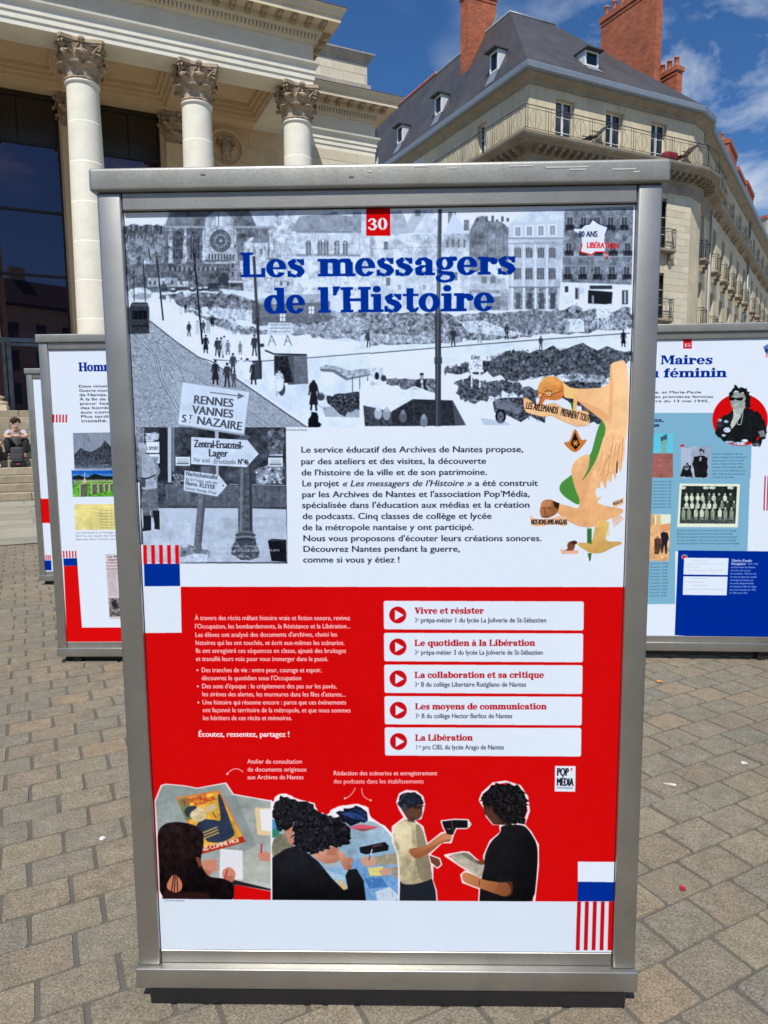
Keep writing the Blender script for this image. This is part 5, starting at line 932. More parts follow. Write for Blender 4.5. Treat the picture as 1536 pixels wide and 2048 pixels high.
def draw_mayors():
    c = Canvas([(1184, 679), (1582, 671), (1545, 1272), (1166, 1268)], 1.116, 1.762, 760, 12); F = c.frame
    W_ = (219, 230, 245); RED = (208, 12, 16); BLUE = (0, 42, 142); LB = (122, 174, 202)
    c.R(W_, 1140, 660, 1620, 1300)
    F(6.244, 1290, 640)
    c.R((205, 20, 30), 485, 222, 592, 334); c.T('15', 497, 312, 578, 310, 42, W_, 'slab')
    c.T('Maires', 203, 532, 856, 528, 112, BLUE, 'slab', bold=.04); c.T('au féminin', -60, 698, 1028, 690, 112, BLUE, 'slab', bold=.04); c.T('Les', -160, 535, 120, 533, 112, BLUE, 'slab', bold=.04)
    for t, y in (("à Sainte-Luce-sur-Loire, et Marie-Paule", 893), ("Pasquier, font partie des premières femmes", 949), ("élues dès l'après-guerre du 13 mai 1945.", 1003)):
        x1 = {893: 708, 949: 858, 1003: 806}[y]; c.T(t, -620, y+6, x1, y, 30, (44, 50, 66), bold=.06)
    F(); bottom = [(1140, 821), (1590, 822)]
    c.P(LB, [(1140, 823), (1428, 822), (1560, 822), (1504, 822), (1503, 880), (1495, 1100), (1350, 1100), (1349, 1206), (1120, 1208)])
    c.R(W_, 1506, 815, 1620, 1098)
    F(6.244, 1290, 640)
    c.R(LB, 900, 1135, 1345, 1170); c.P(LB, [(1300, 1135), (1347, 1135), (1330, 1960), (1290, 1960)])
    c.R(W_, 1000, 1000, 1600, 1137); c.P(W_, [(1350, 1100), (1700, 1100), (1700, 2000), (1322, 2000)])
    c.T('Nantaise,', -160, 1255, 238, 1250, 50, (30, 36, 60), bold=.12); c.T('élue', 60, 1315, 180, 1312, 50, (30, 36, 60), bold=.12)
    c.El(RED, 1195, 1222, 348, 328, n=60)
    c.Blob((24, 28, 32), [(900, 1260), (960, 1190), (1060, 1130), (1110, 1090), (1300, 1085), (1400, 1115), (1470, 1180), (1510, 1290), (1530, 1420), (1440, 1560), (1350, 1530), (1300, 1500), (1180, 1540), (1000, 1500), (890, 1400)], 1, (14, .25), 3)
    c.P((146, 158, 154), [(1065, 960), (1110, 880), (1220, 870), (1270, 950), (1260, 1060), (1220, 1130), (1130, 1120), (1085, 1050)], 1, (12, .08)); c.Blob((22, 26, 26), [(1050, 960), (1060, 880), (1110, 810), (1200, 800), (1280, 830), (1325, 920), (1325, 1040), (1290, 1090), (1260, 1060), (1280, 980), (1240, 880), (1130, 870), (1090, 930), (1070, 980)], 1, (8, .3), 3)
    c.P((14, 16, 18), [(1058, 945), (1110, 940), (1140, 955), (1230, 938), (1232, 965), (1200, 985), (1150, 975), (1130, 965), (1100, 985), (1062, 980)]); c.P((196, 204, 200), [(1105, 1030), (1170, 1020), (1165, 1045), (1115, 1050)], .7)
    c.P((178, 188, 184), [(1100, 1090), (1210, 1075), (1225, 1110), (1200, 1190), (1130, 1290), (1090, 1340), (1070, 1290), (1110, 1180), (1110, 1130)], 1, (9, .08)); c.Ln((196, 200, 196), [(1230, 1090), (1225, 1180), (1205, 1280), (1165, 1285), (1155, 1240)], 9, .9)
    c.P((120, 128, 124), [(1420, 1370), (1490, 1350), (1520, 1430), (1450, 1440)]); c.P(RED, [(1395, 1470), (1425, 1425), (1440, 1440), (1410, 1485)])
    for x, y, rx, ry, t in ((940, 1230, 26, 22, 150), (1020, 1245, 30, 18, 190), (1030, 1350, 45, 32, 210), (990, 1420, 26, 16, 190), (1060, 1500, 60, 14, 150), (1185, 1520, 80, 20, 190), (1250, 1485, 40, 20, 210), (1390, 1535, 50, 24, 90), (940, 1290, 34, 30, 60)): c.El(_g(t), x, y, rx, ry, 1, (5, .4))
    c.El(RED, 468, 1556, 26, 24)
    c.P((96, 196, 222), [(100, 1398), (360, 1395), (352, 1640), (100, 1642)]); c.P((120, 172, 160), [(215, 1480), (270, 1440), (290, 1500), (260, 1560), (280, 1640), (200, 1640)], .9); c.Blob((60, 90, 110), [(185, 1470), (210, 1430), (270, 1425), (280, 1450), (230, 1480), (215, 1525)], 1, None, 3); c.R((158, 98, 92), 90, 1645, 350, 1950, 1, (20, .06))
    for y in (1700, 1760, 1830, 1870, 1920): c.Ln((90, 56, 56), [(170, y), (310, y-2)], 3, .7)
    c.P(_g(176), [(448, 1560), (830, 1555), (800, 1955), (440, 1955)], 1, (30, .04)); c.R(_g(205), 455, 1580, 580, 1930, .6); c.Blob((26, 28, 32), [(610, 1700), (660, 1670), (740, 1670), (785, 1710), (790, 1830), (770, 1945), (630, 1945), (600, 1800)], 1, (8, .2), 2); c.El(_g(158), 705, 1628, 34, 46); c.Blob((24, 26, 30), [(670, 1610), (700, 1580), (745, 1600), (742, 1650), (725, 1620)], 1, None, 2); c.Ln(_g(180), [(690, 1740), (700, 1690)], 22)
    c.Blob((26, 28, 32), [(445, 1940), (450, 1860), (490, 1800), (520, 1765), (570, 1790), (580, 1850), (600, 1950)], 1, (8, .2), 2); c.El(_g(150), 520, 1820, 30, 36); c.R((20, 22, 26), 490, 1805, 545, 1822)
    for i in range(8): c.T(["Durant l'Occupation, elle est", "élevée, s'engage dans la Résistance,", "avec comme son mari l'armée", "secrète. Arrêtée le 27 avril 1944 et", "internée à Buchenwald, celle-ci", "se rendra à Saint-Sébastien qu'en", "juillet 1945, ses deux mots ayant", "marché de sa famille"][i], 845-i*1.5, 1660+i*42, [1222, 1280, 1240, 1236, 1240, 1262, 1250, 1120][i], 1658+i*42, 21, (70, 112, 138), bold=.05)
    F(5.252, 1290, 940)
    for k in range(9): c.T("elle fut la première de", -60, 112+k*34, 280-k, 110+k*34, 17, (70, 112, 138), bold=.05)
    c.P((226, 234, 216), [(365, 125), (1000, 130), (975, 586), (336, 584)]); c.P((34, 42, 40), [(386, 150), (970, 155), (950, 548), (362, 546)], 1, (10, .3)); c.R((80, 92, 88), 368, 470, 950, 545, .7, (8, .3))
    rr = random.Random(3)
    for row, (y, n, x0, x1) in enumerate(((250, 9, 440, 900), (330, 9, 430, 930), (400, 9, 400, 910))):
        for i in range(n):
            x = x0+(x1-x0)*i/(n-1)+rr.uniform(-8, 8); t = rr.choice([200, 215, 140, 90, 225, 60]) if row < 2 else rr.choice([215, 200, 225, 150])
            c.El((t*.93, t, t*.9), x, y+30, 22, 32, 1, (4, .2)); c.El((170, 182, 165), x, y-12, 11, 14)
            if row == 2: c.P((t*.93, t, t*.9), [(x-20, y+30), (x+22, y+30), (x+18, y+75), (x-22, y+75)]); c.Ln((190, 200, 185), [(x-6, y+75), (x-12, y+105)], 6); c.Ln((190, 200, 185), [(x+8, y+75), (x+6, y+108)], 6)
    for x in (400, 640, 710, 900): c.El((220, 228, 212), x, 170, 34, 16, .9, (5, .3))
    for k in range(5): c.T("Elle mènera lors des élections de 1945, Simone tient un discours et sera conseil engagée", 336, 630+k*34, [965, 920, 970, 955, 990][k], 628+k*34, 18, (70, 112, 138), bold=.05)
    c.P((222, 176, 124), [(60, 450), (270, 450), (245, 944), (40, 940)], 1, (24, .08)); c.P((222, 232, 214), [(100, 450), (270, 450), (266, 545), (100, 560)]); c.P((216, 186, 130), [(118, 455), (162, 455), (166, 560), (112, 570)]); c.P((226, 150, 104), [(150, 565), (266, 545), (262, 620), (150, 640)], .8)
    c.P((36, 34, 44), [(160, 650), (190, 635), (235, 645), (248, 700), (230, 760), (228, 870), (212, 870), (200, 770), (178, 860), (165, 860), (170, 740)]); c.El((190, 150, 120), 192, 618, 12, 16); c.P((86, 60, 54), [(95, 710), (130, 690), (165, 710), (170, 800), (140, 870), (95, 870)], 1, (5, .3)); c.El((170, 130, 100), 130, 690, 12, 14)
    for k in range(11): c.T("depuis l'entrée 1940", -60, 980+k*34, [238, 240, 232, 232, 230, 234, 236, 232, 228, 226, 222][k], 978+k*34, 17, (70, 112, 138), bold=.05)
    c.P((0, 42, 146), [(346, 830), (1500, 842), (1500, 1800), (304, 1726)]); c.P(W_, [(64, 1398), (319, 1400), (304, 1760), (40, 1760)])
    c.El(W_, 412, 900, 34, 28, .6); c.El(RED, 412, 905, 24, 21); c.P(W_, [(408, 908), (878, 912), (866, 1090), (400, 1085)]); c.P(W_, [(400, 1104), (866, 1108), (855, 1305), (392, 1300)])
    for k, (x0, x1) in enumerate(((500, 660), (420, 840), (418, 580), (440, 830))): c.Ln((150, 160, 190), [(x0, 940+k*33), (x1, 942+k*33)], 6, .4)
    for k, (x0, x1) in enumerate(((500, 650), (420, 610), (500, 650), (420, 840))): c.Ln((150, 160, 190), [(x0, 1126+k*38), (x1, 1128+k*38)], 7, .4)
    c.T('Marie-Paule', 908, 950, 1126, 952, 27, W_, 'slab'); c.T('Pasquier', 906, 984, 1060, 984, 27, W_, 'slab'); c.T('1894-1985', 1075, 982, 1190, 983, 20, (170, 190, 230))
    for k, (t, x1) in enumerate((("est élue maire de Nazaire", 1160), ("sur-Loire dès le mois", 1108), ("de novembre 1944, lors de", 1168), ("la mise en place du conseil", 1170), ("municipal provisoire par", 1140), ("le comité départemental", 1140), ("de Libération. Elle est réélue", 1172), ("pour trois mandats en 1945,", 1166), ("en 1947 et en 1953.", 1080))): c.T(t, 900-k*2, 1016+k*34, x1, 1017+k*34, 19, (150, 175, 228), bold=.06)
    F(); 
    for k in range(5): x = 1529+k*6; c.P((176, 40, 62), [(x+1, 948), (x+3.6, 948), (x+.8, 1018), (x-1.8, 1018)])
    c.P((60, 90, 160), [(1528, 690), (1536, 684), (1548, 692), (1545, 706), (1534, 704)], .8); c.T('80 ANS', 1531, 700, 1556, 700, 7, (20, 44, 110), bold=.1); c.T('LIBÉRATION', 1533, 710, 1575, 710, 7, (210, 40, 50), bold=.1)
    return c.image('poster_print_mayors')

def draw_left():
    c = Canvas([(64, 754), (312, 752), (330, 1141), (88, 1143)], 1.116, 1.762, 300, 13)
    W_ = (219, 230, 245); c.R(W_, 40, 740, 340, 1160)
    c.P((212, 12, 14), [(74, 996), (120, 996), (140, 1045), (76, 1045)]); c.P((0, 45, 150), [(81, 1121), (99, 1121), (100, 1141), (82, 1141)])
    for k in range(5): x = 80+k*4; c.R((200, 20, 34), x, 1110, x+2, 1120)
    for k in range(14): c.Ln((90, 96, 112), [(130, 800+k*10), (290, 799+k*10)], 2.4, .8)
    c.R((110, 118, 130), 130, 960, 290, 1080, 1, (8, .3))
    return c.image('poster_print_left')
# ------------------------------------------------------------------ ground
PA = 27.2; PU, PN = dv(PA), dv(PA+90)
def pun(u, n): return PU*u+PN*n
def cam_px(p):
    d = Vector(p)-Vector((0, 0, CAM_H)); q = cam.matrix_world.to_3x3().transposed() @ d
    if q.z > -.05: return None
    return 768+FPX*q.x/-q.z, 1024-FPX*q.y/-q.z
NDR = 9.86     # drain line
g = MB(); R_ = 400.
g.quad((-R_, -R_, -.012), (R_, -R_, -.012), (R_, R_, -.012), (-R_, R_, -.012)); tag(g.build('ground', mat('distant_paving', (.27, .25, .20), .9, var=.15, vscale=.4, grain=.2, gscale=14)), kind='structure')
def strip(n0, n1, u0, u1, z, name, m, parent=None):
    b = MB(); a, c, d, e = pun(u0, n0), pun(u1, n0), pun(u1, n1), pun(u0, n1); b.quad((*a, z), (*c, z), (*d, z), (*e, z)); return b.build(name, m, parent)
pav = tag(strip(-4, NDR, -12, 30, .0035, 'pavement', MORTAR), kind='structure')
ROWP, LEN, GAP = .1420, .1950, .0068
def sett_mesh(seed):
    r = random.Random(seed); w, d = (LEN-GAP-.003)/2, (ROWP-GAP+.002)/2; b = MB(); ring = []
    base = []
    for sx, sy in ((-1, -1), (1, -1), (1, 1), (-1, 1)):
        cx, cy = sx*(w+r.uniform(-.003, .0015)), sy*(d+r.uniform(-.003, .0015)); c = .005+r.uniform(0, .004)
        pr = [(cx-sx*c, cy), (cx, cy-sy*c)]
        if sx*sy > 0: pr = pr[::-1]
        base += pr
    n = len(base); lo = [(x*1.0, y*1.0, -.006) for x, y in base]; mid = [(x, y, .001) for x, y in base]; top = [(x*.982, y*.975, .0075+r.uniform(-.0008, .0008)) for x, y in base]
    vs = lo+mid+top+[(0, 0, .0085)]
    fs = [(k*n+i, k*n+(i+1) % n, (k+1)*n+(i+1) % n, (k+1)*n+i) for k in range(2) for i in range(n)]+[(2*n+i, 2*n+(i+1) % n, 3*n) for i in range(n)]
    return vs, fs
SM = [sett_mesh(i) for i in range(10)]
meshes = []
for vs, fs in SM: b = MB(); b.add(vs, fs, 0); meshes.append(b.mesh('paving_stone', SETT))
cells = []
rg = random.Random(11)
for k in range(-14, 62):
    n = 1.045+ROWP*(k+.5)
    if n > NDR-.07: break
    off = 1.417 if k % 2 == 0 else 1.417+LEN*.46
    off += rg.uniform(-.012, .012)
    for j in range(-46, 90):
        u = off+LEN*(j+.5); p = pun(u, n); q = cam_px((p.x, p.y, 0)) if p.y > .3 else None
        if p.length > 24: continue
        if q is None:
            if p.length > 2.6: continue
        elif not (-420 < q[0] < 1960) or q[1] < 850: continue
        vis = q is not None and -30 < q[0] < 1566 and q[1] < 2075 and (q[1] > 1995 or q[0] < 285 or q[0] > 1262) and not (1270 < q[0] and q[1] < 1300) and not (140 < q[0] < 285 and q[1] < 1320)
        cells.append((0 if vis else 1, p.length, p, k, j))
cells.sort(key=lambda c: (c[0], c[1]))
for c in cells[:300]:
    r = random.Random(c[3]*733+c[4]); o = place('paving_stone', meshes[r.randrange(10)], pav, (c[2].x+r.uniform(-.001, .001), c[2].y+r.uniform(-.001, .001), r.uniform(-.0015, .0015)), (r.uniform(-.006, .006), r.uniform(-.006, .006), math.radians(PA)+r.choice([0, PI])+r.uniform(-.007, .007)))
V, Fc, tone = [], [], []
for c in cells[300:]:
    r = random.Random(c[3]*733+c[4]); vs, fs = SM[r.randrange(10)]; a = math.radians(PA)+r.uniform(-.007, .007); ca, sa = math.cos(a), math.sin(a); b0 = len(V); z0 = r.uniform(-.0015, .0015)
    V += [(c[2].x+x*ca-y*sa, c[2].y+x*sa+y*ca, z+z0) for x, y, z in vs]; Fc += [tuple(b0+i for i in f) for f in fs]; tone += [r.random()]*len(fs)
me = bpy.data.meshes.new('paving_stones'); me.from_pydata(V, [], Fc); me.materials.append(SETT)
at_ = me.attributes.new('tone', 'FLOAT', 'FACE'); at_.data.foreach_set('value', tone)
tag(place('paving_stones', me, pav), kind='stuff')
# drain channel and larger forecourt stones up to the theatre steps
tag(strip(NDR, NDR+.12, -12, 30, .001, 'drainage_channel', mat('drain_channel_iron', (.03, .03, .028), .8)), kind='structure')
fc = tag(strip(NDR+.12, 24, -16, 30, -.008, 'forecourt', MORTAR), kind='structure')
rg = random.Random(5); n = NDR+.14; V, Fc, tone = [], [], []
while n < 18:
    h = rg.choice([.42, .5, .6]); u = -14+rg.uniform(0, .8)
    while u < 14:
        l = rg.uniform(.8, 1.6); b0 = len(V)
        q = [pun(u+.006, n+.006), pun(u+l-.006, n+.006), pun(u+l-.006, n+h-.006), pun(u+.006, n+h-.006)]
        V += [(p.x, p.y, -.006) for p in q]+[(p.x, p.y, 0) for p in q]; Fc += [(b0+4, b0+5, b0+6, b0+7)]+[(b0+i, b0+(i+1) % 4, b0+4+(i+1) % 4, b0+4+i) for i in range(4)]; tone += [rg.random()]*5; u += l
    n += h
me = bpy.data.meshes.new('forecourt_slabs'); me.from_pydata(V, [], Fc); me.materials.append(SLABM)
at_ = me.attributes.new('tone', 'FLOAT', 'FACE'); at_.data.foreach_set('value', tone); tag(place('forecourt_slabs', me, fc), kind='stuff')
# ------------------------------------------------------------------ theatre with a Corinthian portico
TA = 24.8; TU, TN = dv(TA), dv(TA+90)
TO = TU*2.5+TN*20.5            # local origin: on the column axis
theatre = thing('theatre', (TO.x, TO.y, 0), math.radians(TA), 'pale stone theatre with a columned portico, steps and dark glazing at the upper left', 'theatre')
def tu(u): return u-2.5
def tn(n): return n-20.5
ZS = 1.95                      # stylobate
ZA0, ZA1, ZF, ZC = 11.13, 11.72, 12.22, 12.95
UR = 7.18                      # right end of the entablature
def capital_mesh():
    b = MB(); z0 = 0.; Hc = .93
    b.lathe([(.40, 0), (.44, .02), (.44, .05), (.385, .07), (.385, .45), (.42, .62), (.50, .78)], n=20, cap=False)
    def leaf(a, r0, zb, h, w, curl):
        ca, sa = math.cos(a), math.sin(a); rows = []; prof = [(0, 0), (.01, .35), (.03, .65), (.09, .88), (.17, .97), (.225, .90), (.215, .80)]
        ww = [1, .95, 1.05, 1.0, .8, .55, .25]
        for (o, t), wk in zip(prof, ww):
            row = []
            for k in range(-2, 3):
                x = w*wk*k/4; oo = r0+o*curl+.01-(abs(k)*.018) + (.012 if abs(k) == 1 else 0)
                row.append((ca*oo-sa*x, sa*oo+ca*x, zb+h*t-abs(k)*.012*(t > .5)))
            rows.append(row)
        vs = [v for r in rows for v in r]+[(v[0]-ca*.03, v[1]-sa*.03, v[2]-.01) for r in rows for v in r]; n = 5; m = len(rows); o_ = n*m; fs = []
        for i in range(m-1):
            for k in range(n-1): fs.append((i*n+k, i*n+k+1, (i+1)*n+k+1, (i+1)*n+k)); fs.append((o_+i*n+k, o_+(i+1)*n+k, o_+(i+1)*n+k+1, o_+i*n+k+1))
            fs.append((i*n, (i+1)*n, o_+(i+1)*n, o_+i*n)); fs.append((i*n+4, o_+i*n+4, o_+(i+1)*n+4, (i+1)*n+4))
        fs.append(tuple((m-1)*n+k for k in range(n))+tuple(o_+(m-1)*n+k for k in range(n-1, -1, -1)))
        b.add(vs, fs, 0, False)
    for i in range(8): leaf(i*PI/4+PI/8, .385, .05, .33, .34, 1.)
    for i in range(8): leaf(i*PI/4, .385, .10, .55, .32, 1.15)
    for i in range(4):
        a = PI/4+i*PI/2
        for side in (-1, 1):          # volutes curling out under the abacus corners
            pts = []
            for k in range(15):
                t = k/14
                if t < .45: s_ = t/.45; rad, z = .40+.24*s_**1.6, .52+.30*s_
                else:
                    th = (t-.45)/.55*1.75*2*PI*.75; rr_ = .085*(1-(t-.45)/.7); rad, z = .615+rr_*math.sin(th+.2), .74+rr_*math.cos(th+.2)
                off = side*(.10-.055*min(1, t/.45)); pts.append((rad*math.cos(a)-off*math.sin(a), rad*math.sin(a)+off*math.cos(a), z))
            b.tube(pts, .030, 5, r2=.016)
        a2 = i*PI/2
        for side in (-1, 1):
            pts = [(.42*math.cos(a2)-(side*(.16-.10*k/8))*math.sin(a2)+.09*k/8*math.cos(a2), .42*math.sin(a2)+(side*(.16-.10*k/8))*math.cos(a2)+.09*k/8*math.sin(a2), .52+.24*math.sin(k/8*PI*.6)) for k in range(9)]
            b.tube(pts, .02, 5)
        fx, fy = .54*math.cos(a2), .54*math.sin(a2)
        vs = []; b.lathe([(.02, .79), (.075, .81), (.09, .87), (.06, .925), (.02, .935)], fx, fy, 8)
        b.tube([(fx, fy, .62), (fx*.96, fy*.96, .80)], .03, 5)
    pts = []                           # abacus with hollowed sides
    for i in range(4):
        a = PI/4+i*PI/2; r = .72
        for da in (-.07, .07): pts.append((r*math.cos(a+da), r*math.sin(a+da)))
        for k in (1, 2, 3):
            t = k/4; a1 = a+.07+(PI/2-.14)*t; rad = .72*math.cos(PI/4)/math.cos(a1-(a+PI/4)) ; rad -= .075*math.sin(PI*t)
            pts.append((rad*math.cos(a1), rad*math.sin(a1)))
    b.prism([(x*.94, y*.94) for x, y in pts], .80, .845); b.prism(pts, .845, .93)
    return b.mesh('capital', CARVED)
CAPM = capital_mesh()
def shaft_mesh():
    b = MB(); H = 10.20-ZS-.42; prof = []; rb, rt = .47, .385; nd = 8
    for i in range(nd):
        for k, zz in enumerate((0, .012, .5, .988, 1)):
            t = (i+zz)/nd; r = rb+(rt-rb)*(t**1.7); prof.append((r-(.0004 if k in (0, 4) and 0 < t < 1 else 0), ZS+.42+H*t))
    prof[-1] = (rt, prof[-1][1]); b.lathe(prof, n=40); b.lathe([(rt, 10.12), (rt+.035, 10.14), (rt+.045, 10.17), (rt+.03, 10.205), (rt, 10.21)], n=40)
    return b.mesh('shaft', LIME_W)
SHM = shaft_mesh()
def base_mesh():
    b = MB(); b.box(-.66, -.66, ZS, .66, .66, ZS+.14); 
    b.lathe([(.60, ZS+.14), (.655, ZS+.16), (.67, ZS+.20), (.65, ZS+.24), (.58, ZS+.255), (.54, ZS+.28), (.545, ZS+.31), (.585, ZS+.32), (.60, ZS+.345), (.585, ZS+.375), (.52, ZS+.385), (.475, ZS+.42)], n=36); return b.mesh('column_base', LIME)
BSM = base_mesh()
for i, u in enumerate((-4.63, -1.77, 1.09, 3.95, 6.81)):
    c = place('column', None, theatre, (tu(u), 0, 0)); place('shaft', SHM, c); place('capital', CAPM, c, (0, 0, 10.2)); place('column_base', BSM, c)
# entablature: right-end return runs back to the wing; path runs left->right with "out" towards the street (-n)
n0 = tn(20.5)-.43; FP = [(tu(-14), n0), (tu(UR), n0), (tu(UR), tn(24.0))]
arch = [(-.6, ZA0), (0, ZA0), (0, ZA0+.135), (.03, ZA0+.145), (.03, ZA0+.29), (.06, ZA0+.30), (.06, ZA0+.455), (.085, ZA0+.465), (.10, ZA0+.50), (.15, ZA0+.54), (.16, ZA0+.59), (-.6, ZA0+.59)]
# the beam's own back face sits at .86 m: close the profile as a box beam
b = MB(); b.sweep([(o if o > -.5 else -.86, z) for o, z in arch], FP); b.build('architrave', LIME_W, theatre)
b = MB(); b.sweep([(-.86, ZA1+.002), (0.01, ZA1+.002), (0.01, ZF), (-.86, ZF)], FP); b.build('frieze', FRIEZE, theatre)
corn = [(-.86, ZF+.002), (.04, ZF+.002), (.06, ZF+.06), (.09, ZF+.08), (.09, ZF+.20), (.20, ZF+.21), (.22, ZF+.27), (.24, ZF+.42), (.60, ZF+.42), (.62, ZF+.40), (.62, ZF+.55), (.66, ZF+.56), (.70, ZF+.66), (.76, ZF+.72), (.76, ZF+.745), (-.86, ZF+.80)]
b = MB(); b.sweep(corn, FP); b.build('cornice', LIME, theatre)
b = MB(); b.sweep([(-.8, ZF+.806), (.775, ZF+.75), (.775, ZF+.765), (-.8, ZF+.822)], FP); b.build('cornice_flashing', mat('lead_flashing', (.10, .10, .10), .6), theatre)
def dents(x0, x1, y, wz0, wz1, depth, pitch, w, ax='x', sgn=-1):
    d = MB(); k = x0
    while k < x1:
        if ax == 'x': d.box(k, min(y, y+sgn*depth), wz0, k+w, max(y, y+sgn*depth), wz1)
        else: d.box(min(y, y+sgn*depth), k, wz0, max(y, y+sgn*depth), k+w, wz1)
        k += pitch
    return d
d = dents(tu(-6), tu(UR)+.06, n0-.088, ZF+.095, ZF+.198, .085, .105, .068); tag(d.build('dentils', LIME, theatre), kind='stuff')
d = dents(n0, tn(24), tu(UR)+.088, ZF+.095, ZF+.198, .085, .105, .068, 'y', 1); tag(d.build('side_dentils', LIME, theatre), kind='stuff')
def modillion():
    b = MB(); b.box(-.075, -.33, .08, .075, 0, .135); b.box(-.06, -.31, .04, .06, 0, .08); b.box(-.06, -.16, 0, .06, 0, .04); b.lathe([(.01, .02), (.03, .03), (.03, .08)], 0, -.27, 8); return b.mesh('modillion', CARVED)
MOD = modillion()
u = UR+.18
while u > -3: place('modillion', MOD, theatre, (tu(u), n0-.235, ZF+.283)); u -= .42
for k in range(9): place('modillion', MOD, theatre, (tu(UR)+.235, n0+.1+k*.42, ZF+.283), (0, 0, PI/2))
# attic behind the cornice
b = MB(); b.box(tu(-14), n0+.2, ZF+.80, tu(UR)-.3, tn(24), ZF+1.0); b.build('portico_roof', LIME_D, theatre)
# ceiling: beams and coffers (one per bay), soffit slab
b = MB(); zc = ZA0+.42
b.box(tu(-14), n0+.861, zc, tu(UR)-.861, tn(23.62), ZC); b.build('ceiling', SHADEW, theatre)
NB0, NB1 = n0+.861, tn(23.55)
for i in range(6):
    ua = -4.63+i*2.86-2.86; uc = ua+2.86
    if i and i < 5: 
        b = MB(); b.box(tu(ua)-.42, NB0+.001, ZA0, min(tu(ua)+.42, tu(UR)-.861), NB1-.42, zc-.001); b.build('ceiling_beam', SHADEW, theatre)
    if i == 5: continue
    x0, x1 = tu(ua)+.42, min(tu(uc)-.42, tu(UR)-.863)
    b = MB(); 
    for k, (o, z) in enumerate(((.0, .10), (.09, .2), (.2, .30))):   # stepped moulding round the coffer
        a0, a1, c0, c1 = x0+o, x1-o, NB0+o, NB1-.42-o; z0_, z1_ = ZA0+z, zc-.002-k*.001
        o2 = (.09, .2, .30)[k]; a2, a3, c2, c3 = x0+o2, x1-o2, NB0+o2, NB1-.42-o2
        for q in (((a0, c0), (a1, c0), (a1, c2), (a0, c2)), ((a0, c3), (a1, c3), (a1, c1), (a0, c1)), ((a0, c2), (a2, c2), (a2, c3), (a0, c3)), ((a3, c2), (a1, c2), (a1, c3), (a3, c3))): b.prism(list(q), z0_, z1_)
    b.build('coffer_moulding', SHADEW, theatre)
b = MB(); b.box(tu(-14), NB1-.419, ZA0, tu(UR)-.862, NB1+.1, zc-.001); b.box(tu(-14), NB1+.101, ZA0+.002, tu(UR)-.862, tn(23.62)+.9, ZC); b.build('rear_beam', SHADEW, theatre)
# back wall: piers between the glazed openings, built of courses
NW = tn(23.62)
def ashlar(parent, x0, x1, z0, z1, y, m, bl=.9, bh=.45, proud=.03, name='stone_block', axis='x', seed=1, gap=.008, skip=None):
    r = random.Random(seed); k = 0; z = z0; mesh_cache = {}
    while z < z1-.05:
        h = min(bh, z1-z); x = x0-(bl/2 if k % 2 else 0)
        while x < x1-.02:
            a, c = max(x, x0), min(x+bl, x1)
            if c-a > .06 and not (skip and skip((a+c)/2, z+h/2)):
                w_ = round(c-a-gap, 3); key = (w_, round(h, 3))
                if key not in mesh_cache: q = MB(); q.bbox(0, 0, 0, w_, .12, h-gap, .006); mesh_cache[key] = q.mesh(name, m)
                p_ = proud+r.uniform(-.002, .002)
                if axis == 'x': place(name, mesh_cache[key], parent, (a+gap/2, y-p_, z+gap/2))
                else: place(name, mesh_cache[key], parent, (y+p_, a+gap/2, z+gap/2), (0, 0, PI/2))
            x += bl
        z += h; k += 1
b = MB()
for (a, c) in ((-4.0, -2.9), (.55, 1.55), (3.4, 8.0)): b.box(tu(a), NW, ZS, tu(c), NW+.6, ZA0)
bw = b.build('back_wall', SHADEW, theatre)
ashlar(bw, tu(3.42), tu(7.16), 9.0, ZA0-.02, NW, SHADEW, 1.1, .52, .012)
for u in (-1.77-.0, 1.03, 3.95):       # pilasters
    b = MB(); b.box(tu(u)-.43, NW-.34, ZS, tu(u)+.43, NW-.02, 10.20); b.box(tu(u)-.5, NW-.42, ZS, tu(u)+.5, NW-.02, ZS+.35); p = b.build('pilaster', SHADEW, theatre)
    place('pilaster_capital', CAPM, p, (tu(u), NW-.02, 10.2), scale=(.98, .62, 1))
# carved round medallion
md = MB(); mx_, mz_ = tu(5.42), 10.38
def disc(b, r0, r1, y0, y1, n=40):
    vs = []; 
    for rr_, yy in ((r0, y1), (r0, y0), (r1, y0), (r1, y1)): vs += [(mx_+rr_*math.cos(2*PI*i/n), yy, mz_+rr_*math.sin(2*PI*i/n)) for i in range(n)]
    b.add(vs, [(k*n+i, k*n+(i+1) % n, (k+1)*n+(i+1) % n, (k+1)*n+i) for k in range(3) for i in range(n)])
disc(md, .50, .60, NW-.10, NW); disc(md, .44, .47, NW-.075, NW); md.add([(mx_+.5*math.cos(2*PI*i/40), NW-.03, mz_+.5*math.sin(2*PI*i/40)) for i in range(40)], [tuple(range(40))]); mo = md.build('medallion', SHADEW, theatre)
r = random.Random(2); q = MB()
q.tube([(mx_, NW-.05, mz_-.36), (mx_, NW-.07, mz_+.1)], .14, 8, r2=.17); q.tube([(mx_-.05, NW-.07, mz_+.1), (mx_+.0, NW-.08, mz_+.25)], .11, 8, r2=.08)
for sgn in (-1, 1): q.tube([(mx_+sgn*.15, NW-.06, mz_-.02), (mx_+sgn*.30, NW-.06, mz_+.08), (mx_+sgn*.27, NW-.06, mz_+.2), (mx_+sgn*.18, NW-.06, mz_+.15)], .045, 6)
for k in range(7): q.lathe([(.02, mz_+.24), (.065, mz_+.28), (.05, mz_+.36)], mx_-.2+k*.066, NW-.06, 7)
q.build('relief', CARVED, mo)
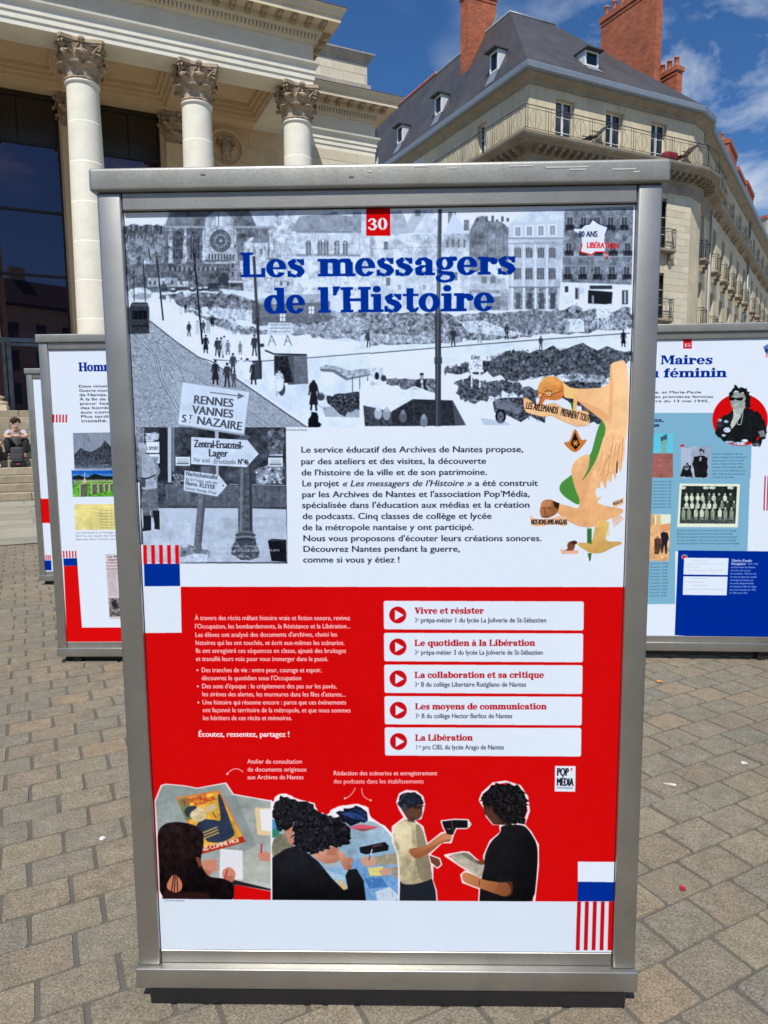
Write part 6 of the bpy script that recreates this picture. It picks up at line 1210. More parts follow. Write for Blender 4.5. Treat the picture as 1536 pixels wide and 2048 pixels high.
# glazing behind the columns
FRM = mat('dark_window_frame', (.02, .018, .016), .45)
SPAN = mat('dark_spandrel_panel', (.030, .024, .017), .25)
for (a, c, parts_) in ((-2.7, .55, 3), (1.55, 3.40, 2)):
    gl = place('glazed_screen', None, theatre); y = NW+.12; b = MB()
    b.box(tu(a), y-.03, ZA0-.14, tu(c), y+.12, ZA0); b.box(tu(a), y-.03, ZS, tu(a)+.06, y+.12, ZA0-.14); b.box(tu(c)-.06, y-.03, ZS, tu(c), y+.12, ZA0-.14)
    zl = [9.72, 7.85, 6.02, 3.92]
    for z in zl: b.box(tu(a)+.06, y-.025, z-.035, tu(c)-.06, y+.1, z+.035)
    b.box(tu(a)+.06, y+.09, 9.6, tu(c)-.06, y+.11, ZA0-.1); b.build('window_frame', FRM, gl)
    w = (c-a-.12)/parts_
    for k in range(parts_):
        x0 = tu(a)+.06+k*w; b = MB(); b.box(x0+.012, y+.02, 9.76, x0+w-.012, y+.06, ZA0-.145); b.build('spandrel_panel', SPAN, gl)
    b = MB(); 
    zs = [9.68]+zl[1:]+[ZS]
    for z1_, z0_ in zip(zs[:-1], zs[1:]): b = MB(); b.box(tu(a)+.061, y+.02, z0_+.037, tu(c)-.061, y+.05, z1_-.037 if z1_ != 9.68 else 9.684); b.build('glass_pane', GLASS, gl)
b = MB(); b.box(tu(-14), NW+.3, ZS, tu(-2.7), NW+.6, ZA0+.3); b.box(tu(-4), NW+2.5, ZS, tu(4), NW+2.6, ZA0); b.build('interior_wall', DARKIN, theatre)
# entrance lobby door frame of bare metal in front of the glazing
DM = mat('brushed_door_metal', (.20, .23, .26), .35, metal=.8, var=.3, vscale=6)
dr = place('entrance_door', None, theatre); y = tn(21.9); b = MB()
b.box(tu(-3.2), y, 3.86, tu(-.2), y+.08, 3.97); b.box(tu(-1.24), y-.002, ZS, tu(-1.16), y+.082, 3.859); b.box(tu(-1.13), y-.001, ZS, tu(-1.02), y+.081, 3.859); b.box(tu(-1.01), y+.01, 3.76, tu(-.2), y+.07, 3.83); b.build('door_frame', DM, dr)
b = MB(); b.box(tu(-3.2), y+.03, ZS, tu(-1.25), y+.05, 3.85); b.box(tu(-1.01), y+.03, ZS, tu(-.2), y+.05, 3.75); b.build('door_glass', GLASS, dr)
b = MB(); b.box(tu(-2.2), y+.2, ZS, tu(-1.3), y+.25, 3.1); b.build('red_door_leaf', mat('dark_red_paint', (.10, .012, .012), .5), dr)
# steps: twelve risers of granite blocks and the platform
ns, zr, tr = 12, ZS/12, .30
for k in range(ns):
    y0 = tn(19.65)-(ns-1-k)*tr; st = MB(); st.box(tu(-14), y0+.02, 0 if k == 0 else zr*k-.02, tu(9.2), tn(24) if k == ns-1 else y0+tr+.3, zr*(k+1)-.012); so = st.build('step', LIME_D, theatre)
    r = random.Random(k+3); u = -5.2+r.uniform(0, .6)
    while u < 8.2:
        l = r.choice([1.1, 1.3, 1.5]); q = MB(); 
        key = ('step', l)
        if key not in globals().setdefault('_SB', {}): q.bbox(0, 0, 0, l-.008, tr+.06, zr-.004, .012); _SB[key] = q.mesh('step_block', STEPM)
        place('step_block', _SB[key], so, (tu(u), y0-.03+r.uniform(-.004, .004), zr*k+.003)); u += l
# ------- wing to the right, set back
WN = 24.13; WU0, WU1 = 7.0, 10.92; yw = tn(WN)
wing = place('wing', None, theatre)
b = MB(); b.box(tu(WU0), yw, 0, tu(WU1), yw+8, ZA0); wb = b.build('wing_wall', LIME, wing)
ashlar(wb, tu(UR)+.05, tu(WU1), 9.25, ZA0-.02, yw, LIME_V, .75, .38, .025, seed=4)
WP = [(tu(WU0), yw), (tu(WU1), yw), (tu(WU1), yw+8)]
b = MB(); b.sweep([(o if o > -.5 else -.4, z) for o, z in arch], WP); b.build('wing_architrave', LIME_W, wing)
b = MB(); b.sweep([(-.4, ZA1+.002), (0.01, ZA1+.002), (0.01, ZF), (-.4, ZF)], WP); b.build('wing_frieze', FRIEZE, wing)
b = MB(); b.sweep([(o if o > -.5 else -.4, z) for o, z in corn], WP); b.build('wing_cornice', LIME, wing)
b = MB(); b.sweep([(-.4, ZF+.81), (.775, ZF+.75), (.775, ZF+.765), (-.4, ZF+.826)], WP); b.build('wing_flashing', bpy.data.materials['lead_flashing'], wing)
tag(dents(tu(WU0), tu(WU1)+.06, yw-.088, ZF+.095, ZF+.198, .085, .105, .068).build('wing_dentils', LIME, wing), kind='stuff')
u = WU1+.18
while u > WU0: place('modillion', MOD, wing, (tu(u), yw-.235, ZF+.283)); u -= .42
# attic storey of the wing: blocks with pale joints, a weathered plinth and a coping
ya = yw+.35; au0, au1 = 6.6, 10.80
b = MB(); b.box(tu(au0), ya, ZF+.8, tu(au1), ya+6, 14.32); at0 = b.build('attic_wall', LIME_W, wing)
b = MB(); b.box(tu(au0), ya-.10, ZF+.5, tu(au1)+.10, ya-.001, 13.62); b.build('attic_plinth', LIME_D, wing)
ashlar(at0, tu(au0), tu(au1), 13.63, 14.30, ya, LIME_V, .82, .34, .02, seed=9)
b = MB(); b.sweep([(-.3, 14.32), (.03, 14.32), (.06, 14.42), (.16, 14.50), (.22, 14.60), (.22, 14.64), (-.3, 14.70)], [(tu(au0), ya), (tu(au1), ya), (tu(au1), ya+6)]); b.build('attic_coping', LIME_D, wing)
# rain pipe on the wing's corner
b = MB(); b.tube([(tu(WU1)+.14, yw+.15, 0), (tu(WU1)+.14, yw+.15, 12.1)], .06, 8); b.build('rain_pipe', mat('pale_pipe', (.36, .38, .40), .5), wing)
# ------------------------------------------------------------------ apartment building across the street
AR, AL, AS = 25.3, 117.5, 56.
Cx = Vector((6.197, 31.)); rU, rV, rS = dv(AR), dv(AL), dv(AS)
apt = thing('apartment_building', (Cx.x, Cx.y, 0), 0, 'cream apartment block with slate roof, red brick chimneys and a long balcony under the eaves', 'building')
def A2(p): return (p.x-Cx.x, p.y-Cx.y)
WL, WR = 24., 9.6
P1 = Cx+rU*WR; P3 = P1+dv(56)*2.41; P2 = P1+dv(46)*1.25
A1_ = 46; A2_ = math.degrees(math.atan2((P3-P2).y, (P3-P2).x)); L1_ = 1.25; L2_ = (P3-P2).length
SL_ = 33.; P4 = P3+rS*SL_; PLf = Cx+rV*WL
ZB, ZE = 13.42, 15.95            # balcony floor, underside of the eave
def wall_open(b, p0, ang, length, z0, z1, opens, depth=.28, mi=0):
    """wall face from p0 along ang with real openings (s0,s1,z0,z1) and their reveals; inside is to the left of travel"""
    d = dv(ang); nrm = Vector((-d.y, d.x)); us = sorted({0, length, *[o[0] for o in opens], *[o[1] for o in opens]}); zs = sorted({z0, z1, *[o[2] for o in opens], *[o[3] for o in opens]})
    P = lambda s_, z, dd=0: (*A2(p0+d*s_+nrm*dd), z)
    for a, c in zip(us[:-1], us[1:]):
        for e, f in zip(zs[:-1], zs[1:]):
            mx__, mz__ = (a+c)/2, (e+f)/2
            if any(o[0] < mx__ < o[1] and o[2] < mz__ < o[3] for o in opens): continue
            b.quad(P(a, e), P(c, e), P(c, f), P(a, f), mi)
    for a, c, e, f in opens:
        b.quad(P(a, e), P(a, f), P(a, f, depth), P(a, e, depth), mi); b.quad(P(c, e), P(c, e, depth), P(c, f, depth), P(c, f), mi); b.quad(P(a, f), P(c, f), P(c, f, depth), P(a, f, depth), mi); b.quad(P(a, e), P(a, e, depth), P(c, e, depth), P(c, e), mi)
_WM = {}
NET = mat('net_curtain', (.40, .44, .44), .9)
def window(parent, p0, ang, s0, s1, z0, z1, depth=.2, leaf=2, shutter=False):
    key = (round(s1-s0, 2), round(z1-z0, 2), leaf); w, h = s1-s0, z1-z0
    if key not in _WM:
        f = MB(); t = .055; f.box(0, 0, 0, t, .07, h); f.box(w-t, 0, 0, w, .07, h); f.box(t, 0, 0, w-t, .07, t*1.4); f.box(t, 0, h-t, w-t, .07, h)
        if leaf == 2: f.box(w/2-.045, -.01, t*1.4, w/2+.045, .06, h-t)
        for zz in (.33, .66): f.box(t, .012, h*zz-.012, w-t, .05, h*zz+.012)
        g_ = MB(); g_.box(t*.5, .03, t, w-t*.5, .04, h-t*.5)
        cu = MB(); cu.box(t, .10, t, w*.26, .11, h-t); cu.box(w*.76, .10, t, w-t, .11, h-t)
        _WM[key] = (f.mesh('window', WHITE), g_.mesh('pane', WGLASS), cu.mesh('curtain', NET))
    d = dv(ang); nrm = Vector((-d.y, d.x)); p = p0+d*s0+nrm*depth
    wd = place('window', _WM[key][0], parent, (*A2(p), z0), (0, 0, math.radians(ang))); place('pane', _WM[key][1], wd); place('curtain', _WM[key][2], wd) if z0 > 9 else None
    return wd
# ---- openings
top = [(1.40, 2.42, ZB+.02, 15.30), (4.17, 5.19, ZB+.02, 15.30), (6.88, 7.86, ZB+.02, 15.30)]
mid = [(a, c, z, z1_) for a, c in ((1.40, 2.42), (4.3, 5.32), (7.30, 8.28)) for z, z1_ in ((.9, 2.9), (3.4, 5.4), (6.5, 8.66), (9.7, 12.05))]
mid2 = [(8.62, 9.0, 7.9, 9.9)]
b = MB(); b2 = MB()
wall_open(b, Cx, AR, WR, 0, 15.96, top+[m_ for m_ in mid])
left = [(3.02, 3.72, ZB+.02, 15.28)]+[(s_, s_+1.0, z, z+2.0) for s_ in (2.9, 6.1) for z in (1.2, 4.35, 7.55, 10.3)]
pL = PLf
wall_open(b, Cx+rV*8.5, AL+180, 8.5, 0, 15.96, [(8.5-c, 8.5-a, e, f) for a, c, e, f in left])
lw = [(s_, s_+1.5, 13.9, 15.4) for s_ in (1.2, 5.0, 9.0)]
wall_open(b, Cx+rV*WL, AL+180, WL-8.5, 0, 15.96, [], mi=1)
wall_open(b, P1, A1_, L1_, 0, 15.96, []); wall_open(b, P2, A2_, L2_, 0, 15.96, [])
ks = [3.7+3.05*k+(1.3 if k > 4 else 0) for k in range(9)]
cs = [(.22, 1.1)]+[(k, k+1.1) for k in ks]
sw_ = [(a, c, e, f) for a, c in cs for e, f in ((9.95, 12.28), (6.6, 8.85), (3.4, 5.5), (.9, 2.9))]
ts = [(k+.1, k+1.15, ZB+.02, 15.25) for k in ks]; sq = []
wall_open(b, P3, AS, SL_, 0, 15.96, sw_+ts)
wallo = b.build('wall', [WALLB, mat('white_render', (.62, .63, .62), .8, var=.1, vscale=2, streak=.3)], apt)
# dark room behind every opening
ins = MB()
def rooms(p0, ang, length, z0, z1, dd=.55):
    d = dv(ang); nrm = Vector((-d.y, d.x)); q = [p0+nrm*dd, p0+d*length+nrm*dd]; ins.quad((*A2(q[0]), z0), (*A2(q[1]), z0), (*A2(q[1]), z1), (*A2(q[0]), z1))
rooms(Cx+rU*.5, AR, WR-.5, 0, 15.9); rooms(Cx+rV*8.4, AL+180, 8, 0, 15.9); rooms(P3, AS, SL_, 0, 15.9); ins.build('dark_rooms', DARKIN, apt)
for o in top+mid: window(apt, Cx, AR, *o)
for a, c, e, f in left: window(apt, Cx+rV*8.5, AL+180, 8.5-c, 8.5-a, e, f)
for o in sw_+sq: window(apt, P3, AS, *o)
for o in ts: window(apt, P3, AS, *o)
# coursed quoin blocks on the flat wall beside the corner
d = dv(AR); bh, bl_ = .31, .80; r = random.Random(8); cache = {}
for k in range(39):
    z = .4+k*bh
    if z > 12.3: break
    for j in range(3):
        s0_ = 8.02+(j-.5*(k % 2))*bl_; a, c = max(s0_, 8.02), min(s0_+bl_, WR-.02)
        if c-a < .1: continue
        key = round(c-a, 2)
        if key not in cache: q = MB(); q.bbox(0, -.02, 0, key-.008, .05, bh-.008, .005); cache[key] = q.mesh('stone_block', LIME_V)
        p = Cx+d*a; place('stone_block', cache[key], wallo, (*A2(p), z), (0, 0, math.radians(AR)))
# ---- eave band, gutter
def A2l(ps): return [A2(p) for p in ps]
path = A2l([PLf, Cx, P1, P2, P3, P4])
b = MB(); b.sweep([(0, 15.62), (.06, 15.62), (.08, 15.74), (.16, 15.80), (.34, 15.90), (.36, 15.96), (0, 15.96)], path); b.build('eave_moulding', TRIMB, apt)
b = MB(); b.sweep([(-.2, 15.962), (.46, 15.962), (.52, 16.02), (.53, 16.22), (.48, 16.27), (-.2, 16.29)], path); b.build('gutter', ZINC, apt)
# ---- main balcony on the heavy cornice, wrapping three sides
bp = A2l([Cx+rV*8.45, Cx, P1, P2, P3, P3+rS*2.4])
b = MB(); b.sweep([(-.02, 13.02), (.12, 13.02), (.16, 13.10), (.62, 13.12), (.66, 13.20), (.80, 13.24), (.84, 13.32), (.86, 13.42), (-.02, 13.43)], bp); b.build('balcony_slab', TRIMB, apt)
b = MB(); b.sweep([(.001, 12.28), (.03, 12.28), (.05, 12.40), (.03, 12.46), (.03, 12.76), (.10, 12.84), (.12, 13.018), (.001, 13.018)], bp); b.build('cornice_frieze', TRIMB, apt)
mm = MB(); mm.box(-.07, -.58, .0, .07, -.12, .17); mm.box(-.06, -.40, -.08, .06, -.12, 0); BM = mm.mesh('modillion', TRIMB)
for p0, ang, ln in ((Cx, AR, WR), (P1, A1_, L1_), (P2, A2_, L2_)):
    s_ = .2
    while s_ < ln: place('modillion', BM, apt, (*A2(p0+dv(ang)*s_), 12.95), (0, 0, math.radians(ang))); s_ += .40
s_ = .3
while s_ < 8.4: place('modillion', BM, apt, (*A2(Cx+rV*s_), 12.95), (0, 0, math.radians(AL+180))); s_ += .40
def railing(parent, pts, z, h=.98, sp=.13, name='railing'):
    P = [Vector(p) for p in pts]; b = MB()
    for a, c in zip(P[:-1], P[1:]):
        L_ = (c-a).length; d = (c-a)/L_; b.tube([(a.x, a.y, z+h), (c.x, c.y, z+h)], .020, 5); b.tube([(a.x, a.y, z+.10), (c.x, c.y, z+.10)], .013, 4); b.tube([(a.x, a.y, z+h-.13), (c.x, c.y, z+h-.13)], .011, 4)
        n = max(1, round(L_/sp))
        for i in range(n+1):
            p = a+d*L_*i/n; ph = i % 9
            if ph in (0, 1, 8) or n < 9: b.tube([(p.x, p.y, z+(0 if ph == 0 else .1)), (p.x, p.y, z+h)], .011 if ph else .015, 4)
            elif ph == 4: b.tube([(p.x, p.y, z+.1), (p.x, p.y, z+h-.13)], .009, 4)
            if ph == 4 and n > 9:
                w_ = 2.2*sp; m_ = z+.1+(h-.23)/2
                for sg in (-1, 1):
                    pts_ = [(p.x+d.x*sg*w_*(1-abs(t)*1.1), p.y+d.y*sg*w_*(1-abs(t)*1.1), m_+t*(h-.25)/2*1.9/2*1.05) for t in (-1, -.6, -.2, .2, .6, 1)]
                    pts_ = [(p.x+d.x*sg*(w_*math.cos(t*1.35)), p.y+d.y*sg*(w_*math.cos(t*1.35)), m_+t*(h-.23)/2) for t in (-1, -.6, -.2, .2, .6, 1)]
                    b.tube(pts_, .009, 4)
    return b.build(name, IRON, parent)
def off(ps, o):
    out = []; P = [Vector(p) for p in ps]
    for i in range(len(P)):
        a = (P[i]-P[i-1]).normalized() if i else (P[1]-P[0]).normalized(); c = (P[i+1]-P[i]).normalized() if i < len(P)-1 else a
        nn = Vector((a.y, -a.x))+Vector((c.y, -c.x)); nn = nn/max(nn.length_squared/2, .2); out.append(P[i]+nn*o)
    return out
railing(apt, off(bp, .76), 13.43)
# ---- street cornice, balconets with consoles, down pipes
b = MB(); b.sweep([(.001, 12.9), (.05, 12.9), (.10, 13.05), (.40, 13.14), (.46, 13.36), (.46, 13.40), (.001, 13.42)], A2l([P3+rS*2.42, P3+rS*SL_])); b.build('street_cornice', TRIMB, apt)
def balconet(p0, ang, s0, s1, z, h=.85):
    o = place('balconet', None, apt, (*A2(p0+dv(ang)*s0), z), (0, 0, math.radians(ang))); w = s1-s0
    q = MB(); q.box(-.12, -.34, -.10, w+.12, -.002, 0); q.box(-.08, -.30, -.16, w+.08, -.002, -.10); q.box(.02, -.26, -.42, .14, -.002, -.16); q.box(w-.14, -.26, -.42, w-.02, -.002, -.16); q.box(.03, -.15, -.62, .13, -.002, -.42); q.box(w-.13, -.15, -.62, w-.03, -.002, -.42); q.build('balconet_slab', TRIMB, o)
    railing(o, [(-.08, 0), (-.08, -.30), (w+.08, -.30), (w+.08, 0)], 0, h, .11)
for a_, c_ in cs: balconet(P3, AS, a_, c_, 9.95, .88)
for a_, c_ in cs[:6]: balconet(P3, AS, a_, c_, 6.6, .88)
for o in ts: balconet(P3, AS, o[0], o[1], 13.43, .85)
balconet(Cx, AR, 7.30, 8.28, 9.7, .9); balconet(Cx, AR, 7.30, 8.28, 6.5, .9)
b = MB(); p = A2(P3+rS*17.6+Vector((rS.y, -rS.x))*.10); b.tube([(*p, 0), (*p, 15.9)], .07, 8); b.build('rain_pipe', ZINC, apt)
b = MB(); p = A2(P3+rS*2.45+Vector((rS.y, -rS.x))*.10); b.tube([(*p, 0), (*p, 12.9)], .055, 8); b.build('rain_pipe', bpy.data.materials['pale_pipe'], apt)
# ---- slate roof: hipped corner with the ridge running back both ways
oh = .40; zr0, zr1 = 16.30, 20.78; ar, br_ = 1.96, 4.0
eC = Cx-rU*oh-rV*oh+Vector((0, 0)); 
eL = PLf-rU*oh; eR = P1-rV*oh+rU*.2; apex = Cx+rU*ar+rV*br_; rR = apex+rU*2.64; rL = apex+rV*(WL-br_)
def v3(p, z): return (*A2(p), z)
b = MB(); b.add([v3(eC, zr0), v3(eL, zr0), v3(rL, zr1), v3(apex, zr1)], [(0, 1, 2, 3)]); b.build('roof_slope', SLATE, apt)
b = MB(); b.add([v3(eC, zr0), v3(apex, zr1), v3(rR, zr1), v3(eR, zr0)], [(0, 1, 2, 3)]); b.build('roof_slope', SLATE, apt)
back = P1+rV*9
b = MB(); b.add([v3(eR, zr0), v3(rR, zr1), v3(rR+rV*20, zr1), v3(eR+rV*22, zr0)], [(0, 1, 2, 3)]); b.build('roof_slope', SLATE, apt)
b = MB(); b.add([v3(apex, zr1), v3(rL, zr1), v3(rR+rV*20, zr1), v3(rR, zr1)], [(0, 1, 2, 3)]); b.build('roof_flat', ZINC, apt)
b = MB()
for p, q in ((apex, rR), (apex, rL)): b.tube([v3(p, zr1+.02), v3(q, zr1+.02)], .06, 6)
b.build('ridge_capping', ZINC, apt)
rt = MB(); k = 0
while 6.5+k*.35 < WL-br_:
    p = apex+rV*(6.5+k*.35); q = apex+rV*(6.5+k*.35+.37); rt.tube([v3(p, zr1+.07+.012*(k % 2)), v3(q, zr1+.05)], .10, 6, r2=.085); k += 1
rt.build('ridge_tiles', TILE, apt)
# roof along the street, behind its eave
nS = Vector((-rS.y, rS.x)); qa = P1+rU*.2-rV*.3
b = MB(); b.add([v3(eR, zr0), v3(P3-nS*.4, zr0), v3(P4-nS*.4, zr0), v3(P4+nS*4, 20.2), v3(P3+nS*4+rS*2, 20.2), v3(rR+rV*3, 20.2)], [(0, 1, 4, 5), (1, 2, 3, 4)]); b.build('street_roof', SLATE, apt)
# ---- dormers
def dormer(p, ang, z, w=.85, h=.95, run=1.1):
    """small zinc-cheeked skylight dormer; p is the foot point on the slope, ang the wall direction"""
    o = place('dormer', None, apt, (*A2(p), z), (0, 0, math.radians(ang))); q = MB(); slope = (zr1-zr0)/(ar+oh) if abs(ang-(AL+180)) < 1 else (zr1-zr0)/(br_+oh)
    dtop = h/slope
    q.add([(0, 0, 0), (0, 0, h), (0, dtop, h), (.03, 0, 0), (.03, 0, h), (.03, dtop, h)], [(0, 1, 2), (3, 5, 4), (0, 3, 4, 1), (1, 4, 5, 2), (2, 5, 3, 0)]); place('dormer_cheek', q.mesh('dormer_cheek', mat('white_dormer', (.62, .64, .66), .5) if 'white_dormer' not in bpy.data.materials else bpy.data.materials['white_dormer']), o, (-w/2-.03, 0, 0)); place('dormer_cheek', o.children[0].data, o, (w/2, 0, 0))
    f = MB(); t = .06; f.box(-w/2-.02, -.04, 0, -w/2+t, .03, h); f.box(w/2-t, -.04, 0, w/2+.02, .03, h); f.box(-w/2+t, -.04, 0, w/2-t, .03, t); f.box(-w/2+t, -.04, h-t, w/2-t, .03, h); wn_ = f.build('window', WHITE, o)
    g_ = MB(); g_.box(-w/2+t, .0, t, w/2-t, .01, h-t); g_.build('pane', WGLASS, wn_) if False else g_.build('pane', WGLASS, o)
    c = MB(); c.box(-w/2-.12, -.30, h, w/2+.12, dtop+.10, h+.05); c.build('dormer_roof', IRON, o)
    c = MB(); c.add([(-w/2-.05, -.3, -slope*.3+.03), (w/2+.05, -.3, -slope*.3+.03), (w/2+.02, 0, .03), (-w/2-.02, 0, .03)], [(0, 1, 2, 3)]); c.build('dormer_apron', ZINC, o)
sL = (zr1-zr0)/(ar+oh)
for vv in (2.45, 7.1, 11.1, 15.0): dormer(Cx+rV*vv+rU*(.30-oh+.12), AL+180, zr0+sL*.42, .58, .85)
dormer(Cx+rU*3.72-rV*(oh-.9), AR, zr0+(zr1-zr0)/(br_+oh)*.9, .72, .62)
# ---- chimneys
def chimney(p, ang, ln, th, z0, z1, pots, capz=.28, part=True, parent=None, loc=None):
    o = place('chimney', None, parent or apt, loc or (*A2(p), 0), (0, 0, math.radians(ang))); q = MB(); q.box(0, 0, z0, ln, th, z1); q.build('chimney_stack', BRICK, o)
    q = MB(); q.box(-.07, -.07, z1+.001, ln+.07, th+.07, z1+capz); q.box(-.03, -.03, z1-.18, ln+.03, -.001, z1-.09); q.box(0, 0, z1+capz+.001, ln, th, z1+capz+.05); q.build('chimney_cap', BRICK, o)
    for k in range(pots):
        x = .2+(ln-.4)*k/max(1, pots-1); m_ = MB(); m_.lathe([(.13, z1+capz+.05), (.11, z1+capz+.45), (.13, z1+capz+.46), (.135, z1+capz+.52), (.10, z1+capz+.525), (.09, z1+capz+.3)], x, th/2, 12); m_.build('chimney_pot', POTM, o)
    return o
chimney(Cx+rV*5.91+rU*.95, AR, 1.6, .75, 17.6, 22.35, 5)
b = MB(); f0 = Cx+rV*5.83; 
b.add([v3(f0+rU*.8, 18.0+.35), v3(f0+rU*1.05, 18.35), v3(f0+rU*2.62, 22.0-.4), v3(f0+rU*2.56, 22.2-.4)], [(0, 1, 2, 3)]); b.build('lead_flashing', ZINC, apt)
chimney(Cx+rU*9.0+rV*5.65, AL+180, 3.7, .42, 15.5, 22.6, 7)
chimney(Cx+rU*10.0+rV*2.75, AL+180, 1.25, .4, 15.5, 18.75, 3, .2)
for s_, z1_, ln in ((13.9, 19.9, 5.2), (20.0, 21.4, 3.6), (24.6, 20.8, 4.2), (29.7, 21.2, 4.2)):
    chimney(P1+rS*s_+nS*1.5, AS, ln, 1.0, 16.2, z1_, 3, .3)
# ---- next house further down the street
P5 = P4+rS*.5
house = thing('corner_house', (P5.x, P5.y, 0), math.radians(AS-6), 'plain cream house with grey dormered roof at the far right edge of the street', 'building')
b = MB(); b.box(0, 0, 0, 16, 10, 15.6); b.build('wall', WALLB, house)
b = MB(); b.box(-.2, -.35, 15.6, 16, 10, 15.95); b.build('cornice', TRIMB, house)
b = MB(); b.add([(-.1, -.3, 15.96), (16, -.3, 15.96), (16, 3, 19.2), (-.1, 3, 19.2), (16, 8, 19.2), (-.1, 8, 19.2)], [(0, 1, 2, 3), (3, 2, 4, 5)]); b.add([(-.1, -.3, 15.96), (-.1, 3, 19.2), (-.1, 8, 19.2), (-.1, 8, 15.96)], [(0, 1, 2, 3)]); b.build('roof', ZINC, house)
for k in range(3):
    b = MB(); b.box(1+k*3, -.2, 16.2, 2.1+k*3, 1.8, 18.2); b.build('dormer', ZINC, house)
    for z in (3.4, 6.6, 9.95, 13):
        b = MB(); b.box(1+k*3, -.06, z, 1.95+k*3, -.01, z+2); b.build('window', WGLASS, house)
hb = thing('gable_house', (P5.x+rS.x*9-.5, P5.y+rS.y*9+1, 0), math.radians(20), 'blank pale gable wall with red coping rising behind the street roofs', 'building')
b = MB(); b.box(-1, 0, 0, 9, 8, 22); b.build('wall', mat('grey_render', (.40, .36, .30), .9, var=.1, vscale=.8, streak=.3), hb)
b = MB(); b.box(-1.1, -.1, 22, 9.1, 8.1, 22.3); b.build('coping', TILE, hb)
b = MB(); b.lathe([(.16, 22.3), (.13, 22.9), (.16, 23.)], 1.2, .4, 10); b.build('chimney_pot', POTM, hb)
# things left out on the balcony
def lounge(name, p, ang, col, label):
    o = thing(name, (p.x, p.y, 13.435), math.radians(ang), label, 'chair', None); q = MB(); m_ = mat(name+'_fabric', col, .8)
    q.add([(0, -.28, .38), (.5, -.28, .34), (.5, .28, .34), (0, .28, .38)], [(0, 1, 2, 3)]); q.add([(0, -.28, .38), (-.62, -.28, .98), (-.62, .28, .98), (0, .28, .38)], [(0, 1, 2, 3)]); q.add([(0, -.28, .40), (-.62, -.28, 1.0), (-.62, .28, 1.0), (0, .28, .40)], [(3, 2, 1, 0)]); q.build('sling', m_, o)
    f = MB()
    for sy in (-.29, .29): f.tube([(-.64, sy, 1.0), (.45, sy, .0)], .018, 6); f.tube([(.52, sy, .34), (-.35, sy, .0)], .018, 6); f.tube([(-.1, sy, .52), (.45, sy, .52)], .018, 6)
    f.build('frame', IRON, o)
    return o
nR = Vector((rU.y, -rU.x))
lounge('deck_chair', Cx+rU*3.2+nR*.42, AR+180, (.03, .045, .04), 'dark folding lounge chair tilted back on the balcony beside the left-hand window')
lounge('garden_chair', Cx+rU*8.55+nR*.40, AR+180, (.05, .012, .02), 'dark maroon reclining chair on the balcony near the right-hand corner')
cu = thing('cushion', (*(Cx+rU*7.55+nR*.5), 13.44), math.radians(AR), 'crimson cushion lying on the balcony floor below the third window', 'cushion')
q = MB(); q.bbox(-.38, -.22, 0, .38, .22, .42, .14, seg=2); q.build('cushion_body', mat('crimson_fabric', (.22, .012, .03), .85, var=.15, vscale=9), cu)
# ------------------------------------------------------------------ the side of the square behind the camera (mirrored in the glazing)
opp = thing('townhouse_row', (-6, -36, 0), 0, 'pale stone town houses on the square facing the theatre, mirrored in its dark glazing', 'building')
b = MB(); b.box(-34, -9, 0, -7, 0, 14.5); b.box(-6.8, -9, 0, 8, 0, 17.5); b.box(8.2, -9, 0, 40, 0, 15); b.build('wall', WALLB, opp)
b = MB()
for x0, x1, z in ((-34, -7, 14.5), (-6.8, 8, 17.5), (8.2, 40, 15)): b.add([(x0, .3, z), (x1, .3, z), (x1, -3, z+3), (x0, -3, z+3), (x1, -9, z+3), (x0, -9, z+3)], [(0, 1, 2, 3), (3, 2, 4, 5)]); b.box(x0, 0, z-.3, x1, .4, z)
b.build('roof', SLATE, opp)
b = MB()
for x0, x1, z in ((-34, -7, 14.5), (-6.8, 8, 17.5), (8.2, 40, 15)):
    x = x0+1.2
    while x < x1-1.5:
        for zz in np.arange(1, z-2.5, 3.3): b.box(x, .0, zz, x+1.1, .02, zz+2.1)
        x += 2.9
b.build('windows', WGLASS, opp)
b = MB()
for x in (-20, -8.5, -4, 7, 20): b.box(x, -4, 14, x+1.6, -3.2, 19.5)
b.build('chimney', WALLB, opp)
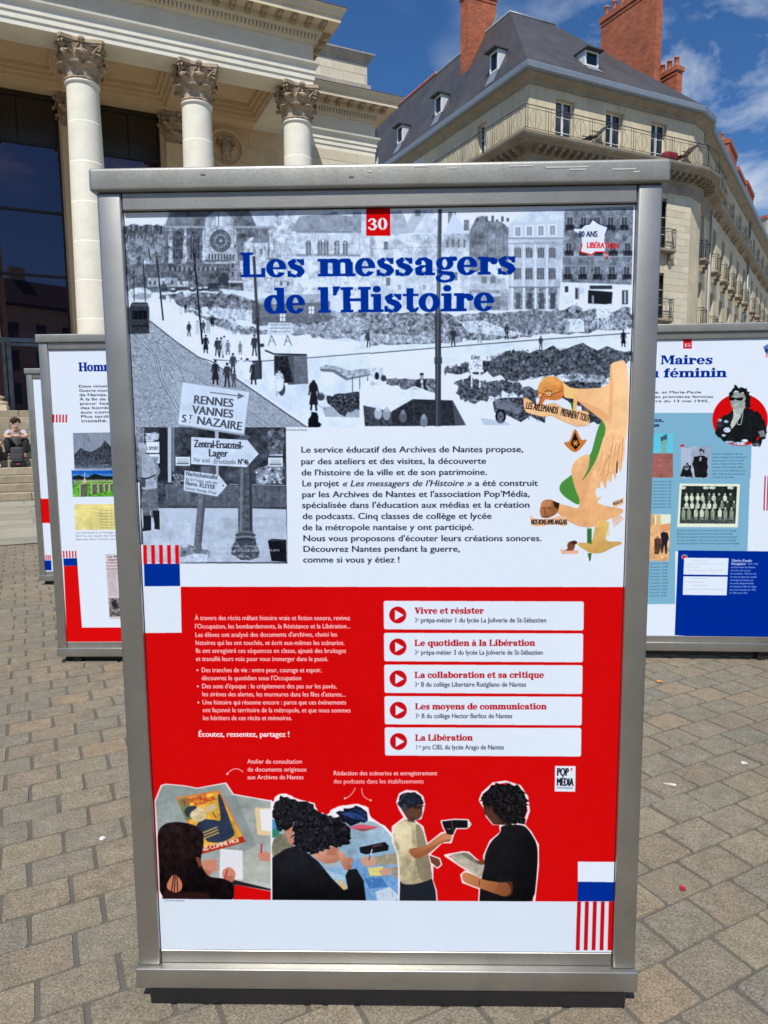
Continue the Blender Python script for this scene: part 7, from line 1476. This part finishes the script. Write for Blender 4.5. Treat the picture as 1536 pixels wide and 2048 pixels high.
# ------------------------------------------------------------------ exhibition panels
def panel(x, y, yaw, img, label, z=0., cat='display panel', feet=True):
    o = thing('exhibition_panel', (x, y, z), math.radians(yaw), label, cat, 'metal framed exhibition panels standing on the square'); D = .085; W2 = .6125; PW, PH = .558, 1.762
    q = MB(); q.bbox(-W2-.012, -.009, 1.936, W2+.012, D+.009, 1.984, .007, seg=3); q.build('top_rail', STEELT, o)
    for sx in (-1, 1):
        q = MB(); xa, xb = sorted((sx*(PW+.0015), sx*W2)); q.bbox(xa, 0, .100, xb, D, 1.9355, .005, seg=2); q.build('stile', STEEL, o)
    q = MB(); q.bbox(-PW, .002, 1.8985, PW, D-.004, 1.9352, .002); q.build('head_rail', STEEL, o)
    q = MB(); q.bbox(-PW, .010, .1005, PW, D-.004, .1335, .001); q.build('sill_rail', STEEL, o)
    q = MB(); q.bbox(-W2-.004, -.012, .047, W2+.004, D+.006, .0995, .003, seg=2); q.build('bottom_rail', STEEL, o)
    q = MB(); q.box(-PW+.001, .022, .125, PW-.001, .05, 1.905); q.build('back_board', mat('back_board_grey', (.2, .2, .2), .7) if 'back_board_grey' not in bpy.data.materials else bpy.data.materials['back_board_grey'], o)
    q = MB(); q.quad((-PW, .012, .1345), (PW, .012, .1345), (PW, .012, .1345+PH), (-PW, .012, .1345+PH)); me = q.mesh('poster', print_mat('printed_poster_'+img.name, img))
    uv = me.uv_layers.new(name='UVMap'); 
    for lp in me.loops: v = me.vertices[lp.vertex_index].co; uv.data[lp.index].uv = ((v.x+PW)/(2*PW), (v.z-.1345)/PH)
    place('poster', me, o)
    q = MB(); q.box(-PW, .0, 1.8925, PW, .013, 1.8985) if False else None
    # legs, feet and a black bar imitating shade below the bottom rail
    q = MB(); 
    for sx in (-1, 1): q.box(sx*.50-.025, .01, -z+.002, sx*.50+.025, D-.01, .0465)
    q.box(-W2+.03, .035, .008, W2-.03, D-.03, .0465); q.build('legs_and_gap_shade', BLACKM, o)
    for sx in ((-1, 1) if feet else ()):
        f = MB(); f.bbox(sx*.50-.045, .0, -z+.0, sx*.50+.045, D, -z+.008, .003); f.build('foot_plate', STEEL, o)
    sc_ = MB(); sc_.lathe([(.007, 0), (.007, .003), (.004, .0045)], n=10); sm_ = sc_.mesh('screw', STEELT)
    for sx in (-1, 1):
        for zz in (.45, 1.05, 1.62): place('screw', sm_, o, (sx*(W2+.001), .03, zz), (0, sx*PI/2, 0))
    return o
main = panel(-.008, 1.583, -1.275, draw_main(), 'large nearest panel, number 30, Les messagers de l\'Histoire, red lower half', feet=False)
q = MB(); pts = [(-.580, -.014), (-.592, .010), (-.56, .055), (.56, .055), (.596, .010), (.585, -.014)]  # black solid standing in for the shaded gap and feet under the rail
q.prism(pts, .009, .0462); q.build('gap_shade_filler', BLACKM, main)
rr = random.Random(4)
sc1 = MB()
for (a, z_, l) in ((.28, 1.972, .05), (.36, 1.968, .09), (.41, 1.963, .035), (.08, 1.975, .03), (.50, 1.962, .05), (.545, 1.956, .012), (.15, 1.97, .02), (-.02, 1.966, .01)): sc1.box(a, -.0098, z_, a+l, -.0092, z_+.0022)
sc1.build('paint_scratch', mat('bare_scratch', (.8, .82, .8), .3, metal=.3), main)
rs = MB()
for (a, z_) in ((-.38, 1.965), (-.06, 1.955), (-.35, .08), (.02, .075), (.30, .068), (-.12, .062)): rs.box(a, -.0098 if z_ > 1 else -.0128, z_, a+.010, -.0085 if z_ > 1 else -.0115, z_+.003)
rs.build('rust_spot', RUST, main)
panel(-1.40, 4.165, -1.2, draw_cemetery(), 'white panel with a red L-shaped border and cemetery pictures, just left of the large panel')
panel(1.775, 4.12, -4, draw_mayors(), 'panel number 15, Maires au féminin, with light and dark blue blocks', z=.02)
panel(-2.585, 6.38, .5, draw_left(), 'farthest panel at the left edge, mostly hidden behind the cemetery panel')
# ------------------------------------------------------------------ litter on the setts
def litter(x, y, col, pts, label, z=.011):
    q = MB(); n = len(pts); h = .004
    q.add([(px, py, 0) for px, py in pts]+[(px*.9, py*.9, h+.003*(i % 2)) for i, (px, py) in enumerate(pts)], [tuple(range(n))[::-1], tuple(range(n, 2*n))]+[(i, (i+1) % n, n+(i+1) % n, n+i) for i in range(n)])
    o = q.build('litter', mat('litter_scrap', col, .7)); o.location = (x, y, z); tag(o, label, 'litter', 'scraps dropped on the paving')
litter(.905, 1.995, (.45, .01, .03), [(-.008, -.006), (.007, -.008), (.01, .004), (-.005, .009)], 'small crimson scrap lying in a joint at the lower right')
litter(1.12, 2.62, (.7, .7, .7), [(-.022, .012), (-.006, .002), (.02, -.012), (.024, -.006), (.0, .008)], 'thin white paper strip on the paving halfway down the right side')
litter(1.50, 2.79, (.7, .7, .7), [(-.012, -.006), (.014, -.004), (.012, .007), (-.008, .008)], 'small white paper crumb at the right, beyond the paper strip')
litter(-.99, 2.285, (.75, .75, .72), [(-.008, -.006), (.006, -.009), (.012, .004), (.0, .009), (-.012, .004)], 'tiny white pebble of gum on a brown sett at the left')
litter(1.52, 3.75, (.7, .28, .06), [(-.014, -.01), (.016, -.008), (.012, .01), (-.012, .008)], 'orange scrap on the paving in front of the right panel')
# ------------------------------------------------------------------ people on the steps
SKIN = mat('skin', (.60, .36, .26), .6); HAIR = mat('brown_curly_hair', (.07, .028, .015), .9, var=.4, vscale=40); GREYT = mat('grey_tshirt', (.42, .46, .54), .9, var=.08, vscale=9); BLACKC = mat('black_trousers', (.013, .013, .016), .85); SHOE = mat('tan_shoe', (.30, .19, .13), .8); WSHOE = mat('white_shoe', (.7, .7, .68), .7)
def skinned(name, verts, edges, radii, m, parent, root=0, sub=2):
    me = bpy.data.meshes.new(name); me.from_pydata(verts, edges, []); me.materials.append(m); o = place(name, me, parent)
    sk = o.modifiers.new('skin', 'SKIN'); sk.use_smooth_shade = True
    for i, r in enumerate(radii): me.skin_vertices[0].data[i].radius = (r, r) if not isinstance(r, tuple) else r; me.skin_vertices[0].data[i].use_root = (i == root)
    ss = o.modifiers.new('sub', 'SUBSURF'); ss.levels = sub; ss.render_levels = sub; return o
def seated(u, n, z, rz, label, top, shoe, hair=True):
    p = TU*u+TN*n; o = thing('person', (p.x, p.y, z), math.radians(TA)+rz, label, 'person'); 
    # local: faces -y, seat at z=0 on the tread, feet one step lower, leaning forward on the knees
    fz = -.1625
    body = [(0, 0, .09), (0, -.06, .24), (0, -.15, .39), (0, -.20, .47), (0, -.23, .53), (0, -.265, .63)]
    ed = [(0, 1), (1, 2), (2, 3), (3, 4), (4, 5)]; rd = [(.14, .11), (.14, .10), (.16, .10), (.085, .075), .048, .080]
    v = list(body)
    for sx in (-1, 1):
        b0 = len(v); v += [(sx*.16, -.17, .43), (sx*.215, -.31, .345), (sx*.17, -.40, .335), (sx*.02, -.44, .35), (-sx*.05, -.455, .36)]; ed += [(2, b0), (b0, b0+1), (b0+1, b0+2), (b0+2, b0+3), (b0+3, b0+4)]; rd += [.056, .046, .040, .032, .026]
        h0 = len(v); v += [(sx*.10, -.05, .08), (sx*.19, -.36, .27), (sx*.17, -.39, .05), (sx*.165, -.40, fz+.07)]; ed += [(0, h0), (h0, h0+1), (h0+1, h0+2), (h0+2, h0+3)]; rd += [.085, .066, .05, .038]
    bd = skinned('body', v, ed, rd, SKIN, o)
    tv = [(0, 0, .11), (0, -.06, .24), (0, -.15, .39), (0, -.195, .46)]; te = [(0, 1), (1, 2), (2, 3)]; trr = [(.155, .12), (.152, .115), (.172, .115), (.095, .085)]
    for sx in (-1, 1): b0 = len(tv); tv += [(sx*.16, -.17, .43), (sx*.205, -.25, .375)]; te += [(2, b0), (b0, b0+1)]; trr += [.076, .07]
    skinned('t_shirt', tv, te, trr, top, o)
    lv = [(0, 0, .07)]; le = []; lr = [(.16, .12)]
    for sx in (-1, 1): b0 = len(lv); lv += [(sx*.11, -.06, .08), (sx*.19, -.36, .275), (sx*.175, -.385, .06), (sx*.165, -.40, fz+.10)]; le += [(0, b0), (b0, b0+1), (b0+1, b0+2), (b0+2, b0+3)]; lr += [.10, .082, .068, .056]
    skinned('trousers', lv, le, lr, BLACKC, o)
    for sx in (-1, 1):
        skinned('shoe', [(sx*.165, -.37, fz+.045), (sx*.172, -.45, fz+.04), (sx*.18, -.53, fz+.03)], [(0, 1), (1, 2)], [(.045, .045), (.045, .04), (.038, .028)], shoe, o)
        # fingers folded over the opposite forearm
        fv = []; fe = []; fr_ = []
        for f in range(4): b0 = len(fv); fv += [(-sx*.05, -.46, .375-f*.014), (-sx*.09, -.475, .365-f*.016), (-sx*.12, -.465, .345-f*.016)]; fe += [(b0, b0+1), (b0+1, b0+2)]; fr_ += [.010, .009, .008]
        skinned('fingers', fv, fe, fr_, SKIN, o, sub=1)
    fc_ = MB(); fc_.lathe([(.012, .60), (.018, .615), (.009, .64)], 0, -.347, 8); 
    for sx in (-1, 1): fc_.lathe([(.005, .625), (.022, .64), (.005, .66)], sx*.081, -.265, 8)
    fc_.build('face', SKIN, o)
    DF = bpy.data.materials.get('dark_features') or mat('dark_features', (.16, .07, .05), .6)
    for sx in (-1, 1): ey = MB(); ey.lathe([(.003, .644), (.007, .648), (.003, .652)], sx*.033, -.334, 8); ey.build('eye', DF, o)
    ey = MB(); ey.lathe([(.004, .589), (.014, .592), (.004, .595)], 0, -.335, 8); ey.build('mouth', DF, o)
    r = random.Random(6); hb_ = MB(); ic = bmesh.new(); bmesh.ops.create_icosphere(ic, subdivisions=2, radius=1); base_ = [v_.co.copy() for v_ in ic.verts]; fcs = [[v_.index for v_ in f.verts] for f in ic.faces]; ic.free()
    for k in range(60):
        a = r.uniform(0, 2*PI); e = r.uniform(-.25, 1.5); 
        if math.sin(a) < -.25 and e < .45: continue
        c_ = Vector((.088*math.cos(a)*math.cos(e), -.255+.095*math.sin(a)*math.cos(e), .665+.085*math.sin(e))); s2 = r.uniform(.018, .034); hb_.add([c_+v_*s2*r.uniform(.8, 1.15) for v_ in base_], fcs, 0, True)
    hb_.build('hair', HAIR, o)
    return o
SEAT = (4, )
kseat = 6
def tread(k): return tn(19.65)-(ns-1-k)*tr+20.5
seated(-.85, tread(5)+.24, zr*6+.002, 0, 'boy with curly brown hair and grey T-shirt sitting arms crossed on the steps', GREYT, SHOE)
seated(-1.37, tread(4)+.24, zr*5+.002, 0, 'seated person in black with white shoes, cut off by the left edge of the photo', mat('black_top', (.015, .015, .018), .9), WSHOE)
bpk = TU*-.83+TN*(tread(3)+.15)
bg_ = thing('backpack', (bpk.x, bpk.y, zr*4+.002), math.radians(TA), 'grey and black backpack standing on the step between the boy\'s feet', 'backpack')
BP1 = mat('charcoal_backpack_cloth', (.045, .048, .055), .85, var=.15, vscale=9); BP2 = mat('black_backpack_base', (.012, .012, .014), .8)
q = MB(); q.bbox(-.13, -.08, .10, .13, .09, .44, .055, seg=3); q.build('pack_body', BP1, bg_)
q = MB(); q.bbox(-.155, -.10, .0, .155, .10, .13, .035, seg=2); q.build('pack_base', BP2, bg_); q = MB(); q.bbox(-.11, -.12, .12, .11, -.07, .30, .02, seg=2); q.build('front_pocket', BP1, bg_)
q = MB(); q.tube([(-.04, 0, .43), (-.03, 0, .47), (.03, 0, .47), (.04, 0, .43)], .010, 6); q.build('grab_handle', BP2, bg_); q = MB(); q.box(-.03, -.105, .06, .04, -.099, .085); q.build('logo_patch', mat('red_patch', (.4, .05, .03), .7), bg_)
